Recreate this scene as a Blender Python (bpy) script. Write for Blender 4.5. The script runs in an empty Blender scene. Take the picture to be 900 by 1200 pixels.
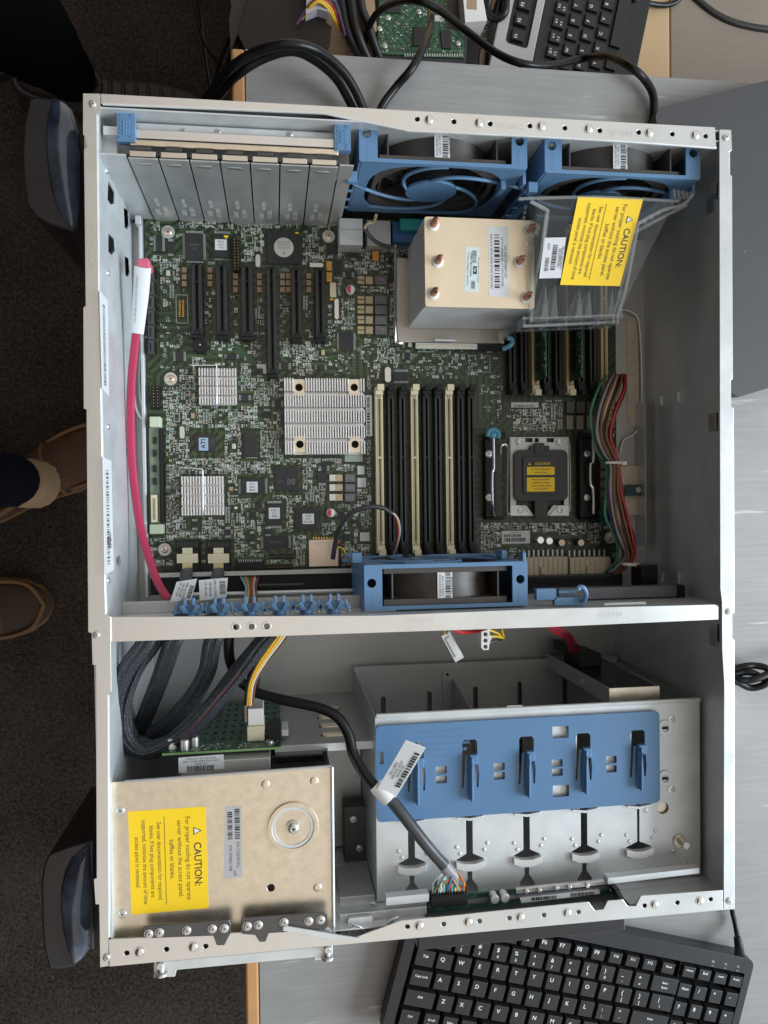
import bpy, math, random
from mathutils import Vector, Matrix, Euler
from mathutils.geometry import delaunay_2d_cdt

scene = bpy.context.scene
COL = scene.collection

# ------------------------------------------------------------------ camera
CAM_ROT = (-1.62288066e-02, -1.38715544e-01, -1.26265507e-02)
CAM_LOC = (0.121227, -0.269195, 0.544009)
FPX = 918.585                                   # focal length in pixels of a 900 x 1200 picture
cd = bpy.data.cameras.new('camera')
cd.sensor_fit = 'VERTICAL'; cd.sensor_height = 24.0; cd.lens = FPX / 1200 * 24.0
cd.clip_start = 0.01; cd.clip_end = 50
cam = bpy.data.objects.new('camera', cd); COL.objects.link(cam)
cam.location = CAM_LOC; cam.rotation_euler = CAM_ROT
scene.camera = cam

# ------------------------------------------------------------------ light: a room with one wide window to the right
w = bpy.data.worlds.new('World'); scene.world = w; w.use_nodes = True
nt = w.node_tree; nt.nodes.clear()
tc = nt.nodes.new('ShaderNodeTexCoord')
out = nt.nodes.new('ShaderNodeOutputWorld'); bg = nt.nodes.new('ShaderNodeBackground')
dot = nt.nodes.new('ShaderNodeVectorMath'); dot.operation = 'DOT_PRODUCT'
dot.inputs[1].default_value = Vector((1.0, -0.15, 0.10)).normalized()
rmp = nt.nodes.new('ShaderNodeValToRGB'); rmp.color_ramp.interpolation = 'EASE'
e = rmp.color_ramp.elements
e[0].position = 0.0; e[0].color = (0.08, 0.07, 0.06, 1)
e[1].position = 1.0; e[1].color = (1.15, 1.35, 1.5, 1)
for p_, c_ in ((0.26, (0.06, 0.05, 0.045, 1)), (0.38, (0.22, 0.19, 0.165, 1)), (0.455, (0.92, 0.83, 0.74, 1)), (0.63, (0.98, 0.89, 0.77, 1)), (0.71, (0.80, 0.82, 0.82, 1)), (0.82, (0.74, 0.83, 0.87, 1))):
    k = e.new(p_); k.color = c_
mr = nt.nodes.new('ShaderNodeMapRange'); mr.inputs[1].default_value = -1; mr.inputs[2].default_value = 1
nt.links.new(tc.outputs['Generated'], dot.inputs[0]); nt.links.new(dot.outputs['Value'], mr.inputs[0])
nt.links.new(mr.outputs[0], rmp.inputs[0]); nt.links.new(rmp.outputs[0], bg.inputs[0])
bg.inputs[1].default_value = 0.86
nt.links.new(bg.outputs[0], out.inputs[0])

def area(name, loc, target, sx, sy, power, col):
    ld = bpy.data.lights.new(name, 'AREA'); ld.shape = 'RECTANGLE'; ld.size = sx; ld.size_y = sy
    ld.energy = power; ld.color = col
    o = bpy.data.objects.new(name, ld); COL.objects.link(o); o.location = loc
    o.rotation_euler = (Vector(target) - Vector(loc)).to_track_quat('-Z', 'Y').to_euler()
    return o
area('window_light', (3.8, -1.0, 1.85), (0.1, -0.3, -0.1), 2.6, 1.9, 218, (0.82, 0.92, 1.0))

scene.view_settings.view_transform = 'Standard'; scene.view_settings.look = 'None'
scene.view_settings.exposure = 0.12; scene.view_settings.gamma = 1.0
scene.render.engine = 'CYCLES'
scene.cycles.transparent_max_bounces = 40; scene.cycles.max_bounces = 12

# ------------------------------------------------------------------ picture measure -> point on a level plane d metres below the case rim
_M = Euler(CAM_ROT, 'XYZ').to_matrix()
def at(px, py, d):
    v = _M @ Vector(((px - 450) / FPX, -(py - 600) / FPX, -1))
    t = (-d - CAM_LOC[2]) / v.z
    return Vector((CAM_LOC[0] + t * v.x, CAM_LOC[1] + t * v.y, -d))
def mmpp(px, py, d):                            # metres per picture pixel on that plane
    return (at(px + 1, py, d) - at(px, py, d)).length

# ------------------------------------------------------------------ materials
_mats = {}
def mat(name, col, rough=0.5, metal=0.0, var=0.0, vscale=60, bump=0.0, bscale=900, coat=0.0, spec=0.5, tint=None):
    if name in _mats: return _mats[name]
    m = bpy.data.materials.new(name); m.use_nodes = True; n = m.node_tree; b = n.nodes['Principled BSDF']
    b.inputs['Base Color'].default_value = (*col, 1); b.inputs['Roughness'].default_value = rough
    b.inputs['Metallic'].default_value = metal; b.inputs['Coat Weight'].default_value = coat
    b.inputs['Specular IOR Level'].default_value = spec
    if var or bump:
        t = n.nodes.new('ShaderNodeTexCoord')
    if var:
        z = n.nodes.new('ShaderNodeTexNoise'); z.inputs['Scale'].default_value = vscale; z.inputs['Detail'].default_value = 5
        z.inputs['Roughness'].default_value = 0.62
        r = n.nodes.new('ShaderNodeValToRGB')
        r.color_ramp.elements[0].position = 0.3; r.color_ramp.elements[1].position = 0.7
        c2 = tint or tuple(max(0, x * (1 - var)) for x in col)
        r.color_ramp.elements[0].color = (*c2, 1)
        r.color_ramp.elements[1].color = (*[min(1, x * (1 + var * 0.6)) for x in col], 1)
        n.links.new(t.outputs['Object'], z.inputs['Vector']); n.links.new(z.outputs[0], r.inputs[0])
        n.links.new(r.outputs[0], b.inputs['Base Color'])
        q = n.nodes.new('ShaderNodeMapRange'); q.inputs[3].default_value = max(0.02, rough - 0.08); q.inputs[4].default_value = min(1, rough + 0.12)
        n.links.new(z.outputs[0], q.inputs[0]); n.links.new(q.outputs[0], b.inputs['Roughness'])
    if bump:
        z = n.nodes.new('ShaderNodeTexNoise'); z.inputs['Scale'].default_value = bscale; z.inputs['Detail'].default_value = 3
        u = n.nodes.new('ShaderNodeBump'); u.inputs['Strength'].default_value = bump; u.inputs['Distance'].default_value = 0.0006
        n.links.new(t.outputs['Object'], z.inputs['Vector']); n.links.new(z.outputs[0], u.inputs['Height'])
        n.links.new(u.outputs[0], b.inputs['Normal'])
    _mats[name] = m
    return m

STEEL = mat('galvanised steel', (0.64, 0.665, 0.675), 0.40, 0.45, 0.10, 45, 0.10, 500)
STEELD = mat('plain sheet steel', (0.49, 0.49, 0.48), 0.42, 0.55, 0.08, 30, 0.08, 400)
STEELW = mat('chromated steel', (0.76, 0.68, 0.55), 0.33, 0.92, 0.12, 140, 0.08, 500)
GAP = mat('black gap', (0.006, 0.006, 0.006), 0.8)
SLOTM = mat('grey slot cover steel', (0.47, 0.49, 0.485), 0.36, 0.58, 0.12, 45, 0.08, 400)
CHROME = mat('bright plated steel', (0.78, 0.78, 0.77), 0.22, 1.0)
RIMM = mat('zinc plated rim', (0.74, 0.745, 0.74), 0.28, 0.93, 0.05, 30, 0.08, 500)
NICKEL = mat('tinned metal', (0.62, 0.62, 0.60), 0.35, 0.9)
ALU = mat('bright aluminium', (0.78, 0.78, 0.79), 0.36, 0.85, 0.05, 80)
ALUD = mat('brushed aluminium fins', (0.60, 0.61, 0.62), 0.40, 0.45, 0.12, 40)
COPPER = mat('copper tube', (0.42, 0.22, 0.15), 0.35, 0.85, 0.3, 300)
BLUE = mat('blue plastic', (0.105, 0.215, 0.375), 0.42, 0, 0.07, 30, 0.05, 900)
BLUEM = mat('matt blue plastic', (0.085, 0.19, 0.35), 0.45, 0, 0.08, 8, 0.04, 900)
BLACK = mat('black plastic', (0.009, 0.009, 0.010), 0.42, 0, 0.25, 60, 0.05, 900, spec=0.3)
BLACKG = mat('glossy black plastic', (0.010, 0.011, 0.014), 0.2)
GREYP = mat('dark grey plastic', (0.055, 0.052, 0.050), 0.45, 0, 0.2, 40)
CHIP = mat('chip moulding', (0.018, 0.018, 0.019), 0.5, 0, 0.25, 400)
CHIPT = mat('chip print', (0.11, 0.11, 0.11), 0.6)
CREAM = mat('cream plastic', (0.66, 0.60, 0.42), 0.5, 0, 0.06, 80)
CREAMS = mat('cream slot wall', (0.30, 0.24, 0.13), 0.5)
WHITEP = mat('white plastic', (0.72, 0.71, 0.68), 0.45, 0, 0.05, 60)
PAPER = mat('white label paper', (0.62, 0.63, 0.65), 0.6, 0, 0.03, 60)
INK = mat('black ink', (0.02, 0.02, 0.022), 0.6)
INKG = mat('grey ink', (0.14, 0.14, 0.15), 0.6)
YELLOW = mat('yellow label', (0.90, 0.60, 0.010), 0.5, 0, 0.03, 30)
SILK = mat('board print', (0.31, 0.36, 0.31), 0.6)
SOLDER = mat('solder', (0.50, 0.53, 0.51), 0.42, 0.35)
GOLD = mat('gold contact', (0.72, 0.45, 0.12), 0.35, 0.9)
TAN = mat('tan capacitor', (0.36, 0.25, 0.16), 0.5, 0, 0.15, 400)
ORANGE = mat('tantalum body', (0.60, 0.29, 0.06), 0.5)
INDUC = mat('inductor grey', (0.13, 0.13, 0.13), 0.55, 0, 0.2, 300)
PINK = mat('pink cable jacket', (0.39, 0.017, 0.072), 0.36, 0, 0.08, 60)
CABLE = mat('black cable jacket', (0.006, 0.006, 0.007), 0.32, 0, 0.2, 200, spec=0.32)
CABLEG = mat('grey cable jacket', (0.07, 0.075, 0.085), 0.4)
WIRES = {k: mat(k + ' wire', c, 0.4) for k, c in dict(red=(.42,.02,.025), green=(.03,.20,.09), yellow=(.75,.48,.03), orange=(.65,.20,.02),
         black=(.012,.012,.012), purple=(.10,.05,.14), white=(.62,.62,.62), brown=(.15,.07,.03), grey=(.25,.25,.26), blue=(.06,.2,.45), beige=(.50,.38,.25), cyan=(.15,.5,.55)).items()}

def sleeve_mat():
    m = bpy.data.materials.new('braided sleeve'); m.use_nodes = True; n = m.node_tree; b = n.nodes['Principled BSDF']
    t = n.nodes.new('ShaderNodeTexCoord'); v = n.nodes.new('ShaderNodeTexVoronoi'); v.inputs['Scale'].default_value = 700
    r = n.nodes.new('ShaderNodeValToRGB'); r.color_ramp.elements[0].position = 0.30; r.color_ramp.elements[1].position = 0.62
    r.color_ramp.elements[0].color = (0.006, 0.006, 0.008, 1); r.color_ramp.elements[1].color = (0.030, 0.033, 0.042, 1)
    u = n.nodes.new('ShaderNodeBump'); u.inputs['Strength'].default_value = 0.6; u.inputs['Distance'].default_value = 0.0006
    n.links.new(t.outputs['Object'], v.inputs['Vector']); n.links.new(v.outputs['Distance'], r.inputs[0])
    n.links.new(r.outputs[0], b.inputs['Base Color']); n.links.new(v.outputs['Distance'], u.inputs['Height']); n.links.new(u.outputs[0], b.inputs['Normal'])
    b.inputs['Roughness'].default_value = 0.5
    return m
SLEEVE = sleeve_mat()

def board_mat(name, dark, light, scale):
    m = bpy.data.materials.new(name); m.use_nodes = True; n = m.node_tree; b = n.nodes['Principled BSDF']
    t = n.nodes.new('ShaderNodeTexCoord')
    v = n.nodes.new('ShaderNodeTexVoronoi'); v.distance = 'CHEBYCHEV'; v.inputs['Scale'].default_value = scale
    wv = n.nodes.new('ShaderNodeTexWave'); wv.inputs['Scale'].default_value = scale * 0.9; wv.inputs['Distortion'].default_value = 0; wv.wave_type = 'BANDS'
    z = n.nodes.new('ShaderNodeTexNoise'); z.inputs['Scale'].default_value = 22; z.inputs['Detail'].default_value = 4
    mx = n.nodes.new('ShaderNodeMath'); mx.operation = 'MULTIPLY'
    r = n.nodes.new('ShaderNodeValToRGB'); r.color_ramp.elements[0].position = 0.12; r.color_ramp.elements[1].position = 0.55
    r.color_ramp.elements[0].color = (*dark, 1); r.color_ramp.elements[1].color = (*light, 1)
    n.links.new(t.outputs['Object'], v.inputs['Vector']); n.links.new(t.outputs['Object'], z.inputs['Vector'])
    vr = n.nodes.new('ShaderNodeVectorRotate'); vr.rotation_type = 'Z_AXIS'
    q = n.nodes.new('ShaderNodeMath'); q.operation = 'MULTIPLY'; q.inputs[1].default_value = 6.28
    fl = n.nodes.new('ShaderNodeSeparateColor'); sn = n.nodes.new('ShaderNodeMath'); sn.operation = 'SNAP'; sn.inputs[1].default_value = 0.125
    n.links.new(v.outputs['Color'], fl.inputs[0]); n.links.new(fl.outputs[0], sn.inputs[0]); n.links.new(sn.outputs[0], q.inputs[0])
    n.links.new(t.outputs['Object'], vr.inputs['Vector']); n.links.new(q.outputs[0], vr.inputs['Angle']); n.links.new(vr.outputs[0], wv.inputs['Vector'])
    n.links.new(wv.outputs['Fac'], mx.inputs[0]); n.links.new(z.outputs[0], mx.inputs[1])
    n.links.new(mx.outputs[0], r.inputs[0]); n.links.new(r.outputs[0], b.inputs['Base Color'])
    b.inputs['Roughness'].default_value = 0.38
    return m
PCB = board_mat('green circuit board', (0.011, 0.020, 0.007), (0.044, 0.074, 0.026), 60)
PCBG = board_mat('bright green circuit board', (0.012, 0.052, 0.026), (0.035, 0.13, 0.06), 50)

def clear_mat():
    m = bpy.data.materials.new('clear plastic'); m.use_nodes = True; n = m.node_tree; n.nodes.clear()
    o = n.nodes.new('ShaderNodeOutputMaterial'); mx = n.nodes.new('ShaderNodeMixShader')
    tr = n.nodes.new('ShaderNodeBsdfTransparent'); tr.inputs[0].default_value = (0.985, 0.987, 0.987, 1)
    g = n.nodes.new('ShaderNodeBsdfGlossy'); g.inputs[0].default_value = (0.9, 0.93, 0.96, 1); g.inputs['Roughness'].default_value = 0.12
    f = n.nodes.new('ShaderNodeFresnel'); f.inputs[0].default_value = 1.22
    t = n.nodes.new('ShaderNodeTexCoord'); z = n.nodes.new('ShaderNodeTexNoise'); z.inputs['Scale'].default_value = 30
    u = n.nodes.new('ShaderNodeBump'); u.inputs['Strength'].default_value = 0.25; u.inputs['Distance'].default_value = 0.001
    n.links.new(t.outputs['Object'], z.inputs['Vector']); n.links.new(z.outputs[0], u.inputs['Height']); n.links.new(u.outputs[0], g.inputs['Normal'])
    n.links.new(f.outputs[0], mx.inputs[0]); n.links.new(tr.outputs[0], mx.inputs[1]); n.links.new(g.outputs[0], mx.inputs[2])
    df = n.nodes.new('ShaderNodeBsdfDiffuse'); df.inputs[0].default_value = (.8,.84,.86,1); m2 = n.nodes.new('ShaderNodeMixShader'); m2.inputs[0].default_value = .028
    n.links.new(mx.outputs[0], m2.inputs[1]); n.links.new(df.outputs[0], m2.inputs[2]); n.links.new(m2.outputs[0], o.inputs[0])
    return m
CLEAR = clear_mat()
def edge_mat():
    m = bpy.data.materials.new('clear plastic edge'); m.use_nodes = True; n = m.node_tree; b = n.nodes['Principled BSDF']; o = n.nodes['Material Output']
    b.inputs['Base Color'].default_value = (.62,.64,.64,1); b.inputs['Roughness'].default_value = .15
    tr = n.nodes.new('ShaderNodeBsdfTransparent'); mx = n.nodes.new('ShaderNodeMixShader'); mx.inputs[0].default_value = .20
    n.links.new(tr.outputs[0], mx.inputs[1]); n.links.new(b.outputs[0], mx.inputs[2]); n.links.new(mx.outputs[0], o.inputs[0]); return m
CLEARE = edge_mat()

# ------------------------------------------------------------------ mesh builder
_font = {}
def font_mesh(s, bold):
    k = (s, bold)
    if k not in _font:
        c = bpy.data.curves.new('t', 'FONT'); c.body = s; c.size = 1.0; c.align_x = 'CENTER'; c.align_y = 'CENTER'
        c.resolution_u = 3; c.offset = 0.012 if bold else 0.0
        o = bpy.data.objects.new('t', c); me = bpy.data.meshes.new_from_object(o)
        _font[k] = ([v.co.copy() for v in me.vertices], [tuple(p.vertices) for p in me.polygons])
        bpy.data.objects.remove(o); bpy.data.meshes.remove(me); bpy.data.curves.remove(c)
    return _font[k]

class MB:
    def __init__(s, T=None): s.v = []; s.f = []; s.mi = []; s.ms = []; s.T = T
    def add(s, vs, fs, m):
        if m not in s.ms: s.ms.append(m)
        k = s.ms.index(m); o = len(s.v)
        s.v += [tuple(s.T @ Vector(q)) if s.T else tuple(q) for q in vs]
        s.f += [tuple(i + o for i in f) for f in fs]; s.mi += [k] * len(fs); return s
    def box(s, x0, x1, y0, y1, z0, z1, m):
        x0, x1 = min(x0, x1), max(x0, x1); y0, y1 = min(y0, y1), max(y0, y1); z0, z1 = min(z0, z1), max(z0, z1)
        return s.add([(x0,y0,z0),(x1,y0,z0),(x1,y1,z0),(x0,y1,z0),(x0,y0,z1),(x1,y0,z1),(x1,y1,z1),(x0,y1,z1)],
              [(3,2,1,0),(4,5,6,7),(0,1,5,4),(1,2,6,5),(2,3,7,6),(3,0,4,7)], m)
    def rect(s, px0, py0, px1, py1, d):
        a, b, c, e = at(px0,py0,d), at(px1,py0,d), at(px1,py1,d), at(px0,py1,d)
        return (a.x + e.x) / 2, (b.x + c.x) / 2, (c.y + e.y) / 2, (a.y + b.y) / 2
    def pbox(s, px0, py0, px1, py1, d, h, m):       # picture rectangle of the top face, top at depth d, height h
        x0, x1, y0, y1 = s.rect(px0, py0, px1, py1, d)
        return s.box(x0, x1, y0, y1, -d - h, -d, m)
    def sbox(s, corners, z0, z1, m):                # any quad in plan, counter-clockwise
        a = [(p[0], p[1], z0) for p in corners] + [(p[0], p[1], z1) for p in corners]; n = len(corners)
        return s.add(a, [tuple(range(n))[::-1], tuple(range(n, 2*n))] + [(i, (i+1) % n, n + (i+1) % n, n + i) for i in range(n)], m)
    def quad(s, a, b, c, d, m): return s.add([a, b, c, d], [(0,1,2,3)], m)
    def rod(s, p0, p1, r0, m, r1=None, n=14, cap=True):
        p0 = Vector(p0); p1 = Vector(p1); r1 = r0 if r1 is None else r1
        q = (p1 - p0).to_track_quat('Z', 'Y'); vs = []
        for p, r in ((p0, r0), (p1, r1)):
            for i in range(n):
                a = 2 * math.pi * i / n; vs.append(p + q @ Vector((r * math.cos(a), r * math.sin(a), 0)))
        fs = [(i, (i+1) % n, n + (i+1) % n, n + i) for i in range(n)]
        if cap: fs += [tuple(range(n))[::-1], tuple(range(n, 2*n))]
        return s.add(vs, fs, m)
    def cyl(s, x, y, z0, z1, r, m, r1=None, n=16): return s.rod((x,y,z0), (x,y,z1), r, m, r1, n)
    def dome(s, x, y, z, r, h, m, n=14, k=4):
        vs = []; fs = []
        for j in range(k):
            a = math.pi / 2 * j / k
            for i in range(n):
                t = 2*math.pi*i/n; vs.append((x + r*math.cos(a)*math.cos(t), y + r*math.cos(a)*math.sin(t), z + h*math.sin(a)))
        vs.append((x, y, z + h))
        for j in range(k-1):
            for i in range(n): fs.append((j*n+i, j*n+(i+1)%n, (j+1)*n+(i+1)%n, (j+1)*n+i))
        for i in range(n): fs.append(((k-1)*n+i, (k-1)*n+(i+1)%n, k*n))
        return s.add(vs, fs, m)
    def ring(s, x, y, z0, z1, r0, r1, m, n=24):
        vs = []
        for z in (z0, z1):
            for r in (r0, r1):
                for i in range(n):
                    a = 2*math.pi*i/n; vs.append((x + r*math.cos(a), y + r*math.sin(a), z))
        fs = []
        for i in range(n):
            j = (i+1) % n
            fs += [(2*n+i, 3*n+i, 3*n+j, 2*n+j), (n+i, n+j, 3*n+j, 3*n+i), (i, 2*n+i, 2*n+j, j), (i, j, n+j, n+i)]
        return s.add(vs, fs, m)
    def tube(s, pts, r, m, n=8, sub=5, b=None, up=(0,0,1), taper=None):
        P = [Vector(p) for p in pts]; Q = []
        for i in range(len(P) - 1):
            p0 = P[max(i-1,0)]; p1 = P[i]; p2 = P[i+1]; p3 = P[min(i+2, len(P)-1)]
            for j in range(sub):
                t = j / sub
                Q.append(0.5 * ((2*p1) + (p2-p0)*t + (2*p0-5*p1+4*p2-p3)*t*t + (3*p1-p0-3*p2+p3)*t*t*t))
        Q.append(P[-1]); b = b or r; vs = []; up = Vector(up)
        for i, q in enumerate(Q):
            tg = (Q[min(i+1, len(Q)-1)] - Q[max(i-1, 0)]).normalized()
            sd = tg.cross(up)
            if sd.length < 1e-3: sd = tg.cross(Vector((0.3,1,0)))
            sd.normalize(); nn = sd.cross(tg)
            k = 1 if not taper else taper(i / (len(Q)-1))
            for j in range(n):
                a = 2*math.pi*j/n; vs.append(q + sd*r*k*math.cos(a) + nn*b*k*math.sin(a))
        fs = [(i*n+j, i*n+(j+1)%n, (i+1)*n+(j+1)%n, (i+1)*n+j) for i in range(len(Q)-1) for j in range(n)]
        fs += [tuple(range(n))[::-1], tuple(range((len(Q)-1)*n, len(Q)*n))]
        return s.add(vs, fs, m)
    def plate(s, outer, holes, z0, z1, m, flip=None):
        loops = [[(p[0], p[1]) for p in outer]] + [[(p[0], p[1]) for p in h] for h in holes]
        flat = [Vector(p) for l in loops for p in l]; ed = []; o = 0
        for l in loops: ed += [(o+i, o+(i+1) % len(l)) for i in range(len(l))]; o += len(l)
        V, E_, F_, ov, oe, of = delaunay_2d_cdt(flat, ed, [], 1, 1e-8)
        idx = {}
        for i, src in enumerate(ov):
            for k in src: idx[k] = i
        def inside(p, l):
            r = False; j = len(l)-1
            for i in range(len(l)):
                if (l[i][1] > p[1]) != (l[j][1] > p[1]) and p[0] < (l[j][0]-l[i][0])*(p[1]-l[i][1])/(l[j][1]-l[i][1]) + l[i][0]: r = not r
                j = i
            return r
        n = len(V); f = flip or (lambda x, y, z: (x, y, z)); fs = []
        vs = [f(p[0], p[1], z0) for p in V] + [f(p[0], p[1], z1) for p in V]
        for t in F_:
            c = ((V[t[0]][0]+V[t[1]][0]+V[t[2]][0])/3, (V[t[0]][1]+V[t[1]][1]+V[t[2]][1])/3)
            if not inside(c, loops[0]) or any(inside(c, h) for h in loops[1:]): continue
            ar = (V[t[1]]-V[t[0]]).cross(V[t[2]]-V[t[0]])
            if ar < 0: t = t[::-1]
            fs.append(tuple(i + n for i in t)); fs.append(tuple(t[::-1]))
        o = 0
        for k, l in enumerate(loops):
            L = len(l); area_ = sum(l[i][0]*l[(i+1)%L][1] - l[(i+1)%L][0]*l[i][1] for i in range(L))
            for i in range(L):
                a, b_ = idx[o+i], idx[o+(i+1) % L]
                if a == b_: continue
                q = (a, b_, n+b_, n+a)
                if (area_ > 0) != (k == 0): q = q[::-1]
                fs.append(q)
            o += L
        return s.add(vs, fs, m)
    def text(s, st, x, y, z, size, m, rot=0.0, bold=False, sx=1.0, X=None):
        vs, fs = font_mesh(st, bold); ca, sa = math.cos(rot), math.sin(rot); o = []
        for v in vs:
            a, b = v.x*size*sx, v.y*size
            p = (x + a*ca - b*sa, y + a*sa + b*ca, z)
            o.append(X(*p) if X else p)
        return s.add(o, fs, m)
    def build(s, name, parent=None, bevel=0.0, smooth=True, segs=2, angle=35, **props):
        V = s.v
        if parent is not None: off = Vector(parent_loc(parent))
        else:
            xs = [p[0] for p in V]; ys = [p[1] for p in V]
            off = Vector(((min(xs)+max(xs))/2, (min(ys)+max(ys))/2, min(p[2] for p in V)))
        me = bpy.data.meshes.new(name); me.from_pydata([(p[0]-off.x, p[1]-off.y, p[2]-off.z) for p in V], [], s.f)
        for m in s.ms: me.materials.append(m)
        me.polygons.foreach_set('material_index', s.mi)
        me.update()
        o = bpy.data.objects.new(name, me); COL.objects.link(o)
        if parent is None: o.location = off
        else: o.parent = parent
        if smooth:
            me.polygons.foreach_set('use_smooth', [True]*len(me.polygons)); me.set_sharp_from_angle(angle=math.radians(angle))
        if bevel:
            b = o.modifiers.new('bevel', 'BEVEL'); b.width = bevel; b.segments = segs; b.limit_method = 'ANGLE'; b.angle_limit = math.radians(40)
            b.harden_normals = smooth
        for k, v in props.items(): o[k] = v
        return o
def parent_loc(p):
    l = Vector((0,0,0))
    while p is not None: l += p.location; p = p.parent
    return l
def thing(name, label, cat, loc=(0,0,0), group=None, kind=None):
    o = bpy.data.objects.new(name, None); COL.objects.link(o); o.location = loc; o.empty_display_size = 0.01
    o['label'] = label; o['category'] = cat
    if group: o['group'] = group
    if kind: o['kind'] = kind
    return o
def copy_tree(o, parent=None):
    c = o.copy(); COL.objects.link(c)
    if parent is not None: c.parent = parent
    for ch in list(o.children): copy_tree(ch, c)
    return c
def circ(x, y, r, n=12, sq=1): return [(x + r*math.cos(2*math.pi*i/n), y + sq*r*math.sin(2*math.pi*i/n)) for i in range(n)]
def rrect(x0, x1, y0, y1, r, n=4):
    p = []
    for cx, cy, a0 in ((x1-r,y1-r,0), (x0+r,y1-r,90), (x0+r,y0+r,180), (x1-r,y0+r,270)):
        for i in range(n+1):
            a = math.radians(a0 + 90*i/n); p.append((cx + r*math.cos(a), cy + r*math.sin(a)))
    return p
def P2(l, d): return [tuple(at(x, y, d)[:2]) for x, y in l]
def P3(l): return [at(*p) for p in l]
def barcode(mb, x0, x1, y0, y1, z, rng, along='y', m=None):
    m = m or INK; a, b = (y0, y1) if along == 'y' else (x0, x1); t = a; u = (b - a) / 60
    while t < b - 2*u:
        w_ = u * rng.choice((1, 1, 2, 3)); w_ = min(w_, b - t)
        if along == 'y': mb.quad((x0,t,z), (x1,t,z), (x1,t+w_,z), (x0,t+w_,z), m)
        else: mb.quad((t,y0,z), (t+w_,y0,z), (t+w_,y1,z), (t,y1,z), m)
        t += w_ + u * rng.choice((1, 1, 2))
def screw(name, x, y, z, r, parent, m=None, h=None, **k):
    mb = MB(); h = h or r*0.45; m = m or CHROME
    mb.cyl(x, y, z, z + h*0.45, r, m, n=18); mb.dome(x, y, z + h*0.45, r*0.86, h*0.5, m, n=16)
    mb.ring(x, y, z + h*0.6, z + h, r*0.32, r*0.46, m, n=12); mb.cyl(x, y, z + h*0.55, z+h*0.98, r*0.2, GAP, n=6)
    return mb.build(name, parent, **k)
rng = random.Random(7)

# ================================================================== SETTING
TABLE = 0.224; FLOOR = 0.85; T2 = 0.425
def carpet_mat():
    m = bpy.data.materials.new('dark carpet'); m.use_nodes = True; n = m.node_tree; b = n.nodes['Principled BSDF']
    t = n.nodes.new('ShaderNodeTexCoord'); v = n.nodes.new('ShaderNodeTexNoise'); v.inputs['Scale'].default_value = 185; v.inputs['Detail'].default_value = 6
    v.inputs['Roughness'].default_value = 0.75
    z = n.nodes.new('ShaderNodeTexNoise'); z.inputs['Scale'].default_value = 7
    r = n.nodes.new('ShaderNodeValToRGB'); r.color_ramp.elements[0].position = 0.38; r.color_ramp.elements[1].position = 0.66
    r.color_ramp.elements[0].color = (0.017, 0.014, 0.012, 1); r.color_ramp.elements[1].color = (0.098, 0.078, 0.066, 1)
    a = n.nodes.new('ShaderNodeMix'); a.data_type = 'FLOAT'; a.inputs[0].default_value = 0.2
    u = n.nodes.new('ShaderNodeBump'); u.inputs['Strength'].default_value = 0.9; u.inputs['Distance'].default_value = 0.006
    n.links.new(t.outputs['Object'], v.inputs['Vector']); n.links.new(t.outputs['Object'], z.inputs['Vector'])
    n.links.new(v.outputs[0], a.inputs[2]); n.links.new(z.outputs[0], a.inputs[3]); n.links.new(a.outputs[0], r.inputs[0])
    n.links.new(r.outputs[0], b.inputs['Base Color']); n.links.new(v.outputs[0], u.inputs['Height']); n.links.new(u.outputs[0], b.inputs['Normal'])
    b.inputs['Roughness'].default_value = 0.95; b.inputs['Specular IOR Level'].default_value = 0.1
    return m
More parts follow.
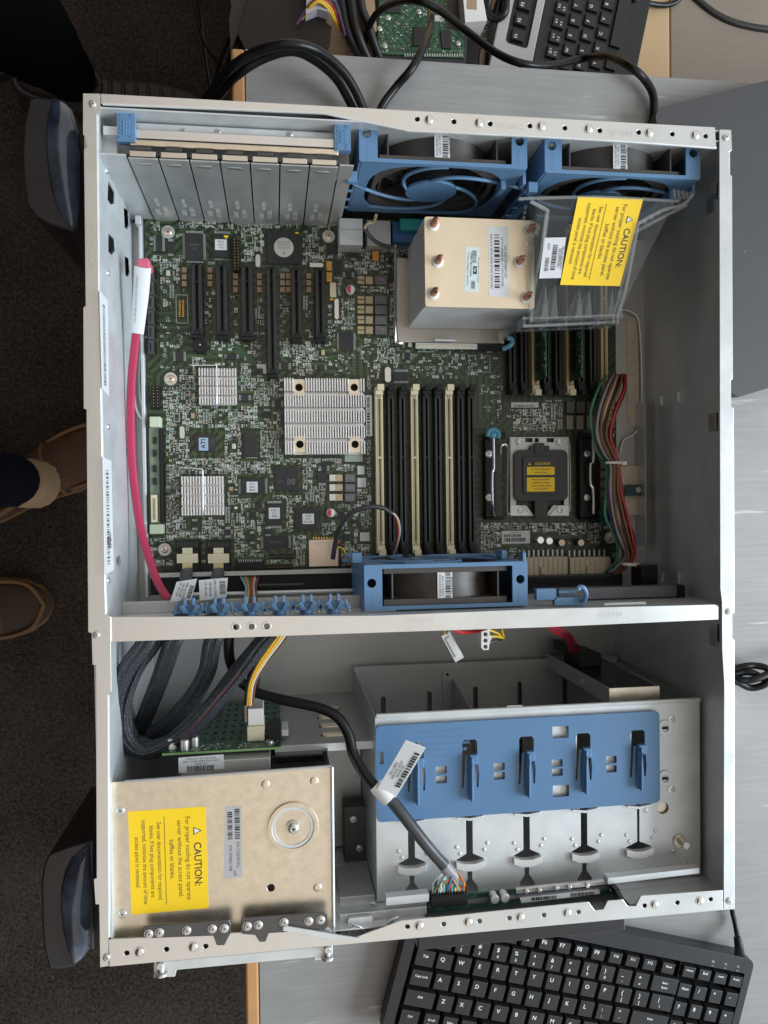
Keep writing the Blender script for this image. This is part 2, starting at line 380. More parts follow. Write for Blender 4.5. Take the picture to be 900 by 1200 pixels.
def table_mat(name, c1, c2, rough=0.42):
    m = bpy.data.materials.new(name); m.use_nodes = True; n = m.node_tree; b = n.nodes['Principled BSDF']
    t = n.nodes.new('ShaderNodeTexCoord'); mp = n.nodes.new('ShaderNodeMapping'); mp.inputs['Scale'].default_value = (4, 90, 1)
    v = n.nodes.new('ShaderNodeTexNoise'); v.inputs['Scale'].default_value = 3.0; v.inputs['Detail'].default_value = 8; v.inputs['Roughness'].default_value = 0.6
    z = n.nodes.new('ShaderNodeTexNoise'); z.inputs['Scale'].default_value = 18; z.inputs['Detail'].default_value = 6
    a = n.nodes.new('ShaderNodeMix'); a.data_type = 'FLOAT'; a.inputs[0].default_value = 0.45
    r = n.nodes.new('ShaderNodeValToRGB'); r.color_ramp.elements[0].position = 0.3; r.color_ramp.elements[1].position = 0.7
    r.color_ramp.elements[0].color = (*c1, 1); r.color_ramp.elements[1].color = (*c2, 1)
    # fine scratches
    mp2 = n.nodes.new('ShaderNodeMapping'); mp2.inputs['Rotation'].default_value = (0, 0, 0.5); mp2.inputs['Scale'].default_value = (6, 60, 1)
    sc = n.nodes.new('ShaderNodeTexNoise'); sc.inputs['Scale'].default_value = 2.2; sc.inputs['Detail'].default_value = 2
    sr = n.nodes.new('ShaderNodeMapRange'); sr.inputs[1].default_value = 0.70; sr.inputs[2].default_value = 0.76
    mc = n.nodes.new('ShaderNodeMix'); mc.data_type = 'RGBA'; mc.inputs[7].default_value = (min(1, c2[0]*1.5), min(1, c2[1]*1.5), min(1, c2[2]*1.5), 1)
    n.links.new(t.outputs['Object'], mp.inputs['Vector']); n.links.new(mp.outputs[0], v.inputs['Vector']); n.links.new(t.outputs['Object'], z.inputs['Vector'])
    n.links.new(v.outputs[0], a.inputs[2]); n.links.new(z.outputs[0], a.inputs[3]); n.links.new(a.outputs[0], r.inputs[0])
    n.links.new(t.outputs['Object'], mp2.inputs['Vector']); n.links.new(mp2.outputs[0], sc.inputs['Vector']); n.links.new(sc.outputs[0], sr.inputs[0])
    n.links.new(sr.outputs[0], mc.inputs[0]); n.links.new(r.outputs[0], mc.inputs[6]); n.links.new(mc.outputs[2], b.inputs['Base Color'])
    b.inputs['Roughness'].default_value = rough
    return m
LAMI = table_mat('grey laminate', (0.215, 0.213, 0.213), (0.305, 0.30, 0.295))
LAMIB = table_mat('brown grey laminate', (0.20, 0.162, 0.125), (0.25, 0.205, 0.165), 0.5)
BEECH = mat('beech edge', (0.50, 0.26, 0.11), 0.45, 0, 0.12, 20)
BEECHT = mat('pale beech top', (0.56, 0.38, 0.21), 0.5, 0, 0.10, 12)

mb = MB(); mb.box(-3, 3, -3, 3, -FLOOR-0.01, -FLOOR, carpet_mat()); mb.build('carpet_floor', kind='structure', smooth=False)

# grey desk under the case
tl = at(287, 57, TABLE); bl = at(289, 1195, TABLE); te = at(270, 57, TABLE)
up = lambda x: tl.y + (at(879, 97, TABLE).y - tl.y) * (x - tl.x) / (at(879, 97, TABLE).x - tl.x)
desk = thing('desk', 'grey laminate desk with a beech edge under the open computer case', 'desk', (0.8, -0.4, -FLOOR))
LX = tl.x; EW = 0.0135
mb = MB(); mb.sbox([(LX, -1.0), (1.5, -1.0), (1.5, up(1.5)), (LX, up(LX))], -TABLE-0.024, -TABLE, LAMI); mb.build('desk_top', desk, bevel=0.0006)
mb = MB(); mb.sbox([(LX-EW, -1.0), (LX-0.0002, -1.0), (LX-0.0002, up(LX)), (LX-EW, up(LX))], -TABLE-0.024, -TABLE+0.0004, BEECH); mb.build('edge_strip', desk, bevel=0.003, segs=3)
for lx, ly in ((LX+0.05, -0.93), (1.4, -0.93), (LX+0.05, -0.02), (1.4, -0.02)):
    mb = MB(); mb.box(lx-0.02, lx+0.02, ly-0.02, ly+0.02, -FLOOR, -TABLE-0.0245, STEELD); mb.build('leg', desk, bevel=0.002)

# lower shelf desk behind it and a brown-grey worktop beyond
bx = at(785, 60, T2).x; sx0 = at(271, 20, T2).x; yn_ = up(0) - 0.05
desk2 = thing('desk', 'low pale beech desk covered in spare parts behind the grey desk', 'desk', (0.3, 0.4, -FLOOR))
mb = MB(); mb.sbox([(sx0, yn_), (bx, yn_), (bx, 1.1), (sx0, 1.1)], -T2-0.025, -T2, BEECHT); mb.build('desk_top', desk2, bevel=0.002)
for lx in (sx0+0.05, bx-0.05):
    for ly in (yn_+0.3, 1.0):
        mb = MB(); mb.box(lx-0.02, lx+0.02, ly, ly+0.04, -FLOOR, -T2-0.0255, STEELD); mb.build('leg', desk2, bevel=0.002)
wt = thing('cabinet', 'brown grey cabinet top at the upper right beyond the beech desk', 'cabinet', (0.95, 0.5, -FLOOR))
mb = MB(); mb.box(bx+0.004, 1.7, yn_+.02, 1.1, -T2-0.030, -T2-0.006, LAMIB); mb.build('cabinet_top', wt, bevel=0.002)
mb = MB(); mb.box(bx+0.02, 1.68, yn_+0.05, 1.08, -FLOOR, -T2-0.0305, GREYP); mb.build('cabinet_body', wt, bevel=0.002)

# ================================================================== CASE
W_, L_, D_ = 0.46, 0.583, 0.218
case = thing('server_case', 'open tower server case of galvanised steel lying on its side on the grey desk', 'computer case', (W_/2, -L_/2, -TABLE))
FL = 0.0012
def wallx(mb, x0, x1, ya, yb, za, zb, holes, m):     # wall in the y-z plane with real openings
    outer = [(ya, za), (yb, za), (yb, zb), (ya, zb)]
    mb.plate(outer, holes, x0, x1, m, flip=lambda a, b, c: (c, a, b))
def wally(mb, y0, y1, xa, xb, za, zb, holes, m):
    mb.plate([(xa, za), (xb, za), (xb, zb), (xa, zb)], holes, y0, y1, m, flip=lambda a, b, c: (a, c, b))
XI = 0.0084                                           # inner face of the left wall
# opening of the inner left wall, measured on the picture: (px, py) -> y, z on the plane x = XI
def onx(px, py, X):
    v = _M @ Vector(((px-450)/FPX, -(py-600)/FPX, -1)); t = (X - CAM_LOC[0]) / v.x
    return (CAM_LOC[1] + t*v.y, CAM_LOC[2] + t*v.z)
def ony(px, py, Y):
    v = _M @ Vector(((px-450)/FPX, -(py-600)/FPX, -1)); t = (Y - CAM_LOC[1]) / v.y
    return (CAM_LOC[0] + t*v.x, CAM_LOC[2] + t*v.z)
holes = []
for l in ([(127,212),(135,226),(135,238),(130,240),(126,234)], [(127,273),(135,281),(136,293),(131,299),(127,295)],
          [(145,243),(151,247),(152,262),(149,269),(146,266)], [(146,300),(152,303),(153,318),(150,325),(147,322)]):
    h = [onx(x, y, XI) for x, y in l]; holes.append(h)
mb = MB(); wallx(mb, XI-0.001, XI, -0.001, -L_+0.001, -D_+0.001, -FL, holes, STEEL)
for (px, py) in ((122, 200), (124, 320), (150, 455), (124, 500), (124, 680)):       # small rivets on the wall
    y, z = onx(px+3, py, XI); mb.rod((XI, y, z), (XI+0.0008, y, z), 0.0022, NICKEL, 0.0018)
mb.build('inner_wall', case)
mb = MB(); wallx(mb, 0.0, 0.001, 0.0, -L_, -D_, -FL, [], STEEL); mb.build('outer_wall', case)
XR = 0.4560
holes = [[onx(x, y, XR) for x, y in l] for l in ([(839,484),(842,484),(841,505),(838,505)], [(839,214),(842,214),(841,233),(838,233)], [(840,732),(843,732),(843,752),(840,752)])]
mb = MB(); wallx(mb, XR, XR+0.001, -0.001, -L_+0.001, -D_+0.001, -FL, holes, STEEL)
for (px, py) in ((777, 470), (797, 465), (778, 677), (798, 677)):
    y, z = onx(px, py, XR); mb.box(XR-0.003, XR-0.0002, y-0.0042, y+0.0042, z-0.0012, z+0.0012, STEEL)
for (px, py) in ((834, 240), (836, 495), (837, 747)):
    y, z = onx(px, py, XR); mb.box(XR-0.0012, XR-0.0001, y-0.0065, y+0.0065, z-0.005, z+0.005, NICKEL)
mb.build('inner_wall', case, bevel=0.0003)
mb = MB(); wallx(mb, W_-0.001, W_, 0.0, -L_, -D_, -FL, [], STEEL); mb.build('outer_wall', case)
YB = -0.0085
mb = MB(); wally(mb, YB, YB+0.001, XI, XR, -D_+0.001, -FL, [], STEEL)
mb.box(0.001, W_-0.001, -0.001, 0.0, -D_, -FL, STEEL); mb.build('rear_wall', case)
mb = MB(); mb.box(0.001, W_-0.001, -L_, -L_+0.001, -D_, -FL, STEEL); xa_, xb_ = at(498,1060,.01).x, at(733,1045,.01).x
mb.box(XI, xa_, -L_+0.0085, -L_+0.0095, -0.0245, -0.0035, STEEL); mb.box(xb_, XR, -L_+0.0085, -L_+0.0095, -0.0245, -0.0035, STEEL); mb.box(XI, XR, -L_+0.0085, -L_+0.0095, -D_+0.001, -0.0248, STEEL); mb.build('front_wall', case)
mb = MB(); mb.box(0.0012, W_-0.0012, -L_+0.0012, -0.0012, -D_-0.001, -D_, STEEL)
mb.box(XI, XR, -L_+0.01, -0.356, -0.2025, -0.201, STEELD); mb.build('case_floor', case)

# rims that the lid closes on
def rim(name, pts, holes, m, rivets=(), lip=None, text=(), z0=-FL):
    mb = MB(); hs = [circ(*at(x, y, 0)[:2], r) for x, y, r in holes]
    mb.plate(P2(pts, 0), hs, z0, 0.0, m)
    o = mb.build(name, case, bevel=0.00035)
    for x, y in rivets:
        p = at(x, y, 0); q = MB(); q.dome(p.x, p.y, 0.0, 0.0031, 0.0016, CHROME, 18, 5); q.ring(p.x, p.y, 0, 0.0004, 0.003, 0.0036, NICKEL); q.build('rivet', o)
    return o
hr = 0.0017
rz = [(489,139.5),(532,142.5),(574.5,145),(621,147.5),(662,150),(703,153),(748.5,155),(788,157),(827,159.5)]
top = rim('rear_rim', [(118,109.5),(838,149),(839.5,173),(750,166.5),(640,160),(480,152.5),(380,132),(118,121)][::-1],
    [(x, y, hr) for x, y in rz], RIMM, [(503,140.5),(561.5,144),(634.5,148),(690,151),(761,155.5),(815,158.5)])
left = rim('left_rim', [(97,109),(117.5,109.5),(117.5,132),(113.5,134),(115.5,340),(117.5,430),(121,600),(124,720),(129.5,722),(130.5,811),(126.5,812),(127,1132),(117,1134),(116,1060),(112,1060),(110,1030),(113,1029),(112,780),(108,779),(107,742),(103,741),(101,480),(98,479),(97.5,360),(100,358),(98,175),(101,172),(99,160),(97,158)][::-1], [], RIMM)
right = rim('right_rim', [(843,151.5),(857,152),(858,176),(854,178),(855,204),(858,206),(859,444),(856,446),(857,476),(860,478),(861,718),(858,720),(858,748),(861,750),(861,1066),(848,1066),(848.5,800),(846,760),(846,706),(844,690),(843,170)][::-1], [], RIMM)
bot = rim('front_rim', [(127,1101),(267,1094),(385,1087),(391,1100),(418,1098),(434,1092),(470,1079),(561,1070),(690,1057),(697,1067),(707,1066),(712,1056),(730,1054),(736,1062),(745,1062),(751,1050),(847,1043),(847.5,1066),(500,1097.5),(390,1108),(128,1133)][::-1],
    [(x, y, hr) for x, y in [(148.5,1117),(195,1112.6),(241,1109),(477.5,1086),(520,1083),(562,1079.5),(597,1076),(637.5,1072.5),(678,1069),(755.5,1061.5),(794,1058),(833,1054)]],
    RIMM, [(163.5,1115.6),(226.5,1109.6),(491.5,1085),(549,1080.5),(610,1075),(665,1070),(767.5,1060),(820.5,1056)])
for x, y in ((108.5,122),(113,744),(125,1122),(850.5,161),(854,717),(854.5,1056)):      # corner screws
    p = at(x, y, 0); screw('corner_screw', p.x, p.y, 0.0001, 0.0027, case, NICKEL)
# bright folded edges of the rims
mb = MB()
for l in ([(113.8,136),(115.8,340),(117.8,430),(121.2,600),(124,718)], [(126.8,814),(127.5,1098)], [(120.5,121.7),(380,132.6),(480,153),(640,160.5),(750,167),(839,173.5)]):
    mb.tube([at(x, y, 0.0012) for x, y in l], 0.0011, STEEL, sub=1)
mb.build('folded_edge', case)
# raised lettering beside the fans
for s_, px, py, rot in (('XFAN2', 597, 148, -0.055), ('XFAN1', 727, 156, -0.055)):
    p = at(px, py, 0); q = MB(); q.text(s_, p.x, p.y, 0.00020, 0.0054, RIMM, rot*0.2, False, 1.25); q.build('lettering', top)

# middle partition
YP = -0.3525
mb = MB(); hs = [circ(*at(x, y, 0)[:2], 0.0021, 14) for x, y in ((276.5,735),(294.6,734.6),(312.7,734.2))]
mb.plate(P2([(122,723),(440,721.5),(640,713.5),(838,708.5),(842,711),(842,726),(640,735),(440,741.5),(124,752.5)][::-1], 0.0015), hs, -0.0028, -0.0015, RIMM)
for x, y in ((276.5,735),(294.6,734.6),(312.7,734.2)): p = at(x, y, 0); mb.ring(p.x, p.y, -.0014, -.0008, .0021, .0031, CHROME)
part = mb.build('partition', case, bevel=0.0004)
mb = MB()
wally(mb, YP-0.001, YP, XI, XR, -0.2, -0.003, [], STEEL)
for px, dz in ((150, 0.03), (190, 0.03)): pass
for i in range(6):                                       # pressed stiffening ovals
    x = at(150 + 58*i, 700, 0.05).x; mb.box(x-0.012, x+0.012, YP, YP+0.0012, -0.030, -0.024, STEEL)
mb.box(XI, 0.20, YP, YP+0.009, -0.055, -0.0535, STEELD)
mb.build('partition_wall', part, bevel=0.0006)
for s_, px, py in (('XFAN3', 493, 728), ('XFAN4', 716, 721)):
    p = at(px, py, 0); q = MB(); q.text(s_, p.x, p.y, -0.0013, 0.0052, RIMM, 0, False, 1.25); q.build('lettering', part)

# board tray: raised floor that carries the main board
TR = 0.131
mb = MB(); xs = at(733, 400, TR).x; xe = at(749, 400, TR).x
slot = rrect(xs+0.001, xe, at(740, 508, TR).y, at(740, 372, TR).y, 0.006, 5)
mb.plate([(XI, YP), (XR, YP), (XR, YB-0.03), (XI, YB-0.03)], [], -TR-0.001, -TR, STEELD); mb.plate(rrect(xs+0.001, at(747,400,TR).x, at(740,500,TR).y, at(740,372,TR).y, 0.005, 5), [], -TR+.0001, -TR+.0022, STEELW)
tray = mb.build('board_tray', case)
mb = MB()
l = [(726,362,TR-.004),(741,366,TR-.004),(749,380,TR-.004),(752,440,TR-.004),(751,492,TR-.004),(744,508,TR-.004),(731,516,TR-.004),(727,530,TR-.004)]
mb.tube(P3(l), 0.0011, STEEL); mb.build('handle_rim', tray)
mb = MB(); mb.pbox(722, 546, 752, 604, TR-.004, 0.003, STEELW); mb.pbox(756, 470, 757, 640, TR-.02, .02, STEELD); mb.build('tray_bracket', tray, bevel=.0005)
p = at(748, 574, 0.118); mb = MB(); mb.pbox(736, 568, 757, 581, 0.119, 0.006, mat('dark teal plastic', (0.03, 0.07, 0.10), .4)); mb.cyl(p.x, p.y, -0.119, -0.117, 0.0026, CHROME)
mb.ring(p.x, p.y, -0.117, -0.1165, 0.0008, 0.0018, NICKEL); mb.build('thumbscrew', tray, bevel=0.0008)
mb = MB(); mb.tube(P3([(172,395,TR-.006),(160,400,TR-.006),(157,430,TR-.006),(158,470,TR-.006),(164,488,TR-.006),(172,492,TR-.006)]), 0.0012, STEEL)
mb.tube(P3([(170,405,TR-.003),(164,420,TR-.003),(164,465,TR-.003),(170,480,TR-.003)]), 0.001, STEEL); mb.build('handle_rim', tray)
mb = MB(); mb.pbox(158, 252, 165, 262, 0.112, 0.012, STEEL); mb.pbox(166, 255, 170, 700, 0.119, 0.01, STEEL); mb.build('tray_flange', tray, bevel=0.0006)

# expansion slot wall: vertical covers, latch rail, blue catches
YS = -0.0370
mb = MB(); x0 = at(149, 185, 0.005).x; pit = 0.02035
xend = x0 + 7*pit
mb.box(XI, x0-0.0008, YS-0.0004, YS+0.0006, -0.128, -0.0045, STEEL); mb.box(xend+0.0008, xend+0.0105, YS-0.0004, YS+0.0006, -0.128, -0.005, STEELD)
mb.box(XI, at(137,150,.02).x, YS+0.0012, at(120,158,.02).y, -0.0202, -0.0192, STEEL); mb.box(XI, xend+.01, YS+.0012, YB, -.034, -.033, STEELD)
mb.box(XI, xend, YS+0.0008, YS+0.0016, -0.128, -0.007, GAP)
mb.build('slot_wall', case)
for i in range(7):
    a = x0 + i*pit + 0.0005; b = x0 + (i+1)*pit - 0.0005
    q = MB(); q.plate([(a,-0.1215),(a+0.004,-0.1262),(b-0.004,-0.1262),(b,-0.1215),(b,-0.006),(a,-0.006)], [], YS-0.0016, YS-0.0004, SLOTM, flip=lambda x, y, z: (x, z, y))
    q.box(a+0.0045, a+0.0135, YS-0.0020, YS-0.0015, -0.0165, -0.0130, NICKEL)
    o = q.build('slot_cover', case, bevel=0.0003)
    t = MB()
    for s_, xx, zz in (('AN P/N', a+0.008, -0.082), ('ISO 2003', a+0.0125, -0.100), ('2050E', a+0.0060, -0.103)):
        t.text(s_, xx, zz, 0, 0.0048, WHITEP, 1.57, True, X=lambda x, y, z: (x, YS-0.0022, y))
    t.build('lettering', o)
mb = MB()
mb.pbox(157, 149, 393, 163, 0.016, 0.006, STEEL); mb.pbox(157, 156, 393, 168, 0.011, 0.004, RIMM); mb.pbox(152, 168.5, 397, 176, 0.0075, 0.003, STEELW)
rail = mb.build('slot_rail', case, bevel=0.0012, segs=3)
mb = MB()
for i in range(7):
    cx = x0 + (i + .5)*pit
    mb.box(cx-0.0085, cx+0.0085, YS-0.0005, YS+0.0030, -0.0052, -0.004, mat('pale plated strip', (0.68, 0.62, 0.54), .35, .85))
    mb.box(cx-0.0055, cx+0.0055, YS+0.0036, YS+0.0058, -0.0048, -0.0034, GREYP)
mb.build('spring_strip', rail, bevel=0.0004)
for x, y in ((208,150),(250,151),(337,154)):
    p = at(x-48, y-5, 0.008); screw('screw', p.x+0.03, p.y, -0.0158, 0.0022, rail, NICKEL)
for px0, px1, py0, py1 in ((137,158,125,166), (392,411,138,176)):
    mb = MB(); mb.pbox(px0, py0, px1, py1, 0.006, 0.006, BLUE)
    for k in range(7): mb.pbox(px0+3, py0+4+k*5, px0+5.5, py0+6.6+k*5, 0.0055, 0.0002, BLUE); mb.pbox(px1-5.5, py0+4+k*5, px1-3, py0+6.6+k*5, 0.0055, 0.0002, BLUE)
    for k in range(5): mb.pbox(px0+7+k*1.8, py0+14, px0+7.8+k*1.8, py1-8, 0.0054, 0.0003, mat('pale blue plastic', (.16,.36,.62), .4))
    mb.build('slot_catch', case, bevel=0.001, label='blue ribbed release catch')
mb = MB(); mb.pbox(118, 156, 128, 182, 0.030, 0.002, GAP); mb.pbox(121, 148, 140, 158, 0.010, 0.001, STEEL); mb.build('rear_bracket', case)

# two feet on the underside (left in the picture)
FOOTD = mat('foot dark plastic', (0.016, 0.014, 0.019), 0.24, 0, 0.25, 20)
FOOTB = mat('foot glossy blue grey plastic', (0.055, 0.072, 0.11), 0.12, 0, 0.55, 40, tint=(0.012,0.017,0.036), coat=0.6)
def foot(outer, cres, lab, zt=-0.035):
    mb = MB(); mb.plate(P2(outer, -zt), [], zt-0.13, zt, FOOTD); o = mb.build('foot', case, bevel=0.0035, segs=4, label=lab)
    mb = MB(); c = P2(cres, -zt); cx = sum(p[0] for p in c)/len(c); cy = sum(p[1] for p in c)/len(c)
    rings = [(1.0, 0.0002), (0.94, 0.0030), (0.75, 0.0062), (0.45, 0.0085), (0.15, 0.0095)]; n = len(c); vs = []
    for s, h in rings: vs += [(cx+(p[0]-cx)*s, cy+(p[1]-cy)*s, zt+h) for p in c]
    fs = [(k*n+i, k*n+(i+1)%n, (k+1)*n+(i+1)%n, (k+1)*n+i) for k in range(len(rings)-1) for i in range(n)] + [tuple(range((len(rings)-1)*n, len(rings)*n))]
    mb.add(vs, fs, FOOTB); mb.build('foot_cover', o, angle=60)
foot([(34,114),(50,113),(62,115),(75,119),(84,128),(91,150),(95,180),(95,230),(92,266),(85,271),(62,265),(42.5,255),(31,241),(27,215),(25.5,184),(27,147)][::-1],
     [(62,115.5),(74,119),(83,128),(90,150),(93.5,180),(93.5,230),(91,264),(85,270),(76,260),(68,247),(60,221),(55,187),(54,160),(55,145),(58,128)][::-1],
     'dark foot with glossy blue grey cover near the rear of the case')
foot([(110,984),(110,1115),(105,1113),(96,1124),(87,1133),(72,1136),(57,1136),(51,1110),(49,1085),(48,1034),(50,1018),(57,1001),(80,992)][::-1],
     [(106,985),(108,1040),(107,1095),(104,1112),(96,1124),(87,1131),(80,1113),(74,1088),(71.5,1062),(72,1040),(76,1022),(83,1006),(95,995)][::-1],
     'dark foot with glossy blue grey cover near the front of the case')

# long barcode strips stuck to the inner left wall
for l, kind in (([(116,340),(126,352),(127.5,465),(119,455)], 0), ([(119.5,535),(130,540),(133,668),(122,674)], 1)):
    P = [onx(x, y, XI) for x, y in l]; mb = MB(); X0 = XI+.0003
    mb.add([(X0, *p) for p in P]+[(XI+.0001, *p) for p in P], [(0,1,2,3),(7,6,5,4),(0,4,5,1),(1,5,6,2),(2,6,7,3),(3,7,4,0)], PAPER); o = mb.build('wall_label', case)
    mb = MB(); y0, y1 = min(p[0] for p in P), max(p[0] for p in P); z0, z1 = min(p[1] for p in P), max(p[1] for p in P); t = y0+.006
    while t < y1-.008:
        u_ = rng.choice((.0006,.0006,.0011,.0016)); mb.quad((X0+.0001, t, z0+(z1-z0)*.40), (X0+.0001, t+u_, z0+(z1-z0)*.40), (X0+.0001, t+u_, z0+(z1-z0)*.68), (X0+.0001, t, z0+(z1-z0)*.68), INKG); t += u_+rng.choice((.0006,.0011))
    mb.build('lettering', o)

# dust caught on the left wall
for cx_, cy_, r_ in ((126,634,.0055),(137,657,.0045)):
    y, z = onx(cx_, cy_, XI); mb = MB()
    for i in range(34):
        a = rng.uniform(0, 6.28); l = rng.uniform(.3, 1)*r_; b = a + rng.uniform(-1, 1); p0 = Vector((XI+.0006, y+rng.uniform(-.4,.4)*r_, z+rng.uniform(-.4,.4)*r_))
        mb.tube([p0, p0+Vector((.0012, math.cos(a)*l*.6, math.sin(a)*l*.6)), p0+Vector((.0008, math.cos(b)*l, math.sin(b)*l))], .00022, mat('grey dust', (.16,.155,.15), .9), n=4, sub=3)
    mb.build('dust_tuft', case, kind='stuff')

# ================================================================== LOWER COMPARTMENT
# left drive cage with its yellow caution label
def caution(mb, cx, cy, z, h, wd, rot=-math.pi/2, ink=INK):
    """label text; reading direction = rot. h = extent along the reading direction, wd = across it"""
    T = Matrix.Translation((cx, cy, z)) @ Matrix.Rotation(rot, 4, 'Z'); sv = mb.T; mb.T = T if sv is None else sv @ T
    L = h; A = wd
    mb.text('CAUTION:', L*0.06, A*0.375, 0, A*0.135, ink, 0, True, 0.92)
    tx = -L*0.265; ty = A*0.385; s = A*0.055
    mb.add([(tx-s,ty-s,0),(tx+s,ty-s,0),(tx,ty+s,0)], [(0,1,2)], ink); k = s*0.72
    mb.add([(tx-k,ty-k*1.15+s*.06,0.00004),(tx+k,ty-k*1.15+s*.06,0.00004),(tx,ty+k*0.8,0.00004)], [(0,1,2)], WHITEP)
    for i, t in enumerate(('For proper cooling do not operate', 'server without the access panel,', 'baffles or blanks.')):
        mb.text(t, -L*0.005, A*(0.255-0.105*i), 0, A*0.088, ink, 0, False, 0.90)
    mb.box(-L*0.43, L*0.43, -A*0.045, -A*0.039, 0, 0.00005, ink)
    for i, t in enumerate(('See user documentation for required', 'blanks. If hot plug components are', 'supported, minimize the amount of time', 'access panel is removed.')):
        mb.text(t, 0, A*(-0.115-0.095*i), 0, A*0.080, ink, 0, False, 0.86)
    mb.T = sv

cage = thing('drive_cage', 'beige steel drive cage with yellow caution label at the lower left of the case', 'drive cage', (0.085, -0.51, -0.2))
cov = P2([(128,917),(389,898),(391,1094),(128,1106)], 0.008)
mb = MB(); hc = at(317.5, 1040.5, 0.008)
mb.plate(cov, [circ(hc.x, hc.y, 0.0026, 14)], -0.0092, -0.008, STEELW)
mb.build('top_cover', cage, bevel=0.0004)
c0, c1, c2, c3 = cov; xr = c1[0]
mb = MB(); mb.box(xr-0.0012, xr, c2[1], c1[1], -0.2, -0.0095, STEEL)
mb.box(XI+0.0002, XI+0.0012, c3[1], c0[1], -0.2, -0.0095, STEEL)
mb.tube([(c1[0], c1[1], -0.0068), (c2[0], c2[1], -0.0068)], 0.0012, STEEL, sub=1)
mb.tube([(c0[0]+0.01, c0[1]-0.0002, -0.0082), (c1[0], c1[1], -0.0082)], 0.0011, STEELD, sub=1); mb.build('side_wall', cage)
p = at(343.5, 969, 0.008); mb = MB()
mb.ring(p.x, p.y, -0.0079, -0.0062, 0.0148, 0.0178, STEELW, 40); mb.ring(p.x, p.y, -0.0079, -0.0070, 0.0125, 0.0148, STEEL, 40); mb.cyl(p.x, p.y, -0.0079, -0.0076, 0.0135, STEELW, n=36)
mb.build('pressed_ring', cage, bevel=0.0006); screw('thumbscrew', p.x, p.y, -0.0076, 0.0048, cage, NICKEL, 0.004)
for x, y in ((311,919),(368,915),(372,1040)):
    q = at(x, y, 0.008); mb = MB(); mb.dome(q.x, q.y, -0.008, 0.0030, 0.0006, STEELW, 14); mb.build('dimple', cage)
for x, y in ((141,950),(143.5,1071)):
    q = at(x, y, 0.008); screw('rivet', q.x, q.y, -0.008, 0.0032, cage, NICKEL, 0.001)
# yellow caution label
mb = MB(); q = P2([(150,951),(241,945),(244.5,1064),(154,1072)], 0.008)
mb.sbox(q[::-1], -0.008, -0.00785, YELLOW); lb = mb.build('caution_label', cage)
ctr = ((q[0][0]+q[2][0])/2, (q[0][1]+q[2][1])/2); mb = MB()
caution(mb, ctr[0], ctr[1], -0.0078, abs(q[0][1]-q[3][1]), abs(q[1][0]-q[0][0]), -math.pi/2+0.01); mb.build('lettering', lb)
# serial label
mb = MB(); q = P2([(264,945),(283,944.5),(284,1028),(262,1030)], 0.008)
GL = mat('grey label foil', (0.42, 0.41, 0.42), .5)
mb.sbox(q[::-1], -0.008, -0.00788, GL); lb = mb.build('serial_label', cage); mb = MB()
xa, xb, ya, yb = q[0][0], q[1][0], q[3][1], q[0][1]
wd = xb - xa; ht = yb - ya
barcode(mb, xa+wd*.12, xa+wd*.42, yb-ht*.46, yb-ht*.06, -0.00784, rng); barcode(mb, xa+wd*.56, xa+wd*.88, yb-ht*.46, yb-ht*.03, -0.00784, rng)
mb.text('P/N 470065-308', xa+wd*.27, yb-ht*.72, -0.00784, 0.0030, INK, -1.57, False, .9); mb.text('S/N CZJ04010LL', xa+wd*.74, yb-ht*.68, -0.00784, 0.0030, INK, -1.57, False, .9)
mb.text('HP', xa+wd*.52, yb-ht*.93, -0.00784, 0.0030, INK, -1.57); mb.build('lettering', lb)
# two dark rails with screws
for l, sc in (([(168,1086),(268,1078),(271,1082),(270.5,1094),(268,1098),(263,1108),(254,1108),(250,1097),(170,1100),(167,1096)], ((174.5,1094),(187,1092.5),(219,1090),(249,1088),(263,1087.5))),
              ([(283,1076),(380,1069),(383.5,1072),(384,1085),(381,1090),(315,1094),(311,1104),(304,1104),(299,1096),(284,1095),(281.5,1091)], ((290,1085),(303,1083.5),(333,1080.5),(362,1079),(376,1077.5)))):
    mb = MB(); mb.plate(P2(l, -0.0015), [], 0.0002, 0.0015, mat('dark plated steel', (0.12, 0.12, 0.125), .35, .8, .15, 60)); o = mb.build('rail_bracket', cage, bevel=0.0005)
    for x, y in sc: q = at(x, y, -0.0015); screw('screw', q.x, q.y, 0.0015, 0.0031, o, NICKEL)
# inside of the cage
mb = MB(); y0 = at(200, 912, 0.02).y; yn2 = at(250, 882, .036).y - .0025
mb.box(at(212,900,.03).x, at(317,900,.03).x, y0-0.002, yn2, -0.19, -0.026, STEELD); o = mb.build('drive', cage, bevel=0.0008)
mb = MB(); mb.box(at(318,900,.03).x, xr-0.004, y0-0.001, yn2-.004, -0.19, -0.040, BLACKG); mb.build('drive', cage, bevel=0.001)
q = P2([(209,888),(262,884),(263,901),(209.5,906)], 0.0258); mb = MB(); mb.sbox(q[::-1], -0.026, -0.0258, PAPER); lb = mb.build('drive_label', o); mb = MB()
xa, xb, ya, yb = q[0][0], q[1][0], q[3][1], q[0][1]
mb.text('PROLIANT SFF HP DRIVE', (xa+xb)/2, yb-0.0014, -0.02575, 0.0019, INK); mb.text('BPN-1 BN83 20893 REV.0 ASSY', (xa+xb)/2, yb-0.0033, -0.02575, 0.0019, INK); mb.text('507294-001', (xa+xb)/2, yb-0.0052, -0.02575, 0.0019, INK)
barcode(mb, xa+0.006, xb-0.007, ya+0.0006, yb-0.0064, -0.02575, rng, 'x'); mb.build('lettering', lb)
